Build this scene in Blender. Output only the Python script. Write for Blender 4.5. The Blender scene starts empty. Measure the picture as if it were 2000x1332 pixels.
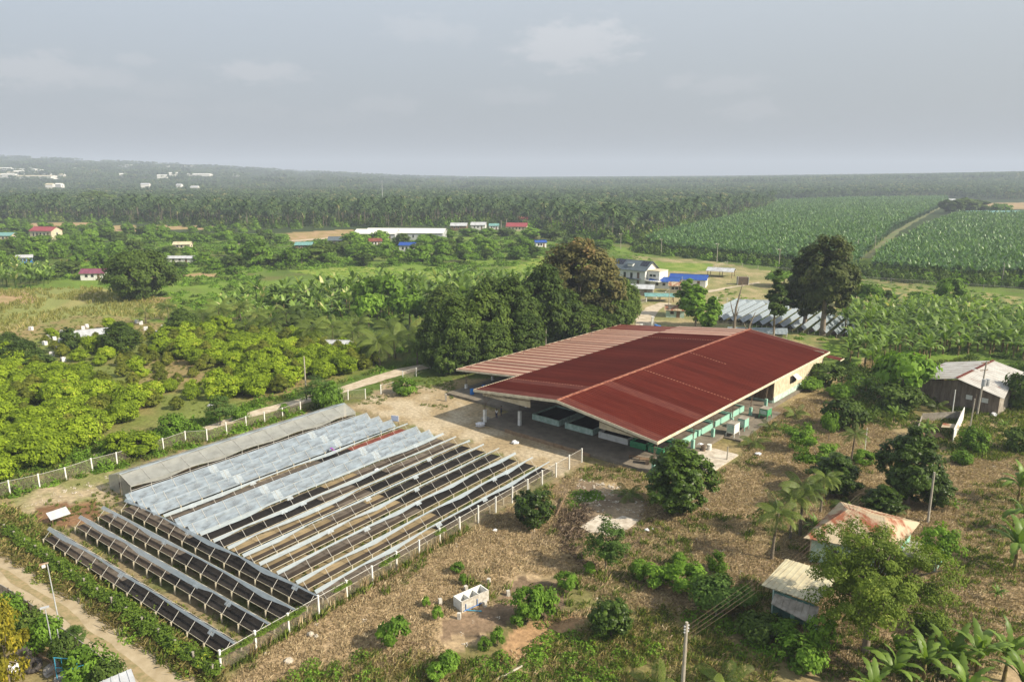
import bpy, math, random
import numpy as np
from mathutils import Vector, Matrix

sc = bpy.context.scene
COL = sc.collection
PI = math.pi

# ------------------------------------------------------------------ camera, world, sun, exposure
FPX, CAM_H = 1440.0, 40.0                      # focal length in photo pixels, drone height in metres
PITCH = math.atan(322.0 / 1440.0)
cam_d = bpy.data.cameras.new('camera'); cam = bpy.data.objects.new('camera', cam_d); COL.objects.link(cam)
cam_d.sensor_width = 36; cam_d.lens = 36 * FPX / 2000; cam_d.clip_start = 0.5; cam_d.clip_end = 30000
cam.location = (0, 0, CAM_H); cam.rotation_euler = (PI / 2 - PITCH, 0, 0)
sc.camera = cam

SUN_AZ = math.atan2(6.48, -2.76)               # clockwise from +Y
SUN_EL = math.radians(36)
SUN_DIR = Vector((math.sin(SUN_AZ) * math.cos(SUN_EL), math.cos(SUN_AZ) * math.cos(SUN_EL), math.sin(SUN_EL)))
sun_d = bpy.data.lights.new('sun', 'SUN'); sun_d.energy = 5.0; sun_d.angle = math.radians(0.6); sun_d.color = (1.0, 0.89, 0.72)
sun = bpy.data.objects.new('sun', sun_d); COL.objects.link(sun)
sun.rotation_euler = SUN_DIR.to_track_quat('Z', 'Y').to_euler(); sun.location = (60, -30, 60)

w = bpy.data.worlds.new('World'); sc.world = w; w.use_nodes = True
nt = w.node_tree; nt.nodes.clear(); N = nt.nodes.new; Lk = nt.links.new
out = N('ShaderNodeOutputWorld'); bg = N('ShaderNodeBackground'); Lk(bg.outputs[0], out.inputs[0])
bg.inputs[1].default_value = 0.096
sky = N('ShaderNodeTexSky'); sky.sky_type = 'NISHITA'; sky.sun_disc = False
sky.sun_elevation = SUN_EL; sky.sun_rotation = SUN_AZ; sky.dust_density = 4.0; sky.air_density = 1.2
tc = N('ShaderNodeTexCoord'); sep = N('ShaderNodeSeparateXYZ'); Lk(tc.outputs['Generated'], sep.inputs[0])
# milky air: the sky is mostly pale haze, a little bluer away from the sun and at the horizon
mixh = N('ShaderNodeMixRGB'); mixh.inputs[0].default_value = 0.80; Lk(sky.outputs[0], mixh.inputs[1])
grad = N('ShaderNodeValToRGB'); grad.color_ramp.elements[0].position = 0.0; grad.color_ramp.elements[1].position = 1.0
grad.color_ramp.elements[0].color = (3.40, 3.72, 4.22, 1); grad.color_ramp.elements[1].color = (3.95, 4.2, 4.35, 1)
dotn = N('ShaderNodeVectorMath'); dotn.operation = 'DOT_PRODUCT'; Lk(tc.outputs['Generated'], dotn.inputs[0]); dotn.inputs[1].default_value = SUN_DIR
mr = N('ShaderNodeMapRange'); mr.inputs[1].default_value = -0.9; mr.inputs[2].default_value = 0.75; Lk(dotn.outputs['Value'], mr.inputs[0])
Lk(mr.outputs[0], grad.inputs[0]); Lk(grad.outputs[0], mixh.inputs[2])
# faint small clouds, each a soft patch in its own direction broken up by noise
mp = N('ShaderNodeMapping'); mp.inputs['Scale'].default_value = (30, 30, 75); Lk(tc.outputs['Generated'], mp.inputs[0])
cn = N('ShaderNodeTexNoise'); cn.inputs['Scale'].default_value = 1.0; cn.inputs['Detail'].default_value = 6; cn.inputs['Roughness'].default_value = 0.62; Lk(mp.outputs[0], cn.inputs[0])
acc = None
for (cu, cv, wu, wv, amp) in ((75, 140, 70, 24, .62), (180, 150, 55, 16, .4), (270, 118, 26, 10, .35), (510, 143, 66, 16, .6), (1110, 85, 95, 34, .75), (1040, 95, 60, 16, .3), (820, 58, 60, 20, .28), (905, 66, 26, 14, .22), (1420, 165, 60, 14, .34), (1330, 158, 26, 12, .34), (1465, 215, 55, 16, .42), (760, 205, 50, 14, .30), (1000, 190, 60, 12, .26), (320, 178, 55, 14, .22), (300, 215, 60, 14, .16), (660, 230, 60, 14, .14), (480, 215, 60, 14, .14), (2300, 120, 90, 26, .4), (-350, 160, 90, 26, .4), (2900, 160, 90, 20, .3), (-1100, 130, 110, 26, .3)):
    v_ = Vector(((cu - 1000) / 1440, math.cos(math.atan(322 / 1440)) + (666 - cv) / 1440 * math.sin(math.atan(322 / 1440)), -math.sin(math.atan(322 / 1440)) + (666 - cv) / 1440 * math.cos(math.atan(322 / 1440))))
    v_.normalize()
    sb = N('ShaderNodeVectorMath'); sb.operation = 'SUBTRACT'; Lk(tc.outputs['Generated'], sb.inputs[0]); sb.inputs[1].default_value = v_
    ml = N('ShaderNodeVectorMath'); ml.operation = 'MULTIPLY'; Lk(sb.outputs[0], ml.inputs[0]); ml.inputs[1].default_value = (1440 / wu, 1440 / wu, 1440 / wv)
    ln = N('ShaderNodeVectorMath'); ln.operation = 'LENGTH'; Lk(ml.outputs[0], ln.inputs[0])
    ad = N('ShaderNodeMath'); ad.operation = 'MULTIPLY_ADD'; Lk(cn.outputs[0], ad.inputs[0]); ad.inputs[1].default_value = -3.0; Lk(ln.outputs['Value'], ad.inputs[2])
    rm = N('ShaderNodeMapRange'); rm.interpolation_type = 'SMOOTHSTEP'; Lk(ad.outputs[0], rm.inputs[0]); rm.inputs[1].default_value = -.95; rm.inputs[2].default_value = .10; rm.inputs[3].default_value = amp * .7; rm.inputs[4].default_value = 0
    if acc is None: acc = rm.outputs[0]
    else: mx_ = N('ShaderNodeMath'); mx_.operation = 'MAXIMUM'; Lk(acc, mx_.inputs[0]); Lk(rm.outputs[0], mx_.inputs[1]); acc = mx_.outputs[0]
mixc = N('ShaderNodeMixRGB'); mixc.inputs[2].default_value = (4.9, 4.95, 5.1, 1); Lk(acc, mixc.inputs[0]); Lk(mixh.outputs[0], mixc.inputs[1])
hr = N('ShaderNodeMapRange'); hr.inputs[1].default_value = 0.0; hr.inputs[2].default_value = 0.45; hr.inputs[3].default_value = .64; hr.inputs[4].default_value = 1.52; Lk(sep.outputs[2], hr.inputs[0])
hz_ = N('ShaderNodeMapRange'); hz_.inputs[1].default_value = 0.42; hz_.inputs[2].default_value = 1.0; hz_.inputs[3].default_value = 1.0; hz_.inputs[4].default_value = .62; Lk(sep.outputs[2], hz_.inputs[0])
hm_ = N('ShaderNodeMath'); hm_.operation = 'MULTIPLY'; Lk(hr.outputs[0], hm_.inputs[0]); Lk(hz_.outputs[0], hm_.inputs[1])   # deeper overhead, as a hazy sky is
gm = N('ShaderNodeVectorMath'); gm.operation = 'SCALE'; Lk(mixc.outputs[0], gm.inputs[0]); Lk(hm_.outputs[0], gm.inputs['Scale']); Lk(gm.outputs[0], bg.inputs[0])

vs = sc.view_settings; vs.view_transform = 'Standard'; vs.look = 'None'; vs.gamma = 1; vs.use_curve_mapping = False; vs.exposure = 0.68
sc.cycles.max_bounces = 6; sc.cycles.diffuse_bounces = 2; sc.cycles.glossy_bounces = 2; sc.cycles.transparent_max_bounces = 10
sc.cycles.transmission_bounces = 3; sc.cycles.volume_bounces = 0; sc.cycles.use_denoising = True; sc.cycles.sample_clamp_indirect = 4
HAZE_DENSITY = 0.00023

# ------------------------------------------------------------------ helpers
cP, sP = math.cos(PITCH), math.sin(PITCH)
_AZ = [-3.0, -.694, -.417, -.278, -.139, 0.0, .278, .556, .694, 3.0]
_HT = [135, 127, 77, 45, 18, 6, 13, 27, 35, 45]
_D0 = [1300, 1300, 1300, 1300, 1400, 1700, 1300, 1150, 1150, 1150]
_D1 = [4200, 4200, 4200, 4200, 4000, 3600, 3000, 2900, 2800, 2800]

def terrain(x, y):
    x = np.asarray(x, float); y = np.asarray(y, float)
    yy = np.maximum(y, 1.0); az = np.clip(x / yy, -3, 3)
    h = np.interp(az, _AZ, _HT); d0 = np.interp(az, _AZ, _D0); d1 = np.interp(az, _AZ, _D1)
    t = np.clip((yy - d0) / (d1 - d0), 0, 1); t = t * t * (3 - 2 * t)
    return np.where(y > 0, h * t, 0.0)

def G(u, v, z=0.0):
    a, b = (u - 1000) / FPX, (666 - v) / FPX
    d = (a, cP + b * sP, -sP + b * cP)
    if d[2] < -1e-4:
        t = (z - CAM_H) / d[2]
        if d[1] * t < 1100: return Vector((d[0] * t, d[1] * t, z))
    t = 1000.0
    while t < 8000:
        x, y, zz = d[0] * t, d[1] * t, CAM_H + d[2] * t
        if zz <= float(terrain(x, y)): return Vector((x, y, float(terrain(x, y))))
        t += 10
    return Vector((d[0] * t, d[1] * t, 0))

def ppm(p):                                    # photo pixels per metre at a world point
    return FPX / (p[1] * cP - (p[2] - CAM_H) * sP)

def height_to(p, vtop):                        # metres above p at which the pixel row vtop is reached
    k = (666 - vtop) / FPX; y = p[1]
    # yc = y*sP + z*cP ; zc = y*cP - z*sP ; yc/zc = k
    z = (k * y * cP - y * sP) / (cP + k * sP)
    return z + CAM_H - p[2]

def link(o, parent=None):
    COL.objects.link(o)
    if parent is not None: o.parent = parent
    return o

def tag(o, label=None, cat=None, group=None, kind=None):
    if label: o['label'] = label
    if cat: o['category'] = cat
    if group: o['group'] = group
    if kind: o['kind'] = kind
    return o

def thing(name, label, cat, loc=(0, 0, 0), rz=0.0, group=None):
    o = bpy.data.objects.new(name, None); o.location = loc; o.rotation_euler = (0, 0, rz)
    o.empty_display_size = 0.3
    return tag(link(o), label, cat, group)

def meshobj(name, me, parent=None, loc=(0, 0, 0), rot=(0, 0, 0), scale=(1, 1, 1)):
    o = bpy.data.objects.new(name, me); o.location = loc; o.rotation_euler = rot; o.scale = scale
    return link(o, parent)

def np_mesh(name, V, F, mats, mi=None, tone=None, smooth=False):
    V = np.asarray(V, np.float32); F = np.asarray(F, np.int32); k = F.shape[1]
    me = bpy.data.meshes.new(name)
    me.vertices.add(len(V)); me.vertices.foreach_set('co', V.ravel())
    me.loops.add(F.size); me.loops.foreach_set('vertex_index', F.ravel())
    me.polygons.add(len(F)); me.polygons.foreach_set('loop_start', np.arange(0, F.size, k, dtype=np.int32))
    if mi is not None: me.polygons.foreach_set('material_index', np.asarray(mi, np.int32))
    if smooth: me.polygons.foreach_set('use_smooth', np.ones(len(F), bool))
    for m in mats: me.materials.append(m)
    if tone is not None:
        a = me.attributes.new('tone', 'FLOAT', 'POINT'); a.data.foreach_set('value', np.asarray(tone, np.float32))
    me.update(calc_edges=True)
    return me

class MB:
    """collects simple solids into one mesh"""
    def __init__(s): s.v = []; s.f = []; s.m = []
    def face(s, pts, m=0):
        i = len(s.v); s.v += [tuple(p) for p in pts]; s.f.append(tuple(range(i, i + len(pts)))); s.m.append(m); return s
    def box(s, x0, x1, y0, y1, z0, z1, m=0):
        i = len(s.v)
        s.v += [(x0, y0, z0), (x1, y0, z0), (x1, y1, z0), (x0, y1, z0), (x0, y0, z1), (x1, y0, z1), (x1, y1, z1), (x0, y1, z1)]
        for f in ((0, 3, 2, 1), (4, 5, 6, 7), (0, 1, 5, 4), (1, 2, 6, 5), (2, 3, 7, 6), (3, 0, 4, 7)):
            s.f.append(tuple(i + k for k in f)); s.m.append(m)
        return s
    def tube(s, a, b, r0, r1=None, n=6, m=0, cap=True):
        a = Vector(a); b = Vector(b); r1 = r0 if r1 is None else r1
        d = (b - a).normalized(); q = d.to_track_quat('Z', 'Y'); i = len(s.v)
        for p, r in ((a, r0), (b, r1)):
            for k in range(n):
                t = 2 * PI * k / n; s.v.append(tuple(p + q @ Vector((math.cos(t) * r, math.sin(t) * r, 0))))
        for k in range(n): s.f.append((i + k, i + (k + 1) % n, i + n + (k + 1) % n, i + n + k)); s.m.append(m)
        if cap: s.f.append(tuple(i + n + k for k in range(n))); s.m.append(m); s.f.append(tuple(i + n - 1 - k for k in range(n))); s.m.append(m)
        return s
    def path(s, pts, radii, n=6, m=0):
        for k in range(len(pts) - 1): s.tube(pts[k], pts[k + 1], radii[k], radii[k + 1], n, m, cap=(k == len(pts) - 2))
        return s
    def slab(s, top, th, m=0):                 # polygon prism hanging below its top outline
        n = len(top); i = len(s.v)
        s.v += [tuple(p) for p in top] + [(p[0], p[1], p[2] - th) for p in top]
        s.f.append(tuple(range(i, i + n))); s.m.append(m); s.f.append(tuple(i + 2 * n - 1 - k for k in range(n))); s.m.append(m)
        for k in range(n): s.f.append((i + k, i + n + k, i + n + (k + 1) % n, i + (k + 1) % n)); s.m.append(m)
        return s
    def me(s, name, mats, smooth=False):
        me = bpy.data.meshes.new(name); me.from_pydata(s.v, [], s.f)
        mats = mats if isinstance(mats, (list, tuple)) else [mats]
        for m in mats: me.materials.append(m)
        me.polygons.foreach_set('material_index', np.array(s.m, np.int32))
        if smooth: me.polygons.foreach_set('use_smooth', np.ones(len(s.f), bool))
        me.update(); return me
    def obj(s, name, mats, parent=None, smooth=False, **k): return meshobj(name, s.me(name, mats, smooth), parent, **k)

def mat(name, col, col2=None, rough=0.85, scale=1.0, spec=0.25, lo=0.4, hi=0.6, detail=6, stretch=None, bump=0.0, metal=0.0, ramp=None, rnd=0.0):
    m = bpy.data.materials.new(name); m.use_nodes = True; t = m.node_tree; b = t.nodes['Principled BSDF']
    b.inputs['Roughness'].default_value = rough; b.inputs['Specular IOR Level'].default_value = spec; b.inputs['Metallic'].default_value = metal
    col2 = col2 or tuple(c * 0.72 for c in col)
    co = t.nodes.new('ShaderNodeTexCoord'); ns = t.nodes.new('ShaderNodeTexNoise'); rp = t.nodes.new('ShaderNodeValToRGB')
    ns.inputs['Scale'].default_value = scale; ns.inputs['Detail'].default_value = detail; ns.inputs['Roughness'].default_value = 0.62
    mpn = t.nodes.new('ShaderNodeMapping'); t.links.new(co.outputs['Object'], mpn.inputs[0]); t.links.new(mpn.outputs[0], ns.inputs[0])
    if stretch: mpn.inputs['Scale'].default_value = stretch
    rp.color_ramp.elements[0].position = lo; rp.color_ramp.elements[1].position = hi
    rp.color_ramp.elements[0].color = (*col, 1); rp.color_ramp.elements[1].color = (*col2, 1)
    if ramp:
        for p, c in ramp: e = rp.color_ramp.elements.new(p); e.color = (*c, 1)
    t.links.new(ns.outputs[0], rp.inputs[0]); t.links.new(rp.outputs[0], b.inputs['Base Color'])
    if rnd:                                     # each sheet or board a little lighter or darker than the next
        oi = t.nodes.new('ShaderNodeObjectInfo'); r2 = t.nodes.new('ShaderNodeMapRange'); r2.inputs[3].default_value = 1 - rnd; r2.inputs[4].default_value = 1 + rnd
        vm = t.nodes.new('ShaderNodeVectorMath'); vm.operation = 'SCALE'; t.links.new(oi.outputs['Random'], r2.inputs[0]); t.links.new(rp.outputs[0], vm.inputs[0]); t.links.new(r2.outputs[0], vm.inputs['Scale']); t.links.new(vm.outputs[0], b.inputs['Base Color'])
    if bump:
        bp = t.nodes.new('ShaderNodeBump'); bp.inputs['Strength'].default_value = 0.8; bp.inputs['Distance'].default_value = bump
        t.links.new(ns.outputs[0], bp.inputs['Height']); t.links.new(bp.outputs[0], b.inputs['Normal'])
    return m

def leafmat(name, a, b_, c=None, trans=0.35, rough=0.6, spec=0.12):
    """leaf colour runs over a..b_..c with each leaf's own tone and each plant's own random number"""
    m = bpy.data.materials.new(name); m.use_nodes = True; t = m.node_tree; b = t.nodes['Principled BSDF']
    b.inputs['Roughness'].default_value = rough; b.inputs['Specular IOR Level'].default_value = spec
    at = t.nodes.new('ShaderNodeAttribute'); at.attribute_name = 'tone'
    oi = t.nodes.new('ShaderNodeObjectInfo')
    mm = t.nodes.new('ShaderNodeMath'); mm.operation = 'MULTIPLY_ADD'; mm.inputs[1].default_value = 0.36
    t.links.new(oi.outputs['Random'], mm.inputs[0])
    m2 = t.nodes.new('ShaderNodeMath'); m2.operation = 'MULTIPLY_ADD'; m2.inputs[1].default_value = 0.80
    t.links.new(at.outputs['Fac'], m2.inputs[0]); t.links.new(mm.outputs[0], m2.inputs[2]); mm.inputs[2].default_value = -0.08
    rp = t.nodes.new('ShaderNodeValToRGB'); t.links.new(m2.outputs[0], rp.inputs[0])
    rp.color_ramp.elements[0].position = 0.1; rp.color_ramp.elements[1].position = 0.85
    rp.color_ramp.elements[0].color = (*a, 1); rp.color_ramp.elements[1].color = (*b_, 1)
    if c: e = rp.color_ramp.elements.new(0.985); e.color = (*c, 1)
    t.links.new(rp.outputs[0], b.inputs['Base Color'])
    tr = t.nodes.new('ShaderNodeBsdfTranslucent'); mx = t.nodes.new('ShaderNodeMixShader'); mx.inputs[0].default_value = trans
    br = t.nodes.new('ShaderNodeMixRGB'); br.blend_type = 'MULTIPLY'; br.inputs[0].default_value = 1; br.inputs[2].default_value = (1.5, 1.6, 0.7, 1)
    t.links.new(rp.outputs[0], br.inputs[1]); t.links.new(br.outputs[0], tr.inputs[0])
    t.links.new(b.outputs[0], mx.inputs[1]); t.links.new(tr.outputs[0], mx.inputs[2])
    t.links.new(mx.outputs[0], t.nodes['Material Output'].inputs[0])
    return m

def veil(name, col, alpha, rough=0.35, scale=0.8, var=0.15, spec=0.5, stretch=None):
    """thin film or wire net: a mostly clear sheet whose density varies a little"""
    m = bpy.data.materials.new(name); m.use_nodes = True; t = m.node_tree; b = t.nodes['Principled BSDF']
    b.inputs['Base Color'].default_value = (*col, 1); b.inputs['Roughness'].default_value = rough; b.inputs['Specular IOR Level'].default_value = spec
    tr = t.nodes.new('ShaderNodeBsdfTransparent'); mx = t.nodes.new('ShaderNodeMixShader')
    co = t.nodes.new('ShaderNodeTexCoord'); ns = t.nodes.new('ShaderNodeTexNoise'); ns.inputs['Scale'].default_value = scale; ns.inputs['Detail'].default_value = 5
    mpn = t.nodes.new('ShaderNodeMapping'); t.links.new(co.outputs['Object'], mpn.inputs[0]); t.links.new(mpn.outputs[0], ns.inputs[0])
    if stretch: mpn.inputs['Scale'].default_value = stretch
    r = t.nodes.new('ShaderNodeMapRange'); r.inputs[1].default_value = 0.3; r.inputs[2].default_value = 0.7
    r.inputs[3].default_value = max(0, alpha - var); r.inputs[4].default_value = min(1, alpha + var)
    t.links.new(ns.outputs[0], r.inputs[0]); t.links.new(r.outputs[0], mx.inputs[0])
    t.links.new(tr.outputs[0], mx.inputs[1]); t.links.new(b.outputs[0], mx.inputs[2]); t.links.new(mx.outputs[0], t.nodes['Material Output'].inputs[0])
    return m

# numpy value noise
def vnoise(x, y, seed=0):
    xi = np.floor(x).astype(np.int64); yi = np.floor(y).astype(np.int64); fx = x - xi; fy = y - yi
    fx = fx * fx * (3 - 2 * fx); fy = fy * fy * (3 - 2 * fy)
    def h(a, b):
        n = (a * 374761393 + b * 668265263 + seed * 1442695041) & 0x7fffffff
        n = ((n ^ (n >> 13)) * 1274126177) & 0x7fffffff
        return ((n ^ (n >> 16)) & 0xffff) / 65535.0
    return (h(xi, yi) * (1 - fx) + h(xi + 1, yi) * fx) * (1 - fy) + (h(xi, yi + 1) * (1 - fx) + h(xi + 1, yi + 1) * fx) * fy
def fbm(x, y, s, oct=4, seed=0):
    r = 0; a = 0.5; x = x / s; y = y / s
    for k in range(oct): r = r + a * vnoise(x, y, seed + k * 17); x = x * 2.03 + 11; y = y * 2.03 + 5; a *= 0.5
    return r / (1 - 0.5 ** oct)
def inpoly(x, y, poly):
    x = np.asarray(x); y = np.asarray(y); c = np.zeros(x.shape, bool); n = len(poly)
    for i in range(n):
        x1, y1 = poly[i][0], poly[i][1]; x2, y2 = poly[(i + 1) % n][0], poly[(i + 1) % n][1]
        if y1 == y2: continue
        cond = ((y1 > y) != (y2 > y)) & (x < (x2 - x1) * (y - y1) / (y2 - y1) + x1); c ^= cond
    return c
def W(pix): return [tuple(G(u, v))[:2] for u, v in pix]

def spread(poly, spacing, rng, jitter=0.4, keep=1.0, holes=()):
    """points about `spacing` apart on a jittered grid inside a ground polygon"""
    xs = [p[0] for p in poly]; ys = [p[1] for p in poly]
    gx, gy = np.meshgrid(np.arange(min(xs), max(xs), spacing), np.arange(min(ys), max(ys), spacing))
    gx = gx.ravel(); gy = gy.ravel(); gx = gx + rng.uniform(-jitter, jitter, gx.shape) * spacing; gy = gy + rng.uniform(-jitter, jitter, gy.shape) * spacing
    k = inpoly(gx, gy, poly) & (rng.random(gx.shape) < keep)
    for h in holes: k &= ~inpoly(gx, gy, h)
    return np.stack([gx[k], gy[k]], 1)

# instanced scatter for what nobody could count
def scatter(name, pts, scl, meshes, label, cat, rng, zoff=0.0, follow=True, tilt=0.0, split_weights=None):
    pts = np.asarray(pts, float); n = len(pts)
    z = terrain(pts[:, 0], pts[:, 1]) + zoff if follow else np.full(n, zoff)
    me = bpy.data.meshes.new(name); me.vertices.add(n)
    me.vertices.foreach_set('co', np.column_stack([pts, z]).astype(np.float32).ravel())
    def att(nm, typ, val):
        a = me.attributes.new(nm, typ, 'POINT'); a.data.foreach_set('value' if typ != 'FLOAT_VECTOR' else 'vector', val)
    att('rot', 'FLOAT_VECTOR', np.column_stack([rng.uniform(-tilt, tilt, n), rng.uniform(-tilt, tilt, n), rng.uniform(0, 2 * PI, n)]).astype(np.float32).ravel())
    att('scl', 'FLOAT', np.asarray(scl, np.float32)); att('idx', 'INT', rng.choice(len(meshes), n, p=split_weights).astype(np.int32))
    col = bpy.data.collections.new(name + '_source')
    for k, m in enumerate(meshes): col.objects.link(bpy.data.objects.new('%s_source_%02d' % (name, k), m))
    ng = bpy.data.node_groups.new(name, 'GeometryNodeTree')
    ng.interface.new_socket('Geometry', in_out='INPUT', socket_type='NodeSocketGeometry'); ng.interface.new_socket('Geometry', in_out='OUTPUT', socket_type='NodeSocketGeometry')
    a = ng.nodes.new
    gi = a('NodeGroupInput'); go = a('NodeGroupOutput'); iop = a('GeometryNodeInstanceOnPoints'); ci = a('GeometryNodeCollectionInfo')
    ci.inputs['Collection'].default_value = col; ci.inputs['Separate Children'].default_value = True; ci.inputs['Reset Children'].default_value = True
    iop.inputs['Pick Instance'].default_value = True
    def named(nm, typ):
        q = a('GeometryNodeInputNamedAttribute'); q.data_type = typ; q.inputs['Name'].default_value = nm; return q.outputs[0]
    ng.links.new(gi.outputs[0], iop.inputs['Points']); ng.links.new(ci.outputs[0], iop.inputs['Instance'])
    ng.links.new(named('idx', 'INT'), iop.inputs['Instance Index']); ng.links.new(named('rot', 'FLOAT_VECTOR'), iop.inputs['Rotation'])
    ng.links.new(named('scl', 'FLOAT'), iop.inputs['Scale']); ng.links.new(iop.outputs[0], go.inputs[0])
    o = bpy.data.objects.new(name, me); link(o); md = o.modifiers.new('scatter', 'NODES'); md.node_group = ng
    tag(o, label, cat, kind='stuff'); return o

# ------------------------------------------------------------------ materials
M = {}
M['concrete'] = mat('concrete', (0.50, 0.48, 0.43), (0.34, 0.31, 0.26), scale=2.5)
M['old_concrete'] = mat('old_concrete', (0.36, 0.33, 0.28), (0.17, 0.15, 0.12), scale=1.2, lo=0.35, hi=0.68)
M['pole'] = mat('pole_concrete', (0.40, 0.37, 0.31), (0.30, 0.27, 0.22), scale=1.0)
M['white'] = mat('white_paint', (0.66, 0.66, 0.62), (0.46, 0.45, 0.40), scale=1.5, lo=0.5, hi=0.8)
M['cream'] = mat('cream_paint', (0.56, 0.50, 0.36), (0.44, 0.38, 0.27), scale=1.2)
M['fascia'] = mat('cream_fascia', (0.66, 0.60, 0.44), (0.5, 0.44, 0.32), scale=1.0)
M['mint'] = mat('mint_paint', (0.24, 0.48, 0.38), (0.36, 0.50, 0.42), scale=1.5, lo=0.45, hi=0.75)
M['pale_mint'] = mat('pale_mint_paint', (0.50, 0.62, 0.55), (0.32, 0.46, 0.38), scale=1.5)
M['dark_mint'] = mat('dark_mint_wall', (0.10, 0.20, 0.17), (0.06, 0.11, 0.09), scale=1.5)  # much darker mint than the other wall of the hut
M['green_paint'] = mat('green_paint', (0.07, 0.33, 0.15), (0.05, 0.22, 0.10), scale=2)
M['red_roof'] = mat('red_roof_paint', (0.070, 0.011, 0.007), (0.095, 0.018, 0.011), rough=0.9, scale=0.9, spec=0.04, lo=0.35, hi=0.66, stretch=(1, 0.25, 1), ramp=[(0.73, (0.16, 0.042, 0.020))], rnd=.16)
M['rust_roof'] = mat('rust_streaked_roof_paint', (0.088, 0.015, 0.009), (0.150, 0.040, 0.021), rough=0.75, scale=1.4, lo=0.4, hi=0.75, stretch=(1, 0.3, 1), rnd=.08)
M['pale_roof'] = mat('pale_pink_roof_paint', (0.36, 0.25, 0.185), (0.25, 0.125, 0.085), rough=0.6, scale=0.5, lo=0.42, hi=0.70, stretch=(1, .4, 1), rnd=.18)  # lighter pink for the rib tops of the striped sheets
M['faded_red'] = mat('faded_red_roof_paint', (0.14, 0.040, 0.028), (0.19, 0.070, 0.048), rough=0.7, scale=0.5, rnd=.2)
M['ridge'] = mat('ridge_cap_rust', (0.17, 0.045, 0.026), (0.30, 0.13, 0.075), rough=0.6, scale=2.5, lo=0.45, hi=0.6)
M['steel'] = mat('dark_steel', (0.09, 0.075, 0.06), (0.16, 0.11, 0.07), scale=3)
M['galv'] = mat('galvanised_sheet', (0.46, 0.48, 0.50), (0.34, 0.35, 0.36), rough=0.5, scale=0.6, spec=0.5)
M['galv_rust'] = mat('rusting_sheet', (0.42, 0.35, 0.24), (0.24, 0.085, 0.042), rough=0.7, scale=0.8, lo=0.46, hi=0.60, stretch=(1, 0.35, 1))
M['grey_roof'] = mat('weathered_grey_sheet', (0.47, 0.46, 0.43), (0.36, 0.34, 0.31), rough=0.55, scale=0.5, lo=0.4, hi=0.62, ramp=[(0.72, (0.22, 0.08, 0.05))])
M['beige_roof'] = mat('beige_sheet', (0.52, 0.48, 0.33), (0.42, 0.37, 0.25), rough=0.55, scale=0.8)
M['blue_roof'] = mat('blue_roof_paint', (0.015, 0.055, 0.30), (0.02, 0.08, 0.26), rough=0.45, scale=1)
M['blue'] = mat('blue_plastic', (0.02, 0.16, 0.50), rough=0.4)
M['sky_blue'] = mat('turquoise_blue_paint', (0.05, 0.36, 0.55), (0.05, 0.28, 0.42), rough=0.5)
M['cyan_roof'] = mat('teal_roof_paint', (0.16, 0.33, 0.31), rough=0.5)
M['pink_roof'] = mat('pink_roof_paint', (0.30, 0.065, 0.075), rough=0.5)
M['purple_roof'] = mat('purple_roof_paint', (0.21, 0.07, 0.11), rough=0.5)
M['dark_grey_roof'] = mat('slate_grey_roof', (0.10, 0.13, 0.15), rough=0.5)
M['solar'] = mat('solar_glass', (0.012, 0.015, 0.03), rough=0.15, spec=0.6)
M['glass'] = mat('window_glass', (0.03, 0.035, 0.04), rough=0.1, spec=0.6)
M['dark'] = mat('painted_inside_dark', (0.02, 0.018, 0.015), rough=0.9)  # near-black colour in place of the shade inside
M['wood'] = mat('weathered_wood', (0.22, 0.15, 0.09), (0.12, 0.08, 0.05), scale=2, stretch=(1, 1, 0.2))
M['grey_board'] = mat('greyed_wall_board', (0.24, 0.19, 0.15), (0.15, 0.115, 0.085), scale=2, stretch=(1, 1, .2), rnd=.15)
M['post'] = mat('pale_frame_post', (0.50, 0.46, 0.36), (0.36, 0.32, 0.23), scale=2.5, spec=0.05)
M['pipe'] = mat('white_pipe', (0.50, 0.49, 0.45), rough=0.5)
M['beans'] = mat('dark_drying_beans', (0.012, 0.011, 0.010), (0.034, 0.030, 0.027), rough=0.75, scale=1.3, lo=0.35, hi=0.7, stretch=(0.35, 1.6, 1), rnd=.22, spec=0.05)
M['beans_brown'] = mat('brown_drying_beans', (0.070, 0.055, 0.042), (0.034, 0.028, 0.023), rough=0.8, scale=1.6, lo=0.35, hi=0.7, stretch=(0.3, 2.2, 1), rnd=.22, spec=0.05)
M['beans_red'] = mat('red_drying_beans', (0.20, 0.055, 0.035), (0.13, 0.035, 0.02), rough=0.8, scale=1.2)
M['mat_tan'] = mat('bare_drying_mat', (0.27, 0.205, 0.115), (0.19, 0.15, 0.09), rough=0.9, scale=2.0, stretch=(0.4, 1.5, 1), rnd=.22, spec=0.05)
M['mat_grey'] = mat('grey_brown_drying_mat', (0.145, 0.122, 0.098), (0.085, 0.07, 0.055), rough=0.9, scale=2.0, stretch=(0.3, 1.5, 1), rnd=.22, spec=0.05)
M['film'] = veil('clear_plastic_film', (0.27, 0.335, 0.40), 0.56, rough=0.4, scale=1.6, var=0.20, stretch=(0.5, 1.5, 1))
M['film_white'] = veil('gathered_plastic_film', (0.30, 0.355, 0.39), 0.74, rough=0.35, scale=2.5, var=0.12, stretch=(0.4, 3, 1))
M['film_thin'] = veil('thin_plastic_film', (0.58, 0.63, 0.68), 0.15, rough=0.25, scale=2, var=0.13, stretch=(0.25, 4, 1))
M['film_thin2'] = veil('doubled_plastic_film', (0.42, 0.48, 0.52), 0.5, rough=0.3, scale=4, var=0.2)
M['film_house'] = veil('dusty_tunnel_film', (0.30, 0.31, 0.29), 0.70, rough=0.4, scale=1.0, var=0.10)
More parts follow.
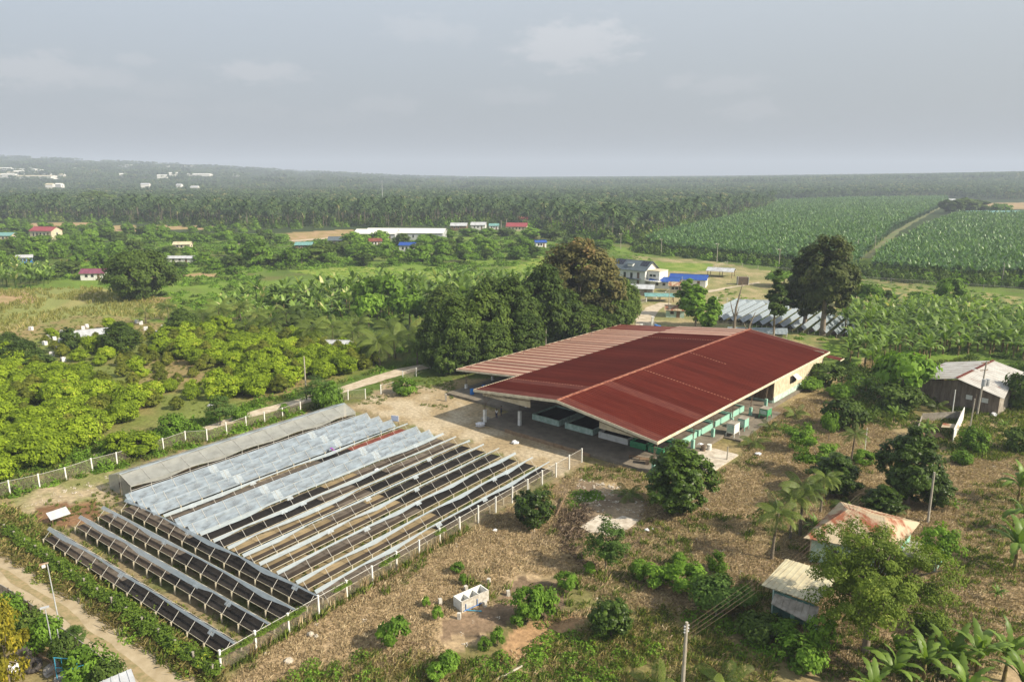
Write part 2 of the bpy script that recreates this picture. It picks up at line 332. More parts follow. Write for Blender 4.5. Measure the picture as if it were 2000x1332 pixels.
M['net'] = veil('wire_net', (0.30, 0.26, 0.20), 0.22, rough=0.8, scale=6, var=0.12, spec=0.1)
M['shade_net'] = veil('dark_shade_net', (0.10, 0.10, 0.11), 0.80, rough=0.8, scale=3, var=0.12, spec=0.1)
M['rubber'] = mat('old_rubber', (0.035, 0.033, 0.032), (0.07, 0.06, 0.055), rough=0.7, scale=6)
M['cloth_white'] = mat('white_sacking', (0.72, 0.72, 0.74), (0.5, 0.5, 0.52), rough=0.8, scale=4)
M['cloth_pink'] = mat('pink_sacking', (0.70, 0.42, 0.38), rough=0.8)
M['cloth_grey'] = mat('grey_tarpaulin', (0.36, 0.34, 0.31), (0.24, 0.22, 0.20), rough=0.8, scale=3)
M['skin'] = mat('skin', (0.22, 0.11, 0.06), rough=0.6)
M['purple'] = mat('purple_cloth', (0.22, 0.04, 0.36), rough=0.8)
M['navy'] = mat('dark_blue_cloth', (0.03, 0.04, 0.09), rough=0.8)
M['hair'] = mat('black_hair', (0.015, 0.012, 0.01), rough=0.6)
M['road'] = mat('dirt_road', (0.42, 0.35, 0.24), (0.29, 0.23, 0.14), rough=0.95, scale=0.6, lo=0.35, hi=0.7, detail=12, bump=0.05)
M['pale_road'] = mat('pale_gravel_road', (0.50, 0.43, 0.33), (0.35, 0.29, 0.20), rough=0.95, scale=0.6, detail=12, bump=0.03)
M['soil'] = mat('bare_brown_soil', (0.17, 0.10, 0.06), (0.26, 0.16, 0.09), rough=0.95, scale=1.2, detail=12, bump=0.06)
M['slabm'] = mat('worn_concrete_floor', (0.22, 0.19, 0.15), (0.13, 0.115, 0.09), scale=0.7, lo=0.35, hi=0.7, detail=10, spec=0.05)
M['rubble'] = mat('broken_pale_concrete', (0.55, 0.50, 0.42), (0.38, 0.33, 0.26), scale=1.2, detail=12, bump=0.03)
M['brick'] = mat('stained_retaining_wall', (0.20, 0.13, 0.08), (0.30, 0.22, 0.14), scale=1.4, lo=0.35, hi=0.7)
M['stone'] = mat('pale_stone', (0.45, 0.41, 0.34), (0.33, 0.29, 0.23), scale=3, bump=0.03)
M['bark'] = mat('grey_brown_bark', (0.24, 0.20, 0.15), (0.15, 0.12, 0.09), scale=3, stretch=(1, 1, 0.3), bump=0.03)
M['palm_bark'] = mat('palm_bark', (0.20, 0.17, 0.13), (0.12, 0.10, 0.07), scale=4, stretch=(0.5, 0.5, 3))
M['stem'] = mat('banana_stem', (0.20, 0.17, 0.07), (0.12, 0.08, 0.04), scale=3)

M['L_dark'] = leafmat('dark_glossy_leaf', (0.0216, 0.0418, 0.0072), (0.085, 0.145, 0.018), (0.15, 0.21, 0.03), trans=0.22, rough=0.4, spec=0.20)
M['L_mass'] = leafmat('deep_green_leaf', (0.0274, 0.0518, 0.0101), (0.100, 0.155, 0.026), (0.16, 0.20, 0.04), trans=0.23)
M['L_bronze'] = leafmat('bronze_tipped_leaf', (0.0288, 0.0475, 0.0115), (0.14, 0.125, 0.042), (0.34, 0.20, 0.10), trans=0.22)
M['L_orch'] = leafmat('yellow_green_leaf', (0.078, 0.125, 0.0095), (0.31, 0.415, 0.028), (0.48, 0.48, 0.07), trans=0.33)
M['L_orch2'] = leafmat('olive_green_leaf', (0.0684, 0.0936, 0.0130), (0.21, 0.235, 0.034), (0.33, 0.29, 0.06), trans=0.30)
M['L_mid'] = leafmat('field_tree_leaf', (0.050, 0.098, 0.0120), (0.180, 0.315, 0.036), (0.25, 0.34, 0.05), trans=0.31)
M['L_bright'] = leafmat('bright_green_leaf', (0.0612, 0.1224, 0.0158), (0.19, 0.33, 0.040), (0.28, 0.40, 0.05), trans=0.33)
M['L_feather'] = leafmat('feathery_green_leaf', (0.0432, 0.0828, 0.0180), (0.13, 0.22, 0.045), (0.20, 0.28, 0.07), trans=0.31)
M['L_autumn'] = leafmat('yellowing_leaf', (0.0720, 0.0792, 0.0101), (0.23, 0.21, 0.022), (0.42, 0.34, 0.03), trans=0.31)
M['L_banana'] = leafmat('banana_leaf', (0.0612, 0.1080, 0.0187), (0.22, 0.33, 0.065), (0.48, 0.46, 0.22), trans=0.30, rough=0.42, spec=0.20)
M['L_plant'] = leafmat('plantation_leaf', (0.0302, 0.0720, 0.0216), (0.115, 0.215, 0.065), (0.20, 0.30, 0.12), trans=0.25, rough=0.4, spec=0.23)
M['L_palm'] = leafmat('palm_frond_leaf', (0.0504, 0.0828, 0.0158), (0.18, 0.235, 0.050), (0.32, 0.27, 0.10), trans=0.27, rough=0.45, spec=0.18)
M['L_farpalm'] = leafmat('grove_palm_leaf', (0.0202, 0.0461, 0.0144), (0.095, 0.150, 0.050), (0.19, 0.19, 0.08), trans=0.22)
M['L_spread'] = leafmat('mottled_green_leaf', (0.0432, 0.0720, 0.0108), (0.15, 0.21, 0.030), (0.24, 0.29, 0.05), trans=0.27)
M['L_tall'] = leafmat('brownish_dark_leaf', (0.0230, 0.0403, 0.0101), (0.095, 0.115, 0.030), (0.18, 0.13, 0.055), trans=0.22)
M['L_far'] = leafmat('distant_tree_leaf', (0.0202, 0.0403, 0.0130), (0.085, 0.135, 0.034), None, trans=0.17)
M['L_grass'] = leafmat('green_weed_leaf', (0.0540, 0.0828, 0.0144), (0.17, 0.22, 0.040), (0.32, 0.27, 0.10), trans=0.27)
M['L_vine'] = leafmat('vine_leaf', (0.052, 0.098, 0.0144), (0.155, 0.235, 0.032), (0.35, 0.36, 0.04), trans=0.31)
M['L_dry'] = leafmat('dry_grass_blade', (0.1692, 0.1224, 0.0684), (0.44, 0.34, 0.20), (0.58, 0.48, 0.31), trans=0.20)
M['L_verge'] = leafmat('olive_verge_grass', (0.1008, 0.0936, 0.0324), (0.30, 0.25, 0.10), (0.42, 0.33, 0.16), trans=0.23)
M['L_brush'] = leafmat('dead_twigs', (0.0648, 0.0468, 0.0324), (0.22, 0.165, 0.115), None, trans=0.04)
M['L_corn'] = leafmat('ripening_corn_leaf', (0.1440, 0.1584, 0.0360), (0.29, 0.28, 0.085), (0.42, 0.35, 0.16), trans=0.27)

# ------------------------------------------------------------------ ground: one sheet to the horizon
ORCH = W([(-120, 700), (40, 640), (160, 612), (330, 632), (430, 625), (600, 655), (760, 690), (790, 700), (720, 725), (600, 765), (480, 798), (360, 838), (240, 868), (120, 915), (0, 955), (-160, 1010)])
YARD_TABLES = W([(430, 1312), (20, 965), (716, 780), (960, 800), (1150, 905)])
DRY = W([(440, 1332), (620, 1195), (1150, 910), (1290, 905), (1440, 905), (1500, 800), (1620, 760), (1700, 700), (1760, 720), (1700, 800), (1800, 900), (2000, 880), (2050, 1250), (1900, 1332), (1650, 1332), (1500, 1180), (1200, 1195), (1000, 1235), (800, 1295), (700, 1340)])
YARD = W([(520, 850), (700, 785), (740, 745), (870, 755), (960, 800), (1150, 880), (1140, 910), (1060, 920), (880, 850), (700, 800)])
CORN = W([(-200, 575), (0, 566), (180, 562), (300, 580), (345, 600), (320, 625), (150, 615), (60, 640), (-200, 690)])
TANS = [W(p) for p in ([(50, 436), (180, 434), (185, 441), (60, 445)], [(180, 443), (265, 440), (270, 452), (200, 452)], [(300, 440), (420, 441), (415, 448), (300, 450)], [(330, 536), (430, 533), (425, 541), (335, 543)], [(-60, 572), (60, 572), (75, 592), (-60, 600)], [(280, 582), (330, 580), (330, 592), (280, 594)], [(560, 455), (690, 448), (700, 462), (570, 475)], [(1880, 398), (2010, 396), (2010, 409), (1890, 408)])]
LAWN = W([(960, 540), (1050, 500), (1180, 520), (1040, 560), (700, 550), (560, 530), (700, 520)])
LAWN2 = W([(1230, 505), (1300, 512), (1395, 515), (1385, 530), (1290, 530)])
FIELD_R = W([(1440, 640), (1560, 560), (1640, 535), (2060, 590), (2060, 620), (1700, 600), (1600, 680)])

def build_ground():
    th = np.concatenate([np.linspace(-180, -50, 40, endpoint=False), np.linspace(-50, 50, 520, endpoint=False), np.linspace(50, 180, 40, endpoint=False)])
    th = np.radians(th); rr = np.concatenate([[0.01, 8, 16], 22 * (8800 / 22) ** (np.linspace(0, 1, 430))])
    T, R = np.meshgrid(th, rr); x = R * np.sin(T); y = R * np.cos(T); nT = len(th)
    z = terrain(x, y) + (fbm(x, y, 3.0, 3, 5) - .5) * 0.06 * (R < 400)
    blt = inpoly(x, y, [tuple(b_pt(s, t)) for s, t in ((-2, -24), (72, -24), (72, 32), (-2, 32))]); z = np.where(blt, np.minimum(z, 0.0) - .02, z)
    V = np.stack([x.ravel(), y.ravel(), z.ravel()], 1)
    i = np.arange(len(rr) - 1)[:, None] * nT; j = np.arange(nT)[None, :]; j2 = (j + 1) % nT
    F = np.stack([i + j, i + j2, i + nT + j2, i + nT + j], -1).reshape(-1, 4)[:, ::-1]
    x = x.ravel(); y = y.ravel()
    n1 = fbm(x, y, 14, 5, 1); n2 = fbm(x, y, 3.2, 4, 2); n3 = fbm(x, y, 45, 4, 3); jx = (fbm(x, y, 6, 3, 7) - .5) * 6; jy = (fbm(x, y, 6, 3, 8) - .5) * 6
    C = lambda *c: np.array(c, np.float32)
    def mix(a, b, t): t = np.clip(t, 0, 1)[:, None]; return a * (1 - t) + b * t
    green, lush, olive, dry, soil, pale, tan = C(.080, .125, .024), C(.13, .20, .03), C(.12, .13, .04), C(.40, .285, .155), C(.23, .145, .085), C(.52, .43, .30), C(.32, .25, .15)
    col = mix(np.tile(green, (len(x), 1)), lush, (n3 - .4) * 4); col = mix(col, olive, (n1 - .5) * 5)
    col = mix(col, C(.035, .055, .018) + 0 * col, (np.hypot(x, y) > 560) * 1.0)
    def zone(poly, a, b, amt=1.0, ns=n1, k=5, c0=.42, jit=1.0):
        nonlocal col
        m = inpoly(x + jx * jit, y + jy * jit, poly); zc = mix(np.tile(a, (len(x), 1)), b, (ns - c0) * k)
        col = np.where(m[:, None], col * (1 - amt) + zc * amt, col)
    zone(ORCH, C(.15, .18, .045), C(.23, .18, .08))
    near = W([(-400, 1400), (-400, 900), (400, 850), (900, 740), (2400, 740), (2400, 1400)]) + [(80, -30), (-80, -30)]
    zone(near, C(.17, .15, .06), C(.27, .21, .11))
    zone(DRY, C(.37, .275, .165), C(.17, .125, .075), ns=n1, k=5, c0=.46); zone(DRY, C(.16, .15, .06), C(.22, .19, .09), amt=np.clip((fbm(x, y, 8, 4, 41) - .56) * 8, 0, 1)[:, None])
    zone(W([(1230, 500), (1400, 512), (1560, 540), (1640, 600), (1640, 660), (1480, 690), (1300, 650), (1230, 640), (1250, 560)]), C(.20, .20, .08), C(.29, .24, .13), ns=n2, k=4)
    zone(YARD_TABLES, C(.24, .19, .11), C(.11, .125, .04), ns=n2, k=4, c0=.46, jit=.3)
    zone(YARD, tan, C(.37, .31, .215), ns=n2)
    zone(W([(20, 965), (230, 905), (260, 930), (240, 965), (110, 1030), (60, 1010)]), C(.37, .30, .19), C(.18, .18, .07), ns=n2, jit=.4)
    zone(CORN, C(.20, .22, .07), C(.33, .26, .12), ns=fbm(x + y * .3, y * .2, 9, 3, 9), jit=.5)
    for p in TANS: zone(p, C(.36, .25, .14), C(.24, .19, .08), ns=n2, jit=.5)
    zone(LAWN, C(.15, .22, .03), C(.20, .24, .05), ns=n2); zone(LAWN2, C(.13, .20, .03), C(.18, .22, .05), ns=n2, jit=.5)
    zone(FIELD_R, C(.13, .17, .05), C(.24, .21, .09), ns=n2)
    zone(W([(980, 1260), (1080, 1200), (1180, 1180), (1040, 1270), (960, 1290)]), C(.38, .24, .13), C(.3, .19, .1), ns=n2, jit=.35)
    zone(W([(850, 1210), (960, 1180), (1010, 1120), (1110, 1140), (1090, 1200), (960, 1240), (850, 1250)]), C(.13, .095, .06), C(.2, .14, .09), ns=n2, jit=.35)
    zone(W([(1090, 930), (1240, 960), (1290, 1000), (1240, 1100), (1120, 1110), (1040, 1060), (1080, 1000)]), C(.16, .12, .08), C(.24, .185, .12), ns=n2, jit=.5)
    zone(W([(80, 985), (190, 975), (210, 1010), (120, 1030), (60, 1020)]), C(.15, .085, .045), C(.22, .13, .07), ns=n2, jit=.3)
    col = col * (0.80 + 0.4 * n2[:, None])
    m = bpy.data.materials.new('ground_earth_and_grass'); m.use_nodes = True; t = m.node_tree; b = t.nodes['Principled BSDF']
    b.inputs['Roughness'].default_value = 0.95; b.inputs['Specular IOR Level'].default_value = 0.1
    at = t.nodes.new('ShaderNodeAttribute'); at.attribute_name = 'earth'
    co = t.nodes.new('ShaderNodeTexCoord'); ns = t.nodes.new('ShaderNodeTexNoise'); ns.inputs['Scale'].default_value = 1.7; ns.inputs['Detail'].default_value = 12; ns.inputs['Roughness'].default_value = .7
    t.links.new(co.outputs['Object'], ns.inputs[0])
    mrr = t.nodes.new('ShaderNodeMapRange'); mrr.inputs[1].default_value = .3; mrr.inputs[2].default_value = .7; mrr.inputs[3].default_value = .55; mrr.inputs[4].default_value = 1.45
    t.links.new(ns.outputs[0], mrr.inputs[0])
    vm = t.nodes.new('ShaderNodeVectorMath'); vm.operation = 'SCALE'; t.links.new(at.outputs['Color'], vm.inputs[0]); t.links.new(mrr.outputs[0], vm.inputs['Scale'])
    t.links.new(vm.outputs[0], b.inputs['Base Color'])
    bp = t.nodes.new('ShaderNodeBump'); bp.inputs['Distance'].default_value = .12; bp.inputs['Strength'].default_value = .7; t.links.new(ns.outputs[0], bp.inputs['Height']); t.links.new(bp.outputs[0], b.inputs['Normal'])
    me = np_mesh('ground', V, F, [m], smooth=True)
    a = me.attributes.new('earth', 'FLOAT_COLOR', 'POINT'); a.data.foreach_set('color', np.column_stack([col, np.ones(len(col))]).astype(np.float32).ravel())
    tag(meshobj('ground', me), kind='structure')

B_YAW = math.radians(49.14); B_O = Vector((6.67, 105.75, 0))
B_A = Vector((math.cos(B_YAW), math.sin(B_YAW), 0)); B_B = Vector((-B_A.y, B_A.x, 0))
def b_pt(s, t): p = B_O + B_A * s + B_B * t; return (p.x, p.y)
T_YAW = math.radians(53.6); T_O = Vector((-18.64, 63.81, 0))
T_A = Vector((math.cos(T_YAW), math.sin(T_YAW), 0)); T_B = Vector((-T_A.y, T_A.x, 0))
build_ground()

def ribbon(name, pts, widths, m, z, seed, wob=0.5, step=1.2):
    """a strip of road along world points with uneven edges"""
    P = [Vector((p[0], p[1], 0)) for p in pts]; L = []; Wd = []
    for i in range(len(P) - 1):
        n = max(1, int((P[i + 1] - P[i]).length / step))
        for k in range(n): t = k / n; L.append(P[i].lerp(P[i + 1], t)); Wd.append(widths[i] * (1 - t) + widths[i + 1] * t)
    L.append(P[-1]); Wd.append(widths[-1]); n = len(L)
    V = []
    for i in range(n):
        d = (L[min(i + 2, n - 1)] - L[max(i - 2, 0)]).normalized(); q = Vector((-d.y, d.x, 0))
        for sgn in (-1, 1):
            e = Wd[i] / 2 + (float(fbm(np.array([i * .35 + sgn * 50.]), np.array([seed * 9.1]), 1, 3, seed)[0]) - .5) * 2 * wob
            V.append(L[i] + q * e * sgn * 1.0)
    b = MB()
    for i in range(n - 1):
        a0, a1, c0, c1 = V[2 * i], V[2 * i + 1], V[2 * i + 2], V[2 * i + 3]
        b.face([(a0.x, a0.y, z), (c0.x, c0.y, z), (c1.x, c1.y, z), (a1.x, a1.y, z)])
    o = b.obj(name, m); tag(o, kind='structure'); return o

ribbon('dirt_road', [tuple(G(-250, 980))[:2], tuple(G(0, 1112))[:2], tuple(G(105, 1185))[:2], tuple(G(220, 1275))[:2], tuple(G(290, 1332))[:2], tuple(G(420, 1430))[:2]], [5.6, 5.6, 5.4, 5.2, 5.2, 5.4], M['road'], 0.075, 3, 0.7)
ribbon('road_centre_strip', [tuple(G(-250, 980))[:2], tuple(G(0, 1112))[:2], tuple(G(105, 1185))[:2], tuple(G(220, 1275))[:2], tuple(G(290, 1332))[:2], tuple(G(420, 1430))[:2]], [.5, .6, .8, .45, .7, .5], mat('road_grass_strip', (0.33, 0.25, 0.14), (0.22, 0.19, 0.09), scale=1.5, detail=10), 0.095, 23, 0.45)
ribbon('gravel_lane', [tuple(G(400, 838))[:2], tuple(G(485, 812))[:2], tuple(G(550, 794))[:2], tuple(G(650, 768))[:2], tuple(G(730, 742))[:2], tuple(G(790, 724))[:2], tuple(G(830, 716))[:2]], [2.2, 2.9, 3.2, 3.4, 3.8, 4.2, 3.8], M['pale_road'], 0.075, 5, 0.5)
ribbon('gravel_lane', [tuple(G(-60, 930))[:2], tuple(G(20, 912))[:2], tuple(G(35, 908))[:2]], [1.8, 2.0, .8], M['pale_road'], 0.075, 8, 0.4)
ribbon('gravel_lane', [tuple(G(178, 893))[:2], tuple(G(200, 886))[:2], tuple(G(218, 880))[:2]], [1.6, 2.2, 1.8], M['pale_road'], 0.075, 6, 0.4)
ribbon('gate_road', [tuple(G(1270, 648))[:2], tuple(G(1258, 625))[:2], tuple(G(1275, 603))[:2], tuple(G(1300, 592))[:2]], [7, 5, 4.5, 4], M['pale_road'], 0.075, 7, 0.6)
ribbon('field_path', [tuple(G(1370, 572))[:2], tuple(G(1420, 563))[:2], tuple(G(1450, 558))[:2], tuple(G(1485, 552))[:2]], [3.5, 2.2, 1.6, 1.2], M['pale_road'], 0.075, 11, 0.5)
ribbon('far_road', [tuple(G(430, 479))[:2], tuple(G(520, 474))[:2], tuple(G(600, 469))[:2], tuple(G(675, 463))[:2]], [5, 8, 8, 8], M['pale_road'], 0.1, 12, 1.5, 5)
ribbon('plantation_track', [tuple(G(1690, 505))[:2], tuple(G(1755, 450))[:2], tuple(G(1800, 425))[:2], tuple(G(1850, 398))[:2]], [4, 4, 4, 4], mat('plantation_track_earth', (0.17, 0.16, 0.08), (0.10, 0.14, 0.045), scale=0.12, lo=0.42, hi=0.58), 0.1, 13, 2, 6)

# ------------------------------------------------------------------ the long red-roofed processing shed
ZR, ZER, ZEL, HWR, HWL, BL = 7.25, 4.85, 5.6, 17.2, 17.2, 69.6
FL = 0.42                                       # floor level
shed = thing('processing_shed', 'very long open-sided shed with a dark red ribbed gable roof and cream gable panels', 'shed', tuple(B_O), B_YAW)
def shed_z(t): return ZR - (ZR - ZER) * (-t / HWR) if t < 0 else ZR - (ZR - ZEL) * (t / HWL)
_sheet_cache = {}
def roof_sheet(x0, y0, z0, y1, z1, wd, matkey, parent, name='roof_sheet', ribs=3, rib_mat=None, rh=0.045, rw=0.16):
    key = (round(z0, 2), round(z1, 2), round(abs(y1 - y0), 2), y1 > y0, round(wd, 3), matkey, ribs, rib_mat, rw)
    if key not in _sheet_cache:
        b = MB(); prof = [(0.0, 0.0, 0)]; p = wd / ribs
        for k in range(ribs):
            c = p * (k + .5); prof += [(c - rw, 0, 0), (c - rw * .7, rh, 1), (c + rw * .7, rh, 1), (c + rw, 0, 1)]
        prof.append((wd - 0.012, 0, 0)); L = y1 - y0
        for k in range(len(prof) - 1):
            xa, ha, _ = prof[k]; xb, hb, mm = prof[k + 1]
            pts = [(xa, 0, ha), (xb, 0, hb), (xb, L, z1 - z0 + hb), (xa, L, z1 - z0 + ha)]
            if L < 0: pts = pts[::-1]
            b.face(pts, 1 if (rib_mat and mm and hb == rh) else 0)
        q = [(0, 0, -.03), (wd - .012, 0, -.03), (wd - .012, L, z1 - z0 - .03), (0, L, z1 - z0 - .03)]
        b.face(q if L < 0 else q[::-1], 0)
        _sheet_cache[key] = b.me(name, [M[matkey]] + ([M[rib_mat]] if rib_mat else []))
    return meshobj(name, _sheet_cache[key], parent, (x0, y0, z0))
SW = 2.4; rs = random.Random(4)
for i in range(29):
    x0 = i * SW
    roof_sheet(x0, -.05, ZR, -HWR, ZER, SW, 'rust_roof' if i in (0,) or rs.random() < .08 else 'red_roof', shed, ribs=4, rw=.10)
    if x0 > 11 and x0 < 59: roof_sheet(x0, .05, ZR, HWL, ZEL, SW, 'red_roof' if rs.random() > .06 else 'rust_roof', shed, ribs=4, rw=.10)
    elif x0 <= 11: roof_sheet(x0, .05, ZR, HWL, ZEL, SW, 'red_roof' if i % 3 else 'rust_roof', shed, ribs=4, rw=.10)
    else: roof_sheet(x0, .05, ZR, HWL, ZEL, SW, 'faded_red', shed, ribs=1, rib_mat='pale_roof', rw=.62, rh=.06)
for i in range(24):                             # the lower roof along the far eave
    x0 = 11.6 + i * SW
    roof_sheet(x0, HWL - .15, ZEL - .10, 32.9, 4.05, SW, 'faded_red', shed, ribs=1, rib_mat='pale_roof' if i < 21 else 'rust_roof', rw=.62, rh=.07)
b = MB(); nseg = 60                              # ridge cap with lapped pieces
for i in range(nseg):
    x0 = i * BL / nseg; dz = .03 * (i % 2)
    b.face([(x0, -.38, ZR + .02 + dz), (x0 + BL / nseg, -.38, ZR + .02 + dz), (x0 + BL / nseg, 0, ZR + .15 + dz), (x0, 0, ZR + .15 + dz)])
    b.face([(x0, 0, ZR + .15 + dz), (x0 + BL / nseg, 0, ZR + .15 + dz), (x0 + BL / nseg, .38, ZR + .02 + dz), (x0, .38, ZR + .02 + dz)])
b.obj('ridge_cap', M['ridge'], shed)
def lap(s, t0, t1):
    b = MB(); n = max(2, int(abs(t1 - t0) / .55))
    for k in range(n):
        ta = t0 + (t1 - t0) * k / n; tb = t0 + (t1 - t0) * (k + .62) / n
        za, zb = shed_z(ta) + .06, shed_z(tb) + .06; q = [(s, ta, za), (s + .24, ta, za), (s + .24, tb, zb), (s, tb, zb)]
        b.slab(q if (tb - ta) > 0 else q[::-1], .03)
    b.obj('lapped_rust_strip', M['ridge'], shed)
lap(24.2, -.5, -17.0); lap(41, -.5, -8); lap(9.0, 16.5, 1.5); lap(54, 16.5, .8)
for (y0, z0, y1, z1, x) in ((0, ZR, -HWR, ZER, -.06), (0, ZR, HWL, ZEL, -.06), (0, ZR, -HWR, ZER, BL), (0, ZR, HWL, ZEL, BL)):
    b = MB(); i0 = [(x, y0, z0 + .06), (x + .06, y0, z0 + .06), (x + .06, y1, z1 + .06), (x, y1, z1 + .06)]
    b.slab(i0 if y1 > y0 else i0[::-1], .42); b.obj('barge_board', M['fascia'], shed)
MB().box(0, BL, -HWR - .07, -HWR - .004, ZER - .36, ZER + .05).obj('eave_board', M['fascia'], shed)
MB().box(0, 11.5, HWL + .004, HWL + .07, ZEL - .36, ZEL + .05).obj('eave_board', M['fascia'], shed)
MB().box(11.6, 11.6 + 24 * SW, 32.92, 32.98, 3.75, 4.1).obj('eave_board', M['fascia'], shed)
b = MB(); b.slab([(11.53, HWL - .15, ZEL - .06), (11.59, HWL - .15, ZEL - .06), (11.59, 32.9, 4.09), (11.53, 32.9, 4.09)], .34); b.obj('barge_board', M['fascia'], shed)
# small roof return at the far right corner
roof_sheet(66.8, -HWR - .1, 4.25, -HWR - 3.0, 4.0, SW, 'rust_roof', shed, ribs=4, rw=.10)
MB().box(66.8, 69.2, -HWR - 3.06, -HWR - 3.0, 3.8, 4.03).obj('eave_board', M['fascia'], shed)
# gable panels
def gable(y0, y1, zb, x=1.1):
    n = 8; b = MB()
    for k in range(n):
        a = y0 + (y1 - y0) * k / n; c = y0 + (y1 - y0) * (k + 1) / n - .02
        top = [(x, a, shed_z(a) - .12), (x + .05, a, shed_z(a) - .12), (x + .05, c, shed_z(c) - .12), (x, c, shed_z(c) - .12)]
        bb = MB(); i = 0
        bb.v = top + [(p[0], p[1], zb) for p in top]
        bb.f = [(0, 1, 2, 3), (7, 6, 5, 4), (0, 4, 5, 1), (1, 5, 6, 2), (2, 6, 7, 3), (3, 7, 4, 0)]; bb.m = [0] * 6
        bb.obj('gable_panel', M['cream'], shed)
gable(6.0, 16.2, 4.55); gable(-16.4, -7.0, 4.2)
# floor, apron and retaining wall
b = MB(); b.slab([(-.1, -17.6, FL), (BL + .4, -17.6, FL), (BL + .4, 32, FL), (8, 32, FL), (8, 15.5, FL), (-.1, 15.5, FL)], .5); b.obj('floor_slab', M['slabm'], shed)
b = MB(); b.slab([(6, -22.6, .16), (14.5, -22.6, .16), (14.5, -17.65, .16), (6, -17.65, .16)], .3); b.obj('apron_slab', M['rubble'], shed)
b = MB(); b.slab([(20, -20.4, .2), (38, -19.8, .2), (38, -17.65, .2), (20, -17.65, .2)], .3); b.obj('apron_slab', M['slabm'], shed)
for k, y in enumerate(np.arange(-6.4, 10.0, 1.65)):
    MB().box(-.38, -.12, y, y + 1.58, -.1, FL + .06 + .05 * (k % 2)).obj('retaining_wall_panel', M['brick'], shed)
# pillars with steel lattice above
def pillar(x, y, ztop, pm='mint', h=1.35):
    o = MB().box(x - .22, x + .22, y - .22, y + .22, FL - .4 if y < -17.5 else FL, FL + h).obj('pillar', M[pm], shed)
    b = MB(); z0 = FL + h
    for sx in (-.12, .12):
        b.tube((x + sx, y, z0), (x + sx, y, ztop - .15), .035, n=4)
    n = 5
    for k in range(n):
        za = z0 + (ztop - z0) * k / n; zb = z0 + (ztop - z0) * (k + 1) / n
        b.tube((x - .12 * (1 if k % 2 else -1), y, za), (x + .12 * (1 if k % 2 else -1), y, zb - .1), .022, n=4)
    sg = 1 if y < 0 else -1
    b.tube((x, y, z0 + .5), (x, y + sg * 1.6, shed_z(max(-17, min(17, y + sg * 1.6))) - .2), .035, n=4); b.tube((x, y, z0 + .5), (x + 1.2, y, ztop - .2), .03, n=4)
    b.obj('lattice_column', M['steel'], shed); return o
for x in (.4, 6.0, 11.8, 18.4, 25.2, 32.5, 39): pillar(x, -16.6, shed_z(-16.6), 'mint')
for x in (.3, 11, 22, 33, 44, 55, 66): pillar(x, 15.0, shed_z(15.0), 'white', 2.1)
for x in (2.8, 22, 33, 44): pillar(x, 9.6, shed_z(9.6), 'white', 2.4)
for x in (12.5, 20, 28, 36, 44, 52, 60, 67): pillar(x, 31.2, 4.1, 'white', .8)
# roof trusses across the front bays
for x in (1.0, 12, 24, 36):
    b = MB(); ys = np.linspace(-16.4, 16, 13)
    for k in range(12):
        a, c = ys[k], ys[k + 1]
        b.tube((x, a, shed_z(a) - .15), (x, c, shed_z(c) - .15), .04, n=4); b.tube((x, a, shed_z(a) - 1.0 if k else shed_z(a) - .2), (x, c, shed_z(c) - 1.0 if k < 11 else shed_z(c) - .2), .04, n=4)
        b.tube((x, a, shed_z(a) - (.15 if k % 2 else 1.0)), (x, c, shed_z(c) - (1.0 if k % 2 else .15)), .03, n=4)
    b.obj('roof_truss', M['steel'], shed)
# right-hand wall of the closed end, cross wall, back wall, awning window
for k in range(22):
    x0 = 41.7 + k * 1.15; MB().box(x0, x0 + 1.13, -16.85, -16.78, FL + .95, ZER - .1).obj('wall_panel', M['cream'], shed)
MB().box(41.7, 67, -16.95, -16.75, FL - .4, FL + .95).obj('wall_base', M['pale_mint'], shed)
for k in range(7): y0 = -16.7 + k * .72; MB().box(41.6, 41.68, y0, y0 + .70, FL + .4, shed_z(y0) - .15).obj('wall_board', M['wood'], shed)
MB().box(41.5, 41.7, -16.75, -11.6, FL, FL + .4).obj('wall_base', M['pale_mint'], shed)
MB().box(41.62, 41.7, -11.6, 15, FL, 5.0).obj('cross_wall', M['dark'], shed)  # solid wall coloured near-black for the shade deep in the shed
MB().box(67, 67.1, -16.85, 16, FL - .3, 5.2).obj('back_wall', M['cream'], shed)
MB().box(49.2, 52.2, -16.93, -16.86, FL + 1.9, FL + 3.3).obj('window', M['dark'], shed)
b = MB(); b.slab([(50.4, -16.9, FL + 3.35), (50.4, -17.9, FL + 2.6), (52.4, -17.9, FL + 2.6), (52.4, -16.9, FL + 3.35)], .04); b.obj('window_awning', M['white'], shed)
# concrete fermenting vats
def vat(x0, x1, y0, y1, m, label, grp, fill='beans', h=.95):
    cx, cy = (x0 + x1) / 2, (y0 + y1) / 2; p = B_O + B_A * cx + B_B * cy
    t = thing('vat', label, 'vat', (p.x, p.y, FL), B_YAW, grp); a, c = (x1 - x0) / 2, (y1 - y0) / 2; th = .16
    MB().box(-a, a, -c, -c + th, 0, h).obj('wall', M[m], t); MB().box(-a, a, c - th, c, 0, h).obj('wall', M[m], t)
    MB().box(-a, -a + th, -c + th, c - th, 0, h - .004).obj('wall', M[m], t); MB().box(a - th, a, -c + th, c - th, 0, h - .004).obj('wall', M[m], t)
    MB().box(-a + th, a - th, -c + th, c - th, .01, h * .72).obj('bed_of_beans', M[fill], t); return t
V = 'vats under the red roof'
vat(6.5, 13, 4.4, 10.0, 'pale_mint', 'leftmost pale mint vat of dark beans under the open front of the red shed', V)
vat(6.5, 13, -2.2, 3.2, 'pale_mint', 'pale mint vat under the open middle of the shed front, second from the left', V)
vat(6.5, 13, -8.6, -3.3, 'white', 'whitewashed vat beneath the right gable panel of the shed', V)
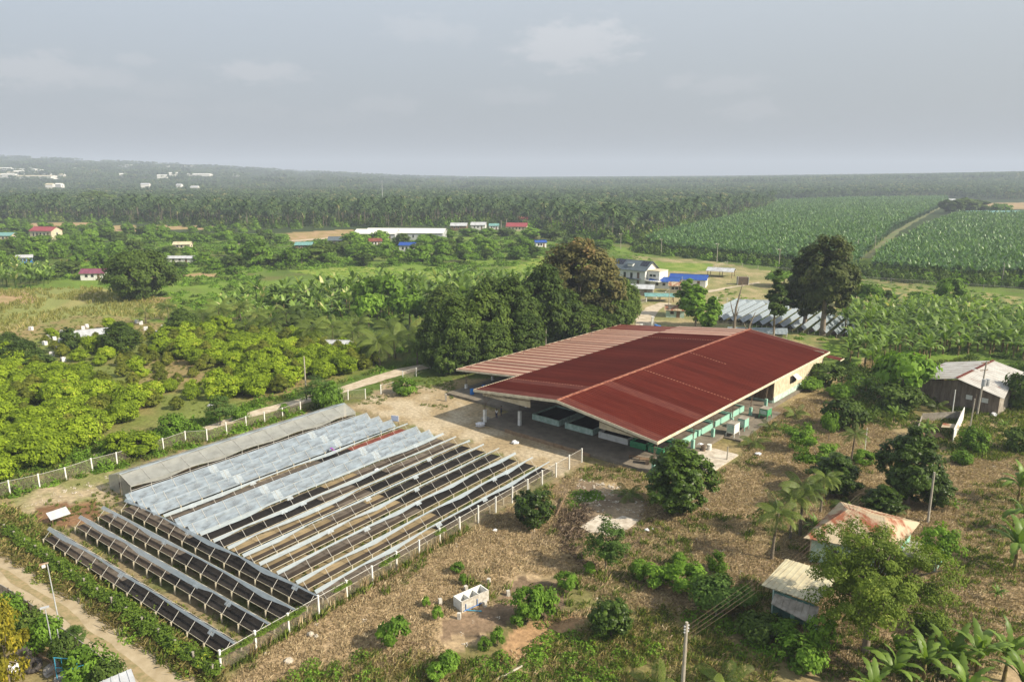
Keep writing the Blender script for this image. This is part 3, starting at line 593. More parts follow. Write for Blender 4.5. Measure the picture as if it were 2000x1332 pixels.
vat(6.3, 10, -11.8, -9.1, 'green_paint', 'short darker green vat beneath the right gable panel', V)
vat(6.3, 10, -14.8, -12.2, 'green_paint', 'green vat at the right front corner of the shed', V)
for k, x in enumerate((11.2, 17.0, 22.8, 28.6)):
    vat(x, x + 5.2, -14.9, -12.0, 'mint', ['mint vat along the right side of the shed, nearest the front corner', 'second mint vat along the open right side of the shed', 'third mint vat along the open right side, behind the white cabinet', 'farthest mint vat along the open right side, beside the wooden cross wall'][k], V, 'mat_grey')
# open-legged cabinets outside the right side
def cabinet(x, y, m, label, w=1.9, d=1.3, h=2.1):
    p = B_O + B_A * x + B_B * y; t = thing('cabinet', label, 'cabinet', (p.x, p.y, .2), B_YAW, 'painted cabinets beside the shed')
    MB().box(-w / 2, w / 2, -d / 2, d / 2, .55, h).obj('body', M[m], t); MB().box(-w / 2 - .05, w / 2 + .05, -d / 2 - .05, d / 2 + .05, h, h + .06).obj('top', M['old_concrete'], t)
    for sx in (-1, 1):
        for sy in (-1, 1): MB().box(sx * w / 2 - .06, sx * w / 2 + .06, sy * d / 2 - .06, sy * d / 2 + .06, -.1, .55).obj('leg', M[m], t)
    MB().box(-w / 2 - .03, -w / 2, -d / 2 + .15, d / 2 - .15, .8, h - .2).obj('door', M['pale_mint'], t); return t
cabinet(21.6, -18.4, 'white', 'large white four-legged cabinet beside the shed, nearest the camera')
cabinet(25.4, -18.4, 'mint', 'mint green four-legged cabinet behind the white one beside the shed', 1.6, 1.2, 1.9)
cabinet(33.4, -18.8, 'green_paint', 'bright green low cabinet beside the shed near the small palms', 1.8, 1.4, 1.7)

# ------------------------------------------------------------------ drying beds under rolled-up plastic
BAY = 2.73; HW = .86; ZT = .84; ZRG = 1.70
_bm = {}
def bmesh_once(key, fn):
    if key not in _bm: _bm[key] = fn()
    return _bm[key]
def leg_me(h): return bmesh_once(('leg', h), lambda: MB().tube((0, 0, -.06), (0, 0, h), .095, .085, 8).me('leg', M['post']))
def tray_me(kind, w):
    def f():
        b = MB(); a, c = {'tan': ('mat_tan', 'beans_brown'), 'dark': ('beans', 'beans'), 'grey': ('mat_grey', 'beans_brown'), 'red': ('beans_red', 'beans_red'), 'brown': ('beans_brown', 'mat_grey')}[kind]
        b.box(0.02, w - .02, -HW, -HW * .12, ZT - .05, ZT + .012, 1); b.box(0.02, w - .02, -HW * .12 + .003, HW, ZT - .05, ZT + .004, 0)
        return b.me('drying_tray', [M[a], M[c]])
    return bmesh_once(('tray', kind, w), f)
def rafter_me():
    return bmesh_once('rafter', lambda: MB().tube((0, -HW, ZT), (0, 0, ZRG), .026, n=4).tube((0, 0, ZRG), (0, HW, ZT), .022, n=4).me('rafter', M['pipe']))
def drying_bed(origin, yaw, L, nb, kinds, covered, label, group, seed, rear='film_thin'):
    r = random.Random(seed); w = L / nb
    t = thing('drying_bed', label, 'drying bed', origin, yaw, group)
    for k in range(nb + 1):
        x = k * w; meshobj('leg', leg_me(ZT + .02), t, (x, -HW - .13, 0)); meshobj('leg', leg_me(ZT - .02), t, (x, HW, 0)); meshobj('rafter', rafter_me(), t, (x, 0, 0))
    if covered:
        for k in range(nb + 1): meshobj('strap', bmesh_once('strap', lambda: MB().tube((0, -HW * 1.14, ZT - .03), (0, 0, ZRG + .09), .03, n=4).me('strap', M['pipe'])), t, (k * w, 0, 0))
    for k in range(nb): meshobj('drying_tray', tray_me(kinds[k], round(w, 3)), t, (k * w, 0, 0))
    MB().box(0, L, -HW - .035, -HW - .003, ZT - .05, ZT + .015).obj('edge_rail', M['post'], t); MB().box(0, L, HW + .003, HW + .035, ZT - .05, ZT + .015).obj('edge_rail', M['post'], t)
    MB().tube((0, 0, ZRG), (L, 0, ZRG), .03, n=4).obj('ridge_rail', M['pipe'], t)
    def sheet(name, m, xs, wf, side, off, sag=0.0, nn=3):
        V = []; F = []
        for i, x in enumerate(xs):
            wd = wf(x)
            for j in range(nn + 1):
                f = j / nn * wd; V.append((x, side * f * HW, ZRG + off - f * (ZRG - ZT) + (math.sin(x * 2.1 + j) * .012 - sag * math.sin(PI * (x % w) / w) * math.sin(PI * f))))
        for i in range(len(xs) - 1):
            for j in range(nn): q = (nn + 1) * i + j; F.append((q, q + 1, q + nn + 2, q + nn + 1))
        me = bpy.data.meshes.new(name); me.from_pydata(V, [], F); me.materials.append(M[m]); me.update()
        for p in me.polygons: p.use_smooth = True
        meshobj(name, me, t)
    if covered:
        xs = [k * w / 5 for k in range(-1, nb * 5 + 2)]
        sheet('plastic_cover', 'film', xs, lambda x: 1.15, -1, .045, .05, 4); sheet('plastic_cover', 'film', xs, lambda x: 1.10, 1, .045, .04, 4)
        for xx, s in ((-.25, -1), (L + .25, 1)):
            me = bpy.data.meshes.new('end_flap'); me.from_pydata([(xx, -HW, ZT - .25), (xx, -HW, ZT), (xx, 0, ZRG + .04), (xx, HW, ZT), (xx, HW, ZT - .3), (xx + s * .1, 0, ZT - .25)], [], [(0, 1, 2, 5), (5, 2, 3, 4)]); me.materials.append(M['film_white']); me.update(); meshobj('end_flap', me, t)
        for kk in (nb // 3, 2 * nb // 3 + 1):     # folded joins in the film
            xs2 = [kk * w - .55, kk * w - .2, kk * w + .25, kk * w + .6]; sheet('film_join', 'film_thin2', xs2, lambda x: 1.0, -1, .065)
    else:
        xs = [k * w / 4 for k in range(-1, nb * 4 + 2)]
        knots = [(0, .34)]; x = 0
        while x < L: x += r.uniform(2.5, 6.5); knots.append((x, r.choice([.10, .16, .20, .40, .13])))
        kx = [q[0] for q in knots]; ky = [q[1] for q in knots]
        sheet('rolled_plastic', 'film_white', xs, lambda x: float(np.interp(x, kx, ky)), -1, .05, .015)
        sheet('rolled_plastic', 'film_white', xs, lambda x: .12, 1, .05, .0)
        if rear: sheet('rear_film', rear, xs, lambda x: 1.0, 1, .03, .03)
        for q in range(2):
            kk = r.randint(1, nb - 1); xs2 = [kk * w - .4, kk * w, kk * w + .45]; sheet('film_join', 'film_thin2', xs2, lambda x: .45, -1, .07)
    return t
rowB = [35.75, 32.9, 30.0, 26.6, 24.45, 21.75, 19.05, 16.5, 13.85, 11.15, 8.3, 5.4, 2.4, -.4]
NB = 14
KB = {3: ['grey'] * 8 + ['dark'] * 2 + ['red'] * 4, 6: ['dark'] * 6 + ['tan'] * 2 + ['grey'] * 6, 7: ['dark'] * 5 + ['grey'] * 2 + ['dark'] * 2 + ['grey'] * 5,
      8: ['tan'] * 5 + ['brown'] * 2 + ['dark'] * 7, 9: ['tan'] * 4 + ['grey'] * 2 + ['tan'] + ['dark'] * 7, 10: ['tan'] * 7 + ['dark'] * 7, 11: ['grey'] * 6 + ['brown'] + ['dark'] * 7,
      12: ['tan'] * 7 + ['dark'] * 7, 13: ['grey'] * 4 + ['tan'] * 2 + ['dark'] * 8}
LB = ['plastic-covered drying bed next to the long dusty tunnel', 'second plastic-covered drying bed from the long tunnel', 'third plastic-covered drying bed, just behind the open red one',
      'open drying bed holding reddish beans where the person in purple works', 'plastic-covered drying bed directly in front of the open red one', 'covered drying bed nearest the camera of all the covered ones',
      'open drying bed right in front of the last covered one, black at its left end', 'open drying bed second in front of the covered ones, a pale cloth on it',
      'open drying bed third in front of the covered ones, tan at its left end', 'open drying bed fourth in front of the covered ones', 'open drying bed fourth from the fence beside the dry grass',
      'open drying bed third from the fence, grey brown at its left end', 'open drying bed second from the fence beside the dry grass', 'open drying bed running right along the fence beside the dry grass']
for k, bb in enumerate(rowB):
    cov = k in (0, 1, 2, 4, 5); p = T_O + T_B * bb
    drying_bed((p.x, p.y, 0), T_YAW, 38.8, NB, KB.get(k, ['grey'] * NB), cov, LB[k], 'drying beds pointing at the red shed', 100 + k)
rowA = [(-1.05, -.9, 33.8), (-3.7, -1.0, 33.9), (-6.45, -.8, 33.5), (-9.85, -.9, 33.3)]
LA = ['crosswise drying bed of dark beans closest to the ends of the other beds', 'crosswise drying bed second from the ends of the other beds', 'crosswise drying bed second from the weedy hedge by the dirt road', 'crosswise drying bed right beside the weedy hedge by the dirt road']
for k, (aa, b0, b1) in enumerate(rowA):
    p = T_O + T_A * aa + T_B * b1
    drying_bed((p.x, p.y, 0), T_YAW - PI / 2, b1 - b0, 13, [['grey'] * 5 + ['dark'] * 8, ['grey'] * 6 + ['dark'] * 7, ['grey'] * 7 + ['dark'] * 6, ['grey'] * 6 + ['dark'] * 7][k], False, LA[k], 'crosswise drying beds by the dirt road', 200 + k)
# the long plastic tunnel
p = T_O + T_A * .9 + T_B * 37.3
tun = thing('drying_tunnel', 'long dusty plastic-covered drying tunnel beside the left fence', 'greenhouse', (p.x, p.y, 0), T_YAW)
TL = 37.2; TWD = 5.4; TR = 2.9
b = MB(); n = 14
def tun_sheet(name, pts_y, m, x0, x1):
    V = []; F = []; xs = np.linspace(x0, x1, 57)
    for i, x in enumerate(xs):
        for j, (y, z) in enumerate(pts_y): V.append((x, y, z + math.sin(x * 1.3 + j * 2) * .03 - .05 * abs(math.sin(PI * (x / TL) * n)) * (0 < j < len(pts_y) - 1)))
    q = len(pts_y)
    for i in range(len(xs) - 1):
        for j in range(q - 1): F.append((i * q + j, i * q + j + 1, (i + 1) * q + j + 1, (i + 1) * q + j))
    me = bpy.data.meshes.new(name); me.from_pydata(V, [], F); me.materials.append(M[m]); me.update(); meshobj(name, me, tun)
MID = 2.5
tun_sheet('roof_film', [(-.15, 1.95), (MID * .5, 2.48), (MID - .28, TR - .03)], 'film_house', 0, TL); tun_sheet('roof_film', [(MID + .28, TR - .03), (MID + 1.4, 2.5), (TWD + .1, 2.0)], 'film_house', 0, TL)
tun_sheet('ridge_film', [(MID - .3, TR), (MID, TR + .06), (MID + .3, TR)], 'film_white', -.05, TL + .05); tun_sheet('side_film', [(TWD + .1, 2.0), (TWD + .15, 1.0), (TWD + .2, .1)], 'film_house', 0, TL)
V = []; F = []; xs = np.linspace(0, TL, 57)
for i, x in enumerate(xs): d = .12 + .38 * abs(math.sin(x * .37)) ** 2 * (.4 + .6 * abs(math.sin(x * .11 + 1))); V += [(x, -.17, 1.96), (x, -.22, 1.96 - d)]
F = [(2 * i, 2 * i + 1, 2 * i + 3, 2 * i + 2) for i in range(56)]
me = bpy.data.meshes.new('side_flap'); me.from_pydata(V, [], F); me.materials.append(M['film_house']); me.update(); meshobj('side_flap', me, tun)
for x in (-.06, TL + .02):
    for (y0, y1) in ((-.1, 2.15), (2.75, TWD + .1)):
        za = 1.95 + (TR - 1.95) * min(1, max(0, (y0 + .1) / MID)) if y0 < MID else TR - (TR - 2.0) * (y0 - MID) / (TWD - MID); zb = 1.95 + (TR - 1.95) * (y1 + .1) / MID if y1 < MID else 2.0
        MB().face([(x, y0, .05), (x, y1, .05), (x, y1, zb), (x, y0, za)]).obj('end_film', M['film_house'], tun)
for i in range(n + 1):
    x = i * TL / n; fm = bmesh_once('tunnel_frame', lambda: MB().tube((0, -.1, 0), (0, -.1, 1.9), .04, n=4).tube((0, TWD, 0), (0, TWD, 1.95), .04, n=4).tube((0, -.12, 2.02), (0, MID, TR + .10), .03, n=4).tube((0, MID, TR + .10), (0, TWD, 2.06), .03, n=4).tube((0, MID, 0), (0, MID, TR), .035, n=4).me('frame_hoop', M['pipe']))
    meshobj('frame_hoop', fm, tun, (x, 0, 0))
for y in (.9, 4.2):
    MB().box(.3, TL - .3, y - .75, y + .75, .75, .82).obj('drying_tray', M['beans_brown'], tun)
for z in (.85, 1.3): MB().tube((0, -.12, z), (TL, -.12, z), .03, n=4).obj('side_rail', M['pipe'], tun)

# ------------------------------------------------------------------ fences
def fence(label, pts, h, name='wire_fence', net=True, rails=(1.0,), postw=.145, pm='white', lean=0.02, gap=(), cat='fence', netm='net', skip=()):
    t = thing(name, label, cat, (pts[0][0], pts[0][1], 0)); o = Vector((pts[0][0], pts[0][1], 0)); rr = random.Random(len(label))
    P = [Vector((p[0], p[1], 0)) - o for p in pts]
    for i, p in enumerate(P):
        if i in skip: continue
        d = (P[min(i + 1, len(P) - 1)] - P[max(i - 1, 0)]); a = math.atan2(d.y, d.x); hh = h * rr.uniform(.96, 1.03)
        meshobj('post', bmesh_once(('post', postw, pm), lambda: MB().box(-postw / 2, postw / 2, -postw / 2, postw / 2, -.1, .965).box(-postw / 2 - .02, postw / 2 + .02, -postw / 2 - .02, postw / 2 + .02, .968, 1.0).me('post', M[pm])), t, tuple(p), (rr.uniform(-lean, lean), rr.uniform(-lean, lean), a), (1, 1, hh))
    for i in range(len(P) - 1):
        if i in gap: continue
        a, c = P[i], P[i + 1]
        for f in rails:
            MB().tube((a.x, a.y, h * f * .93), (c.x, c.y, h * f * .93), .028, n=4).obj('rail', M['pipe'], t)
        if net: MB().face([(a.x, a.y, .05), (c.x, c.y, .05), (c.x, c.y, h * .92), (a.x, a.y, h * .92)]).obj('wire_panel', M[netm], t)
    return t
f1 = [(430, 1312), (497, 1275), (560, 1242), (617, 1205), (671, 1175), (723, 1140), (770, 1105), (816, 1090), (858, 1062), (897, 1040), (935, 1022), (970, 1000), (1005, 980), (1037, 962), (1066, 949), (1095, 933), (1121, 919), (1148, 907)]
f1w = [tuple(T_O + T_A * q + T_B * -1.95)[:2] for q in np.linspace(-11.6, 45.6, 18)]
F1 = fence('wire fence with white concrete posts between the drying beds and the dry grass', f1w, 2.15)
f2w = W([(-70, 990), (20, 965), (78, 952), (130, 938), (181, 920), (229, 908), (276, 893), (320, 880), (363, 865), (405, 862), (443, 848), (481, 835), (517, 825), (552, 817), (587, 805), (620, 796), (651, 790), (680, 781), (714, 779)])
fence('wire fence with white concrete posts beside the long plastic tunnel', f2w, 1.95)
f3w = [tuple(T_O + T_A * -12.3 + T_B * q)[:2] for q in np.linspace(-1.9, 51, 20)]
fence('vine-covered wire fence between the crosswise beds and the dirt road', f3w, 1.25, pm='old_concrete', rails=())
fence('short wire gate fence with white posts beside the green verge of the lane', W([(744, 770), (768, 765), (787, 742), (813, 735), (840, 720)]), 1.9, gap=(1,))
fence('dark shade-net fence along the lower side of the dirt road', W([(-120, 1105), (-40, 1142), (20, 1178), (60, 1205), (110, 1245), (150, 1275), (190, 1305), (228, 1340)]), 1.7, netm='shade_net', rails=(1.0,), pm='steel', postw=.08)
fence('low wall fence with white posts beside the gate road', W([(1243, 598), (1262, 590), (1281, 583), (1300, 578), (1310, 570)]), 1.5, postw=.25, rails=(1.0, .3))
fence('wire fence across the field behind the big grove trees', W([(1560, 545), (1620, 548), (1680, 552), (1740, 556), (1800, 560), (1860, 564), (1920, 569), (2010, 576)]), 2.4, postw=.15, pm='pole')
fence('line of pale posts bounding the field behind the covered beds', W([(1400, 588), (1420, 590), (1440, 591), (1460, 592), (1478, 594), (1500, 595)]), 1.4, postw=.2, rails=(.9,), net=False)
fence('fence of thin posts on the green lawn beside the white two-storey house', W([(1395, 525), (1420, 518), (1450, 522), (1480, 527), (1520, 530), (1560, 534)]), 1.8, postw=.15, pm='pole')

# ------------------------------------------------------------------ poles
def pole(u, v, vtop, label, r=.14, arms=0, lamp=False, name='utility_pole', cat='pole', tr=False, m='pole', lean=(0, 0), wires=None, paint=False, yawarm=.5):
    p = G(u, v); h = height_to(p, vtop)
    t = thing(name, label, cat, tuple(p)); t.rotation_euler = (lean[0], lean[1], yawarm)
    MB().tube((0, 0, -.2), (0, 0, h), r, r * .68, 8).obj('shaft', M[m], t)
    for k in range(arms):
        z = h - .35 - k * 1.3; MB().box(-1.15, 1.15, .10, .2, z, z + .12).obj('crossarm', M['wood'], t)
        for x in (-1.0, -.4, .4, 1.0): MB().tube((x, .15, z + .12), (x, .15, z + .34), .05, .03, 6).obj('insulator', M['white'], t)
    if lamp:
        a = MB().tube((0, 0, h - .1), (-.9, 0, h + .05), .045, .035, 5); a.obj('lamp_arm', M['galv'], t)
        MB().box(-1.5, -.85, -.16, .16, h - .06, h + .06).obj('lamp_head', M['white'], t)
    if tr:
        for x in (-.55, .55): MB().tube((x, -.45, h - 4.2), (x, -.45, h - 3.0), .34, .34, 10).obj('transformer', M['galv'], t)
        MB().box(-.7, .7, -.3, -.16, h - 3.9, h - 3.78).obj('bracket', M['steel'], t)
    if paint: MB().tube((0, 0, .3), (0, 0, 1.3), r * 1.04, r * 1.02, 8).obj('painted_band', M['steel'], t)
    return t, h
PF = 'utility poles across the fields'
pole(599, 783, 696, 'tall concrete pole with a black painted foot beside the pale lane on the left', .15, paint=True)
tlamp, _ = pole(118, 1228, 1098, 'thin lamp post with a small rusty hood standing by the dirt road', .06, name='lamp_post', cat='lamp post', m='galv', lean=(0, -.04))
MB().box(-.6, .12, -.1, .1, _ - .02, _ + .05).obj('hood', M['galv_rust'], tlamp); MB().box(-.42, -.15, -.12, .12, _ - .32, _ - .03).obj('lamp_head', M['white'], tlamp)
t2, h2 = pole(108, 1290, 1186, 'short lamp post wrapped in greenery below the dirt road', .05, name='lamp_post', cat='lamp post', m='galv', lean=(0, -.03)); MB().box(-.35, .3, -.12, .12, h2, h2 + .1).obj('lamp_head', M['galv'], t2)
pole(122, 1296, 1228, 'thin grey post right of the short greenery-wrapped lamp post', .05, name='post', cat='post', m='galv')
tp, hp = pole(1331, 1372, 1215, 'near concrete power pole at the bottom of the picture', .17, name='utility_pole', lean=(0, .01))
for z, x in ((-.35, .2), (-.6, -.2), (-.85, .2)): MB().box(-.24, .24, -.05, .05, hp + z, hp + z + .08).obj('insulator', M['galv'], tp)
pole(1812, 1020, 922, 'concrete power pole standing behind the rusty hip-roofed hut', .16)
pole(1908, 813, 706, 'power pole with two crossarms and twin transformers by the grey-roofed shed', .17, arms=2, tr=True, lean=(0, .06))
pole(1859, 814, 761, 'bare white pole beside the ruined wall', .10, name='post', cat='post', m='white')
pole(1892, 851, 779, 'pale bare pole in front of the ruined wall', .11, name='post', cat='post', lean=(0, .04))
pole(1901, 806, 770, 'thin rusty red pipe standing beside the power pole', .06, name='pipe_post', cat='post', m='galv_rust', lean=(0, .08))
pole(1689, 880, 836, 'small weathered stake amid the shrubs right of the shed', .07, name='post', cat='post', m='white')
pole(1420, 899, 872, 'short concrete post at the edge of the worn apron', .11, name='post', cat='post')
pole(1066, 690, 641, 'white concrete pole rising behind the striped lower roof', .13)
pole(1157, 668, 641, 'short white pole at the far edge of the striped lower roof', .16, name='post', cat='post')
pole(1212, 487, 457, 'lamp pole with a double arm at the edge of the palm grove', .16, arms=1, lamp=True)
pole(1291, 499, 467, 'lamp pole nearest behind the white two-storey house', .16, arms=1, lamp=True)
pole(1400, 513, 476, 'lamp pole behind the blue roofs at the plantation edge', .17, arms=1, lamp=True)
pole(1521, 522, 487, 'lamp pole left of the large dark tree at the plantation edge', .17, arms=1, lamp=True)
pole(1672, 586, 552, 'concrete pole just right of the large dark tree', .17)
pole(1957, 550, 515, 'bare pole at the right edge of the plantation hedge', .17)
pole(1674, 497, 467, 'bare pole left of the plantation track', .2)
pole(1708, 488, 459, 'bare pole beside the lower part of the plantation track', .2)
pole(1140, 480, 470, 'short pole with a lamp in front of the palm grove', .18, lamp=True)
for k, (u, v, vt) in enumerate(((979, 448, 431), (989, 449, 428), (1030, 450, 433), (1077, 455, 440))):
    pole(u, v, vt, ['leftmost of the twin poles near the small roofs by the grove', 'right one of the twin poles near the small roofs by the grove', 'pole just right of the red-roofed farmhouse', 'pole between the farmhouse and the dark grove trees'][k], .22, arms=1)
pole(748, 412, 353, 'slender tall mast rising above the distant palms', .35, name='radio_mast', cat='mast', m='galv')
pole(1306, 600, 573, 'grey pole beside the gate guard hut', .14)
pole(1330, 590, 540, 'tall grey pole beside the blue-roofed sheds', .12)
# wires from the near pole to the pole behind the hut
pa = G(1331, 1372) + Vector((0, 0, hp - .4)); q0 = G(1600, 1150); pb = Vector((q0.x + 6, q0.y + 6, 7.5))
for k, off in enumerate((0, .35, .7, 1.05)):
    b = MB(); pts = []
    for i in range(17):
        f = i / 16; q = pa.lerp(pb, f); pts.append((q.x + off * .3, q.y, q.z - off * .9 - math.sin(PI * f) * (.5 + off * .3)))
    b.path(pts, [.011] * 17, 4); o = b.obj('overhead_wire', M['steel'])
    tag(o, ['topmost overhead wire from the near concrete pole', 'second overhead wire from the near concrete pole', 'third overhead wire from the near concrete pole', 'lowest overhead wire from the near concrete pole'][k], 'wire', 'overhead wires')

# ------------------------------------------------------------------ labels that name a neighbour
LMK = [(1755, 745, 'the broad light green tree'), (1640, 715, 'the dark shrub at the shed corner'), (1850, 590, 'the bare reddish shrub'), (1957, 540, 'the bare pole at the right edge'), (1672, 580, 'the concrete pole'), (1625, 640, 'the rightmost covered white bed'), (1940, 700, 'the ridge of the grey-roofed shed'), (120, 870, 'the fence at the lower left'), (235, 880, 'the leafy bush by the tunnel end'), (330, 770, 'the middle of the open orchard grass'), (500, 720, 'the crowded orchard part'), (0, 780, 'the far left orchard edge'), (75, 355, 'the long lowest white roof of the hill town'), (52, 343, 'the larger cream building of the hill town'), (390, 350, 'the lone long white hillside building'), (248, 331, 'the pale grey roof high on the hill'), (370, 332, 'the small roof near the hill crest'), (92, 460, 'the unfinished pink-roofed house'), (187, 538, 'the purple-roofed house'), (8, 465, 'the teal-roofed house at the left edge'), (50, 510, 'the tiny blue-walled shack'), (358, 482, 'the small tan hut'), (355, 508, 'the long low silvery shed'), (595, 482, 'the dark teal-roofed hut'), (660, 474, 'the dark grey-roofed house'), (797, 487, 'the blue-roofed white house'), (775, 462, 'the white warehouse'), (897, 446, 'the grey-roofed house'), (1010, 445, 'the red-roofed farmhouse'), (1055, 480, 'the narrow blue-topped hut'), (264, 540, 'the very large round field tree'), (60, 585, 'the corn field'), (450, 560, 'the green meadow edge'), (187, 665, 'the pale orchard shed'), (240, 660, 'the dark round orchard tree'), (360, 635, 'the second dark round orchard tree'), (599, 740, 'the tall pole by the lane'), (272, 868, 'the dark bush on the left fence'), (45, 700, 'the dark trees at the left edge'), (412, 790, 'the white bag on the lawn'), (655, 690, 'the small silvery tin roof'), (870, 690, 'the left end of the dark tree mass'), (1900, 730, 'the grey-roofed shed'), (1733, 580, 'the lone round bush'), (1600, 640, 'the tall brown-tipped tree'), (1800, 590, 'the green bush in the field'), (745, 590, 'the layered light green tree'), (748, 400, 'the slender mast'), (190, 395, 'the flat-topped tree over the grove'), (1212, 470, 'the double-armed lamp pole'), (1291, 483, 'the lamp pole behind the white house'), (1400, 495, 'the lamp pole behind the blue roofs'), (430, 600, 'the left end of the banana grove'), (1450, 440, 'the plantation'), (0, 900, 'the lower left edge of the picture'), (90, 800, 'the left edge of the picture')]
def to_px(p):
    zc = p[1] * cP - (p[2] - CAM_H) * sP; return 1000 + FPX * p[0] / zc, 666 - FPX * (p[1] * sP + (p[2] - CAM_H) * cP) / zc
_seen = {}
def near_label(base, p):
    u, v = to_px(p); best = sorted(LMK, key=lambda q: math.hypot(q[0] - u, (q[1] - v) * 1.8))
    for q in best[:3]:
        du, dv = u - q[0], v - q[1]
        rel = ('far left of ' if du < -60 else 'just left of ') if du < 0 and abs(du) > abs(dv) * 1.3 else ('far right of ' if du > 60 else 'just right of ') if du > 0 and abs(du) > abs(dv) * 1.3 else ('well behind ' if dv < -16 else 'behind ') if dv < 0 else ('well in front of ' if dv > 16 else 'in front of ')
        lb = base + ' ' + rel + q[2]
        if len(lb.split()) > 16: continue
        if lb not in _seen: _seen[lb] = 1; return lb
    return ' '.join((base + ' ' + rel + q[2]).split()[:16])

# ------------------------------------------------------------------ houses and sheds
def roof_piece(name, pts, m, parent, o, th=.06, ribs=0, ribm=None):
    """a roof sheet from world corner points (eave a, eave b, ridge b, ridge a), ribbed down the slope"""
    P = [Vector(p) - o for p in pts]; b = MB(); nrm = (P[1] - P[0]).cross(P[3] - P[0])
    if nrm.z < 0: P = [P[1], P[0], P[3], P[2]]
    b.slab(P, th)
    for k in range(ribs):
        f0, f1 = (k + .40) / ribs, (k + .60) / ribs; u = Vector((0, 0, .035))
        b.slab([P[0].lerp(P[1], f0) + u, P[0].lerp(P[1], f1) + u, P[3].lerp(P[2], f1) + u, P[3].lerp(P[2], f0) + u], .033, 1 if ribm else 0)
    return b.obj(name, [M[m]] + ([M[ribm]] if ribm else []), parent)

def gable_house(label, loc, rz, L, Wd, hw, hr, roofm, wallm, cat='house', name='house', wins=2, over=.5, group=None, door=True, open_=False, solar=0, z0=None):
    """ridge along local x; the long side facing local -y carries door and windows"""
    t = thing(name, label, cat, loc, rz, group); a, c = L / 2, Wd / 2
    if open_:
        for x in (-a + .2, 0, a - .2):
            for y in (-c + .2, c - .2): MB().box(x - .1, x + .1, y - .1, y + .1, -.1, hw).obj('post', M['wood'], t)
    else:
        MB().box(-a, a, -c, -c + .15, -.2, hw).obj('wall', M[wallm], t); MB().box(-a, a, c - .15, c, -.2, hw).obj('wall', M[wallm], t)
        for x in (-a, a - .15):
            b = MB(); i = 0; b.v = [(x, -c + .152, -.2), (x, c - .152, -.2), (x, c - .152, hw), (x, 0, hw + hr - .12), (x, -c + .152, hw)]; b.v += [(p[0] + .15, p[1], p[2]) for p in b.v]
            b.f = [(0, 1, 2, 3, 4)[::-1], (5, 6, 7, 8, 9), (0, 1, 6, 5), (1, 2, 7, 6), (2, 3, 8, 7), (3, 4, 9, 8), (4, 0, 5, 9)]; b.m = [0] * 7; b.obj('gable_wall', M[wallm], t)
        for k in range(wins):
            x = -a + L * (k + 1) / (wins + 1 + (1 if door else 0)); f = MB().box(x - .6, x + .6, -c - .05, -c - .003, hw * .38, hw * .8).obj('window', M['white'], t)
            MB().box(x - .52, x + .52, -c - .07, -c - .053, hw * .41, hw * .77).obj('pane', M['glass'], f)
        f = MB().box(a + .003, a + .05, -.7, .7, hw * .38, hw * .8).obj('window', M['white'], t); MB().box(a + .053, a + .07, -.6, .6, hw * .41, hw * .77).obj('pane', M['glass'], f)
        if door: MB().box(a - L / (wins + 2) - .5, a - L / (wins + 2) + .5, -c - .05, -c - .003, -.1, hw * .8).obj('door', M['wood'], t)
    sl = hr / c; ee = over
    for s in (-1, 1):
        b = MB(); q = [(-a - ee, s * (c + ee), hw - ee * sl), (a + ee, s * (c + ee), hw - ee * sl), (a + ee, 0, hw + hr), (-a - ee, 0, hw + hr)]
        b.slab(q if s < 0 else q[::-1], .1); n = max(3, int(L / 2.2))
        for k in range(n):
            x = -a - ee + (L + 2 * ee) * (k + .5) / n; q = [(x - .06, s * (c + ee), hw - ee * sl + .04), (x + .06, s * (c + ee), hw - ee * sl + .04), (x + .06, 0, hw + hr + .04), (x - .06, 0, hw + hr + .04)]
            b.slab(q if s < 0 else q[::-1], .038)
        ro = b.obj('roof_slope', M[roofm], t)
        if solar and s < 0:
            for k in range(solar):
                x = -a + .6 + (k if k < solar // 2 else k - solar // 2 + (L - 1.2 - solar * 1.1) / 1.1 + solar / 2) * 1.15
                q = [(x, -c * .62, hw + hr * .38 + .12), (x + 1.0, -c * .62, hw + hr * .38 + .12), (x + 1.0, -c * .08, hw + hr * .92 + .12), (x, -c * .08, hw + hr * .92 + .12)]
                MB().slab(q, .05).obj('solar_panel', M['solar'], ro)
    MB().box(-a - ee, a + ee, -.12, .12, hw + hr - .02, hw + hr + .07).obj('ridge_cap', M[roofm], t)
    return t
def hyaw(u0, v0, u1, v1, z=0): p, q = G(u0, v0, z), G(u1, v1, z); return math.atan2(q.y - p.y, q.x - p.x)

# modern white house
wh = gable_house('white two-storey house with a slate roof, solar panels and dark windows', tuple(G(1238, 556)), -.72, 14.5, 8.5, 6.6, 2.7, 'dark_grey_roof', 'white', wins=3, over=.8, solar=6)
MB().box(7.4, 12.2, -2.6, 3.6, -.2, 6.1).obj('annex', M['white'], wh); MB().box(7.3, 12.3, -2.7, 3.7, 6.1, 6.35).obj('annex_roof', M['cream'], wh)
for x in (8.2, 9.6): f = MB().box(x, x + 1.1, -2.66, -2.603, 4.1, 4.9).obj('window', M['glass'], wh)
MB().box(7.3, 13.2, -4.9, -2.7, 2.6, 2.8).obj('balcony', M['white'], wh)
for k in range(9): MB().box(7.4 + k * .7, 7.46 + k * .7, -4.88, -4.82, 2.8, 3.7).obj('baluster', M['dark_grey_roof'], wh)
MB().box(7.3, 13.2, -4.9, -4.8, 3.7, 3.78).obj('handrail', M['dark_grey_roof'], wh)
MB().box(-7.0, -2.0, -4.33, -4.26, .2, 2.5).obj('lower_window', M['glass'], wh); MB().box(-1, 5.5, -6.2, -4.3, 2.9, 3.1).obj('porch_roof', M['dark_grey_roof'], wh)
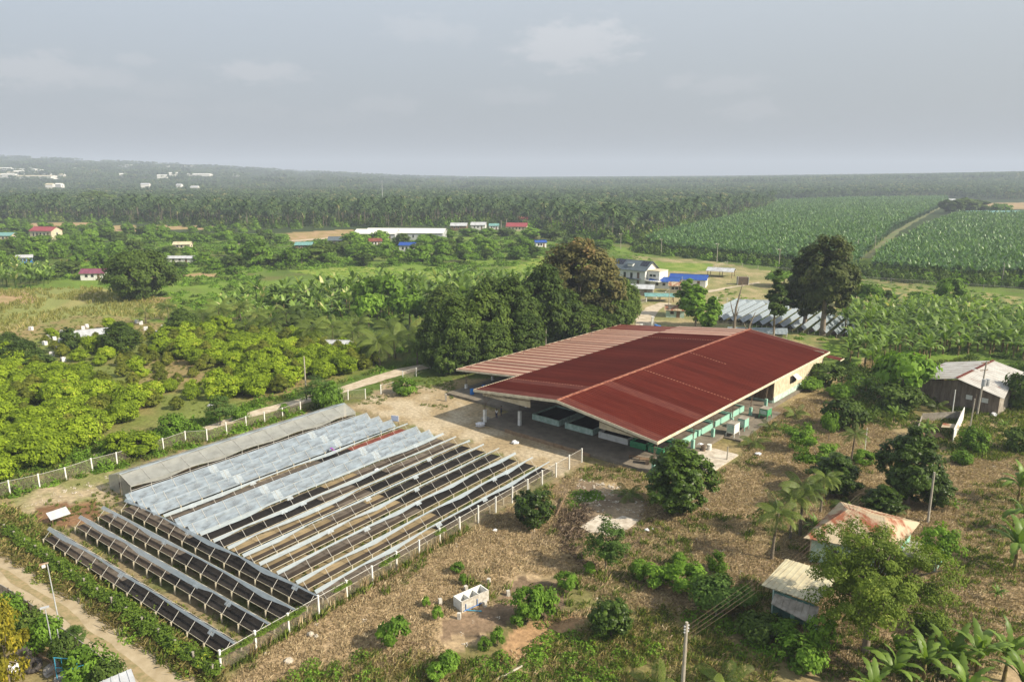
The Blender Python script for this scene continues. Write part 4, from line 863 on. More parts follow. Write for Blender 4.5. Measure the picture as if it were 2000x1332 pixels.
b = MB(); b.slab([(-1.2, -3.7, 8.2), (1.6, -3.7, 8.2), (1.6, -2.0, 8.55), (-1.2, -2.0, 8.55)], .08); b.obj('dormer_roof', M['dark_grey_roof'], wh); MB().box(-.9, 1.3, -3.4, -2.1, 7.2, 8.2).obj('dormer', M['white'], wh)
gable_house('house with a broad bright blue roof behind the white two-storey house, right one', tuple(G(1345, 558)), -.35, 13, 8, 3.0, 1.3, 'blue_roof', 'white', group='blue-roofed sheds', wins=3)
gable_house('smaller bright blue roof joined on the left of the broad blue one', tuple(G(1298, 562)), -.3, 10, 6, 2.8, 1.1, 'blue_roof', 'white', group='blue-roofed sheds')
gable_house('small shed with a reddish white roof in front of the blue roofs', tuple(G(1322, 570)), -.3, 5, 4, 2.6, .9, 'galv_rust', 'cream')
gable_house('low grey-roofed outbuilding in front of the white two-storey house', tuple(G(1247, 575)), -.25, 10, 6, 2.6, .9, 'galv', 'old_concrete')
gable_house('open lean-to with a pale green roof left of the grey pole', tuple(G(1288, 588)), -.1, 9, 4, 2.0, .6, 'cyan_roof', 'wood', cat='lean-to', name='lean_to', open_=True)
gable_house('guard hut with a rusting tan roof by the gate road', tuple(G(1318, 618)), -.2, 5.2, 4.2, 2.4, .9, 'galv_rust', 'pale_mint', cat='hut', name='guard_hut', wins=1)
t = gable_house('open pen with a tilted grey sheet roof on the field behind the blue roofs', tuple(G(1408, 540)), -.45, 10, 6.5, 2.6, 1.0, 'galv', 'wood', cat='pen', name='animal_pen', open_=True)
t = thing('water_tank', 'dark square tank box with pale corner posts on the field path', 'tank', tuple(G(1450, 556)), -.15)
MB().box(-1.9, 1.9, -1.5, 1.5, .2, 2.9).obj('tank_body', M['steel'], t)
for x in (-2.0, 1.9):
    for y in (-1.6, 1.5): MB().box(x, x + .12, y, y + .12, -.1, 3.2).obj('corner_post', M['white'], t)
# grey-roofed shed on the right
o = G(1931.5, 791); t = thing('grey_roofed_shed', 'timber shed with a weathered grey gable roof and red ridge strips by the power pole', 'shed', tuple(o))
E1, R1, R2, E2 = G(1808, 741, 3.5), G(1868.6, 739, 5.4), G(1940.5, 704, 5.4), G(1867, 708.5, 3.5)
ax = (R2 - R1).normalized(); px_ = Vector((ax.y, -ax.x, 0)); Lr = (R2 - R1).length; Wr = 7.6
A1 = R1 + px_ * Wr + Vector((0, 0, -1.9)); A2 = A1 + ax * (Lr + .2)
E1 = R1 - px_ * 8.2 + Vector((0, 0, -1.9)); E2 = E1 + ax * Lr
for nm, q in (('roof_slope', (E1, E2, R2, R1)), ('roof_slope', (A1 + ax * .4 * Lr, A2, R2, R1 + ax * .4 * Lr)), ('roof_slope', (A1 - ax * .4, A1 + ax * .4 * Lr - px_ * 1.4 + Vector((0, 0, .35)), R1 + ax * .4 * Lr, R1))):
    roof_piece(nm, q, 'grey_roof', t, o, ribs=9)
for f0, f1 in ((0, .42), (.5, 1)):
    a0, a1 = R1.lerp(R2, f0), R1.lerp(R2, f1); MB().slab([a0 + px_ * .3 + Vector((0, 0, .12)) - o, a1 + px_ * .3 + Vector((0, 0, .12)) - o, a1 - px_ * .25 + Vector((0, 0, .12)) - o, a0 - px_ * .25 + Vector((0, 0, .12)) - o], .05).obj('ridge_strip', M['pink_roof'] if 0 else M['rust_roof'], t)
def wall_between(p, q, h0, h1, m, parent, org, th=.12, name='wall', boards=0, zb=-.1):
    p = Vector(p) - org; q = Vector(q) - org; d = (q - p); d.z = 0; n = Vector((-d.y, d.x, 0)).normalized() * th
    k = max(1, boards)
    for i in range(k):
        f0, f1 = i / k, (i + (.985 if boards else 1)) / k; a, c = p.lerp(q, f0), p.lerp(q, f1); ha = h0 + (h1 - h0) * f0; hc = h0 + (h1 - h0) * f1
        b = MB(); b.v = [(a.x, a.y, zb), (c.x, c.y, zb), (c.x + n.x, c.y + n.y, zb), (a.x + n.x, a.y + n.y, zb), (a.x, a.y, ha), (c.x, c.y, hc), (c.x + n.x, c.y + n.y, hc), (a.x + n.x, a.y + n.y, ha)]
        b.f = [(0, 3, 2, 1), (4, 5, 6, 7), (0, 1, 5, 4), (1, 2, 6, 5), (2, 3, 7, 6), (3, 0, 4, 7)]; b.m = [0] * 6; b.obj(name, M[m], parent)
fl = lambda v_: Vector((v_.x, v_.y, 0))
c1 = fl(R1 + ax * 1.2 + px_ * 6.6); c2 = fl(R1 + ax * (Lr - .6) + px_ * 6.6); c3 = fl(R1 + ax * 1.2 - px_ * 7.2); c4 = fl(R1 + ax * (Lr - .6) - px_ * 7.2)
wall_between(c1, fl(R1 + ax * 1.2), 3.2, 4.9, 'grey_board', t, o, boards=9, name='wall_board'); wall_between(fl(R1 + ax * 1.2), c3, 4.9, 3.2, 'grey_board', t, o, boards=8, name='wall_board')
wall_between(c1, c2, 3.2, 3.2, 'old_concrete', t, o); wall_between(c3, c4, 3.2, 3.2, 'wood', t, o)
for f in (.25, .62):
    q = fl(c1.lerp(fl(R1 + ax * 1.2), f)) - ax * .16; wall_between(q, q - px_ * 1.0, 2.6, 2.6, 'white', t, o, th=.04, name='window', zb=1.8)
# two huts in the lower right
o = G(1650, 1060); t = thing('rusty_hut', 'abandoned hut with a rust-streaked tan hip roof behind the big spreading tree', 'hut', tuple(o))
a, b_, c, d = G(1641, 979, 2.9), G(1797, 1020, 2.9), G(1748, 1082, 2.9), G(1569, 1050, 2.9)
r1 = (a + d) / 2 * .72 + (b_ + c) / 2 * .28 + Vector((0, 0, 1.7)); r2 = (a + d) / 2 * .28 + (b_ + c) / 2 * .72 + Vector((0, 0, 1.7))
for q in ((a, b_, r2, r1), (d, c, r2, r1), (a, d, r1, r1), (b_, c, r2, r2)):
    if q[2] == q[3]: MB().slab([Vector(x) - o for x in ((q[1], q[0], q[2]) if (q[1] - q[0]).cross(q[2] - q[0]).z < 0 else (q[0], q[1], q[2]))], .05).obj('roof_slope', M['galv_rust'], t)
    else: roof_piece('roof_slope', q, 'galv_rust', t, o, ribs=14)
cen = (a + b_ + c + d) / 4; ins = lambda p_: fl(p_.lerp(cen, .14))
for p_, q_, m_ in ((d, c, 'pale_mint'), (d, a, 'cream'), (a, b_, 'cream'), (c, b_, 'mint')): wall_between(ins(p_), ins(q_), 2.85, 2.85, m_, t, o)
o = G(1545, 1180); t = thing('beige_roofed_hut', 'low hut with a beige sloping roof and grey awning left of the spreading tree', 'hut', tuple(o))
a, b_, c, d = G(1535, 1090.6, 3.0), G(1640, 1122, 3.0), G(1596, 1178, 2.7), G(1487, 1142, 2.7)
roof_piece('roof_slope', (d, c, b_, a), 'beige_roof', t, o, ribs=10)
a2, b2, c2_, d2 = G(1514, 1156, 2.35), G(1600, 1184, 2.35), G(1592, 1222, 1.9), G(1506, 1178, 1.9)
roof_piece('awning', (d2, c2_, b2, a2), 'old_concrete', t, o, ribs=7)
wall_between(fl(G(1512, 1152, 2.6)), fl(G(1590, 1178, 2.6)), 2.5, 2.5, 'dark_mint', t, o); wall_between(fl(G(1512, 1152, 2.6)), fl(G(1545, 1105, 2.6)), 2.6, 2.8, 'pale_mint', t, o)
for u, v in ((1519, 1199), (1546, 1222), (1590, 1245)): p = G(u, v) - o; MB().box(p.x - .14, p.x + .14, p.y - .14, p.y + .14, -.1, 2.0).obj('post', M['mint'], t)
# broken walls beside the rusty hut
o = G(1800, 1110); t = thing('ruined_wall', 'broken grey slab and mint wall end right of the rusty hip-roofed hut', 'ruin', tuple(o))
MB().slab([G(1755, 1060, .9) - o, G(1770, 1085, .9) - o, G(1830, 1105, .9) - o, G(1842, 1085, .9) - o, G(1790, 1055, .9) - o][::1], .25).obj('slab', M['old_concrete'], t)
wall_between(G(1826, 1118), G(1840, 1098), 1.6, 1.6, 'mint', t, o, name='wall_end'); wall_between(G(1755, 1075), G(1826, 1118), .7, .9, 'old_concrete', t, o)
o = G(1861, 864); t = thing('ruined_wall', 'roofless ruin with a thin white wall and rusted sheets by the bare poles', 'ruin', tuple(o))
wall_between(G(1861, 864), G(1881, 822), 2.1, 2.4, 'white', t, o, name='white_wall'); wall_between(G(1800, 822), G(1879, 821), 1.3, 1.6, 'old_concrete', t, o); wall_between(G(1790, 850), G(1800, 824), .5, 1.1, 'old_concrete', t, o)
q = [G(1838, 834, 1.5) - o, G(1874, 836, 1.7) - o, G(1872, 829, 1.75) - o, G(1842, 826, 1.6) - o]; MB().slab(q, .05).obj('rusted_sheet', M['galv_rust'], t)
MB().slab([G(1800, 852, .05) - o, G(1856, 860, .05) - o, G(1870, 830, .05) - o, G(1806, 826, .05) - o], .1).obj('floor', M['soil'], t)
# orchard huts
gable_house('long pale tin-roofed shed among the young orchard trees', tuple(G(187, 668)), .55, 12, 5, 2.4, .9, 'galv', 'cream', cat='shed', name='orchard_shed', open_=True)
gable_house('small silvery tin roof at the edge of the coconut palms', tuple(G(660, 690)), -.1, 5, 4, 2.3, .8, 'galv', 'wood', cat='hut', name='hut', open_=True)
# middle-distance houses
HS = [(92, 468, -.2, 16, 9, 6, 2.2, 'pink_roof', 'cream', 'unfinished grey two-storey house with a pink red roof on the far left'), (187, 546, .1, 9, 5, 3, 1.3, 'purple_roof', 'white', 'low house with a purple roof left of the large round field tree'),
      (8, 470, 0, 14, 8, 3.5, 1.6, 'cyan_roof', 'cream', 'teal-roofed house at the left edge beside a lone palm'), (50, 515, .5, 6, 4, 3.2, .9, 'galv', 'blue', 'tiny blue-walled shack at the far left'),
      (358, 486, .1, 9, 5, 2.8, 1.2, 'beige_roof', 'cream', 'small tan hut near the middle of the fields'), (355, 512, 0, 12, 4, 2.2, .8, 'galv', 'white', 'long low silvery shed roof in the green field'), 
      (595, 487, .1, 9, 6, 2.8, 1.3, 'cyan_roof', 'wood', 'dark teal-roofed hut below the far pale road'), (660, 478, .1, 10, 8, 3.0, 1.8, 'dark_grey_roof', 'wood', 'dark grey-roofed house beside the end of the far pale road'),
      (733, 480, .3, 7, 5, 3, 1.4, 'faded_red', 'white', 'small pinkish-roofed house in front of the white warehouse'), (797, 493, -.1, 8, 6, 4.2, 1.2, 'blue_roof', 'white', 'white house with a blue roof in the middle field'),
      (897, 450, -.1, 12, 7, 3.8, 1.8, 'galv', 'wood', 'grey-roofed house right of the white warehouse'), (935, 449, -.1, 11, 7, 4, 1.8, 'galv', 'white', 'white-walled house with a pale roof, second right of the warehouse'),
      (965, 448, 0, 7, 6, 3, 1.4, 'cyan_roof', 'white', 'little pale teal-roofed house near the twin poles'), (1010, 451, -.15, 15, 8, 3.6, 2.4, 'pink_roof', 'cream', 'farmhouse with a red roof below the dark grove'),
      (1055, 484, .2, 6, 5, 3.4, .9, 'blue_roof', 'white', 'narrow white hut with a blue top left of the large bronze tree'), (1022, 440, .1, 7, 6, 5.5, 1.6, 'faded_red', 'wood', 'smaller red roof above and behind the red-roofed farmhouse'),
      (1700, 528, 0, .1, .1, .1, .1, 'galv', 'white', None),
      (1955, 426, -.05, 34, 14, 5, 2, 'cyan_roof', 'blue', 'long teal and white packing shed at the right edge of the plantation'), (1903, 424, .2, 22, 10, 4.5, 1.6, 'cyan_roof', 'cream', 'pale green-roofed packing shed left of the larger teal one'),
      (1890, 398, 0, .1, .1, .1, .1, 'galv', 'white', None), (1858, 396, 0, 10, 7, 4, 1.6, 'galv', 'white', 'tiny white-roofed hut at the far end of the plantation track')]
for (u, v, rz, L, Wd, hw, hr, rm, wm, lb) in HS:
    if lb: gable_house(lb, tuple(G(u, v)), rz, L, Wd, hw, hr, rm, wm, wins=2 if L < 14 else 4)
for k, (u, v, L, Wd, lb) in enumerate(((795, 468, 50, 20, 'very long white warehouse in front of the far palm grove, right and main block'), (738, 470, 26, 16, 'white warehouse block with an open dark front, left of the longest one'))):
    gable_house(lb, tuple(G(u, v)), -.08, L, Wd, 5.0, 2.2, 'white', 'galv', cat='warehouse', name='warehouse', wins=6, door=True, group='white warehouses')
# the town on the hill
rt = random.Random(8)
TOWN = [(52, 343, 60), (30, 341, 30), (14, 340, 22), (75, 355, 70), (20, 353, 30), (3, 352, 20), (92, 347, 18), (60, 342, 24), (39, 346, 18), (10, 338, 20), (248, 331, 30), (318, 354, 18), (325, 331, 12), (390, 350, 46), (370, 332, 26), (286, 376, 16), (100, 377, 14), (118, 376, 14), (382, 381, 14), (340, 349, 16), (64, 338, 12), (150, 338, 14), (352, 378, 10), (24, 348, 16), (122, 352, 12), (462, 351, 12), (240, 352, 10)]
for k, (u, v, wpx) in enumerate(TOWN):
    p = G(u, v); L = wpx / ppm(p)
    gable_house({0: 'larger cream-walled building in the town on the far left hill', 3: 'long white roof lowest in the hill town, far left', 13: 'long white building alone on the middle of the far hillside', 10: 'pale grey roof high on the hillside right of the town', 14: 'small pale roof near the hill crest above the lone long white building'}.get(k, near_label('tiny pale hillside building', p)), (p.x, p.y, p.z + 7), rt.uniform(-.3, .3), L, max(10, L * .35), rt.uniform(8, 11), 2.5, rt.choice(['white', 'white', 'galv', 'beige_roof']), 'white', cat='building', name='hillside_building', wins=0, door=False, group='buildings on the far hillside')

# ------------------------------------------------------------------ covered beds behind the shed
d0, d1 = G(1401, 635, 1.4), G(1473, 598, 1.4); yw = math.atan2(d1.y - d0.y, d1.x - d0.x); Lb = (d1 - d0).length
def white_bed(p, yaw, L, label, wd=1.7):
    t = thing('covered_bed', label, 'drying bed', tuple(p), yaw, 'covered drying beds behind the shed')
    for s in (-1, 1):
        V = []; F = []; n = 14
        for i in range(n + 1):
            x = i * L / n
            for j in range(4): f = j / 3; V.append((x, s * f * wd * .55, 1.85 - f * 1.0 - .10 * (i % 2) * math.sin(PI * f)))
        for i in range(n):
            for j in range(3): q = 4 * i + j; F.append((q, q + 1, q + 5, q + 4))
        me = bpy.data.meshes.new('plastic_cover'); me.from_pydata(V, [], F); me.materials.append(M['film_white']); me.update(); meshobj('plastic_cover', me, t)
    MB().box(0, L, -wd * .5, wd * .5, .74, .8).obj('tray', M['beans_brown'], t)
    for x in (.1, L / 2, L - .1):
        for y in (-.7, .7): meshobj('leg', leg_me(ZT), t, (x, y, 0))
st, en = G(1371, 626), G(1650, 662); st.z = en.z = 0; nb = 15
for k in range(nb):
    f = k / (nb - 1); p = st.lerp(en, f)
    white_bed(p, yw, Lb * (0.95 if k < 11 else .8), ['leftmost covered white bed behind the shed'][0] if k == 0 else ('rightmost covered white bed behind the tall dark tree' if k == nb - 1 else 'white covered bed behind the shed, %s' % ('left of the bare forked trunk' if k < 4 else 'between the forked trunk and the slim leafy tree' if k < 8 else 'between the slim leafy tree and the tall dark tree' if k < 11 else 'partly behind the tall dark tree')))
q = G(1420, 652); white_bed(q, -.12, 15, 'covered bed lying along the foot of the slanting white beds', 2.0); white_bed(G(1480, 656), -.22, 7, 'short pale tunnel at the right end of the foot of the slanting beds', 1.6)
q = G(1440, 596); white_bed(q, -.12, 12, 'covered bed lying along the far ends of the slanting white beds', 2.0)
t = thing('white_van', 'small white van parked behind the slim leafy tree', 'van', tuple(G(1519, 603)), -.1)
MB().box(-2.4, 1.4, -.9, .9, .45, 2.0).box(1.41, 2.3, -.88, .88, .45, 1.25).obj('body', M['white'], t); MB().box(1.42, 1.9, -.8, .8, 1.26, 1.9).obj('windscreen', M['glass'], t)
MB().box(-1.9, 1.1, -.92, -.903, 1.2, 1.75).obj('side_window', M['glass'], t)
for x in (-1.6, 1.5):
    for y in (-.95, .75): MB().tube((x, y, .36), (x, y + .2, .36), .36, .36, 12).obj('wheel', M['rubber'], t)

# ------------------------------------------------------------------ smaller things around
# three-bay concrete trough
P1, P2 = G(902, 1197), G(955, 1173); yw2 = math.atan2(P2.y - P1.y, P2.x - P1.x); Lt = (P2 - P1).length; o = P1
t = thing('concrete_trough', 'white three-bay concrete trough with blue pipes standing in the dry yard', 'trough', tuple(o), yw2); Wt = 1.35; Ht = 1.15; th = .12
MB().box(0, Lt, 0, Wt, .0, .14).obj('base', M['rubble'], t)
MB().box(0, Lt, 0, th, .143, Ht).obj('wall', M['concrete'], t); MB().box(0, Lt, Wt - th, Wt, .143, Ht).obj('wall', M['white'], t)
for x in (0, Lt - th): MB().box(x, x + th, th + .002, Wt - th - .002, .143, Ht - .004).obj('wall', M['white'], t)
for x in (Lt * .34, Lt * .67): MB().box(x, x + .1, th + .002, Wt - th - .002, .143, Ht - .15).obj('partition', M['white'], t)
for x in (.45, Lt * .55): MB().tube((x, -.06, .15), (x, -.06, .8), .035, n=6).obj('pipe', M['blue'], t)
MB().tube((.2, -.07, .17), (Lt * .9, -.07, .17), .04, n=6).obj('pipe', M['blue'], t); MB().tube((.6, -.08, .1), (1.6, -1.0, .06), .05, n=6).obj('pipe', M['sky_blue'], t)
for k, (u, v, h, lb) in enumerate(((860, 1180, .6, 'stub left of the trough'), (897, 1208, .6, 'stub at the near corner of the trough'), (947, 1184, .55, 'stub against the front right of the trough'), (993, 1162, .5, 'stub standing alone right of the trough'), (955, 1138, .5, 'stub behind the right end of the trough'), (910, 1152, .5, 'stub just behind the trough'))):
    p = G(u, v); tag(MB().box(-.16, .16, -.16, .16, -.1, h).obj('concrete_stub', M['concrete'], None, loc=tuple(p), rot=(.03 * (k - 2), .02 * k, .4 + k)), 'short pale concrete ' + lb, 'post', 'concrete stubs around the trough')
# stones, rubbish, sacks
def lump(name, u, v, r, m, label, cat, seed, flat=.6, group=None, stretch=1.0, z=0):
    rr = np.random.default_rng(seed); import bmesh
    bm = bmesh.new(); bmesh.ops.create_icosphere(bm, subdivisions=2, radius=r)
    for q in bm.verts: k = 1 + rr.uniform(-.28, .28); q.co = Vector((q.co.x * k * stretch, q.co.y * k, max(-.15 * r, q.co.z * k * flat)))
    me = bpy.data.meshes.new(name); bm.to_mesh(me); bm.free(); me.materials.append(M[m]); p = G(u, v)
    return tag(meshobj(name, me, None, (p.x, p.y, p.z + r * flat * .35 + z), (0, 0, rr.uniform(0, 6))), label, cat, group)
for k, a_ in enumerate([('boulder', 564, 1292, .42, 'stone', 'tan boulder near the lower fence post', 'stone'), ('stone', 607, 1240, .3, 'stone', 'pale upright stone in the dry grass above the boulder', 'stone'),
        ('rubbish', 618, 1243, .2, 'stone', 'grey rubble piece beside the pale upright stone', 'rubble'), ('plastic_bag', 967, 1036, .28, 'cloth_white', 'white bag lying on the dry grass left of the round dark bush', 'bag'),
        ('plastic_bag', 1263, 1036, .32, 'cloth_white', 'white bag between the pale slabs and the tall conical tree', 'bag'), ('plastic_bag', 1275, 1033, .16, 'cloth_white', 'small white scrap beside the bag near the pale slabs', 'scrap'),
        ('sack', 1130, 872, .45, 'cloth_pink', 'pinkish sack leaning on the retaining wall', 'sack'), ('sack', 1137, 876, .25, 'cloth_white', 'small white sack right of the pinkish one', 'sack'),
        ('sack', 1172, 890, .4, 'cloth_white', 'white sack at the right end of the retaining wall', 'sack'), ('sack', 1177, 875, .35, 'cloth_white', 'white bundle on the floor edge above the end sack', 'sack'),
        ('tarpaulin', 1006, 866, .55, 'cloth_white', 'crumpled white sheeting on the ground below the retaining wall', 'sheeting'), ('sack_heap', 938, 832, .8, 'cloth_white', 'heap of white sacks beside the left corner pillar', 'sacks'),
        ('sack_heap', 950, 820, .8, 'cloth_grey', 'greyish heap of sacks inside the left corner pillar', 'sacks'), ('sack', 1940, 812, .5, 'cloth_white', 'upright white sack on the yard near the grey-roofed shed, nearer one', 'sack'),
        ('sack', 1953, 798, .5, 'cloth_white', 'upright white sack on the yard near the grey-roofed shed, farther one', 'sack'), ('heap', 1962, 785, .9, 'wood', 'brown brush heap beside the upright white sacks', 'brush heap'),
        ('cloth', 737, 931, .34, 'cloth_white', 'pale cloth lying on the beans of an open drying bed', 'cloth'), ('sack_heap', 1368, 872, .7, 'cloth_white', 'pile of white sacks under the right eave of the shed', 'sacks'),
        ('rubbish', 1480, 888, .5, 'cloth_white', 'pale crumpled sheet beside the small coconut palm right of the shed', 'sheeting'), ('white_bag', 412, 793, .5, 'cloth_white', 'white bag on the lawn beneath the orchard trees', 'bag'),
        ('tub', 1133, 577, .1, 'blue', None, None), ('stone', 518, 1275, .12, 'stone', 'small pale stone near the lower fence', 'stone')]):
    if a_[5]: lump(a_[0], a_[1], a_[2], a_[3], a_[4], a_[5], a_[6], 40 + k, .9 if 'upright' in a_[5] else .6, z={'cloth': .95}.get(a_[0], 0))
# concrete slabs and planks in the yard
for k, (pp, lb) in enumerate((([(1133, 1030), (1170, 1006), (1200, 1015), (1185, 1040), (1150, 1040)], 'broken pale concrete slab behind the feathery young tree'), ([(1200, 1015), (1215, 1008), (1248, 1017), (1225, 1035), (1190, 1030)], 'pale flat concrete slab right of the broken one'))):
    q = [G(u, v) for u, v in pp]; o = q[0]; b = MB(); b.slab([Vector((x.x - o.x, x.y - o.y, .09)) for x in q][::-1], .12); tag(b.obj('concrete_slab', M['rubble'], None, loc=tuple(o)), lb, 'slab')
    if b.v and k == 0: pass
def plank(u0, v0, u1, v1, z0, z1, w_, label, m='wood', name='plank'):
    p, q = G(u0, v0), G(u1, v1); b = MB(); b.tube((0, 0, z0), (q.x - p.x, q.y - p.y, z1), w_, w_ * .8, 6); tag(b.obj(name, M[m], None, loc=(p.x, p.y, 0)), label, 'log' if w_ > .1 else 'plank')
plank(1085, 1010, 1106, 975, .1, .7, .11, 'grey log leaning up beside the round dark bush'); plank(1130, 990, 1150, 986, .1, .15, .1, 'short grey log lying right of the leaning one'); plank(968, 1330, 1020, 1303, .1, .15, .10, 'pale pole lying in the weeds at the bottom', 'stone')
plank(55, 1268, 105, 1300, .1, .3, .13, 'long old log lying above the tractor tyres'); plank(803, 1256, 822, 1260, .08, .08, .09, 'short brown log by the bright green bush')
plank(100, 1300, 113, 1330, .2, .2, .12, 'reddish log beside the blue metal frame', 'brick')
# broken posts and sign board by the bed ends
p = G(772, 838); t = thing('notice_board', 'small pale blue board on two wooden legs at the shed end of the beds', 'board', tuple(p), -.3)
for x in (-.55, .5): MB().tube((x, .4, 0), (x + .1, 0, 2.3), .04, n=5).obj('leg', M['wood'], t)
MB().box(-.62, .72, -.1, -.04, 1.35, 2.35).obj('board', M['cloth_white'], t); MB().box(-.54, .64, -.12, -.103, 1.45, 2.27).obj('board_face', mat('faded_blue_print', (.38, .44, .62), (.55, .6, .7), scale=6), t)
p = G(117, 1022); t = thing('tilted_panel', 'silvery metal sheet propped up beside the crosswise beds', 'metal sheet', tuple(p), .95)
MB().slab([(-1.1, -.5, 1.0), (1.1, -.5, 1.0), (1.1, .55, 1.6), (-1.1, .55, 1.6)], .05).obj('sheet', M['galv'], t)
for x in (-.9, .9): MB().tube((x, .3, 0), (x, .4, 1.5), .05, n=5).obj('leg', M['wood'], t); MB().tube((x, -.4, 0), (x, -.45, 1.0), .05, n=5).obj('leg', M['wood'], t)
# posts near the yard gate
p = G(871, 783); tag(MB().box(-.18, .18, -.18, .18, -.1, 1.35).obj('gate_post', M['old_concrete'], None, loc=tuple(p)), 'stout grey gate post on the verge left of the shed', 'post')
for u, v, lb in ((1252, 654, 'left white gate post on the road behind the shed'), (1274, 638, 'right white gate post on the road behind the shed')):
    p = G(u, v); tag(MB().box(-.3, .3, -.3, .3, -.1, 2.6).box(-.38, .38, -.38, .38, 2.604, 2.8).obj('gate_post', M['white'], None, loc=tuple(p)), lb, 'post', 'gate posts')
for u, v, lb in ((1281, 643, 'left blue drum by the gate'), (1287, 645, 'right blue drum by the gate')):
    p = G(u, v); t = thing('drum', lb, 'drum', tuple(p), 0, 'blue drums'); MB().tube((0, 0, 0), (0, 0, 1.25), .5, .5, 12).obj('body', M['blue'], t)
    for z in (.4, .85): MB().tube((0, 0, z), (0, 0, z + .05), .53, .53, 12).obj('hoop', M['blue'], t)
for u, v, lb, m_ in ((1373, 882, 'dark open drum under the right eave of the shed', 'steel'), (1385, 880, 'white pail beside the dark drum', 'white')):
    p = G(u, v); t = thing('drum', lb, 'drum', (p.x, p.y, .15), 0); MB().tube((0, 0, 0), (0, 0, .8), .32, .34, 12).obj('body', M[m_], t); MB().tube((0, 0, .8), (0, 0, .84), .36, .36, 12).obj('rim', M[m_], t)
p = G(930, 790); 
for k, (u, v, lb) in enumerate(((922, 770, 'left blue drum in the shade under the striped roof'), (945, 762, 'blue drum deeper in the shade under the striped roof'))):
    p = G(u, v, FL); t = thing('drum', lb, 'drum', tuple(p)); MB().tube((0, 0, -.2), (0, 0, 1.0), .4, .4, 12).obj('body', M['blue'], t); MB().tube((0, 0, 1.0), (0, 0, 1.04), .43, .43, 12).obj('rim', M['blue'], t)
# barrow and bench under the right front corner
p = G(1262, 905, FL); t = thing('hand_cart', 'old wooden hand cart in front of the right corner of the shed', 'cart', tuple(p), -.3)
MB().box(-.9, .9, -.45, .45, .55, .72).obj('bed', M['wood'], t)
for y in (-.52, .47): MB().tube((.2, y, .32), (.2, y + .06, .32), .32, .32, 12).obj('wheel', M['steel'], t)
for y in (-.3, .3): MB().tube((-.9, y, .62), (-1.8, y, .85), .03, n=5).obj('handle', M['wood'], t)
p = G(1240, 897, FL); t = thing('bench', 'rough wooden bench left of the hand cart', 'bench', tuple(p), -.45)
MB().box(-.9, .9, -.2, .2, .42, .48).obj('seat', M['wood'], t)
for x in (-.75, .75): MB().box(x - .05, x + .05, -.17, .17, -.1, .418).obj('leg', M['wood'], t)
# tyres, blue frame, tarpaulin in the lower left corner
def torus(name, m, R, r, parent, nu=28, nv=10, loc=(0, 0, 0), rot=(0, 0, 0), knob=.03):
    V = []; F = []
    for i in range(nu):
        for j in range(nv):
            a_, c_ = 2 * PI * i / nu, 2 * PI * j / nv; rr_ = r + (knob if (i % 2 and math.cos(c_) > -.2) else 0); V.append(((R + rr_ * math.cos(c_)) * math.cos(a_), (R + rr_ * math.cos(c_)) * math.sin(a_), rr_ * 1.15 * math.sin(c_)))
    for i in range(nu):
        for j in range(nv): F.append((i * nv + j, ((i + 1) % nu) * nv + j, ((i + 1) % nu) * nv + (j + 1) % nv, i * nv + (j + 1) % nv))
    me = bpy.data.meshes.new(name); me.from_pydata(V, [], F); me.materials.append(M[m]); me.update(); return meshobj(name, me, parent, loc, rot)
for u, v, rt_, lb, z in ((66, 1308, (.45, .1, 0), 'large tractor tyre lying on top, nearest the tarpaulin', .42), (50, 1300, (.25, -.3, 1), 'large tractor tyre underneath the top one', .2), (45, 1288, (1.2, .2, .6), 'narrow tyre standing behind the two large ones', .45)):
    p = G(u, v); tag(torus('tractor_tyre', 'rubber', .48, .2, None, loc=(p.x, p.y, z), rot=rt_), lb, 'tyre', 'old tractor tyres')
p = G(133, 1332); t = thing('metal_frame', 'bright blue welded pipe frame standing in the lower left corner', 'frame', tuple(p), -.1)
for x in (-.9, -.3, .5, 1.0): MB().tube((x, 0, 0), (x, 0, 2.2), .035, n=6).obj('upright', M['sky_blue'], t)
for z in (1.3, 2.2): MB().tube((-.95, 0, z), (1.05, 0, z), .035, n=6).obj('rail', M['sky_blue'], t)
MB().tube((-.6, 0, 1.0), (1.9, .5, 1.55), .03, n=6).obj('brace', M['sky_blue'], t)
lump('tarpaulin', 108, 1305, .75, 'cloth_grey', 'grey crumpled tarpaulin heap left of the blue frame', 'tarpaulin', 301, .4, stretch=1.4); lump('tarpaulin', 122, 1325, .6, 'cloth_grey', 'pale crumpled cloth below the grey tarpaulin', 'tarpaulin', 302, .4)
lump('sheeting', 22, 1310, .7, 'cloth_white', 'white sheeting beneath the yellow-leaved tree at the lower left', 'sheeting', 303, .9)
o = G(235, 1345); t = thing('blue_roofed_shelter', 'pale blue sheet roof cut off by the bottom edge at the lower left', 'shelter', tuple(o))
roof_piece('roof_sheet', (G(170, 1380, 2.2), G(290, 1400, 2.2), G(256, 1305, 2.5), G(178, 1338, 2.5)), 'galv', t, o, ribs=5)
for u, v in ((190, 1352), (262, 1350)): p = G(u, v) - o; MB().box(p.x - .06, p.x + .06, p.y - .06, p.y + .06, 0, 1.9).obj('post', M['wood'], t)
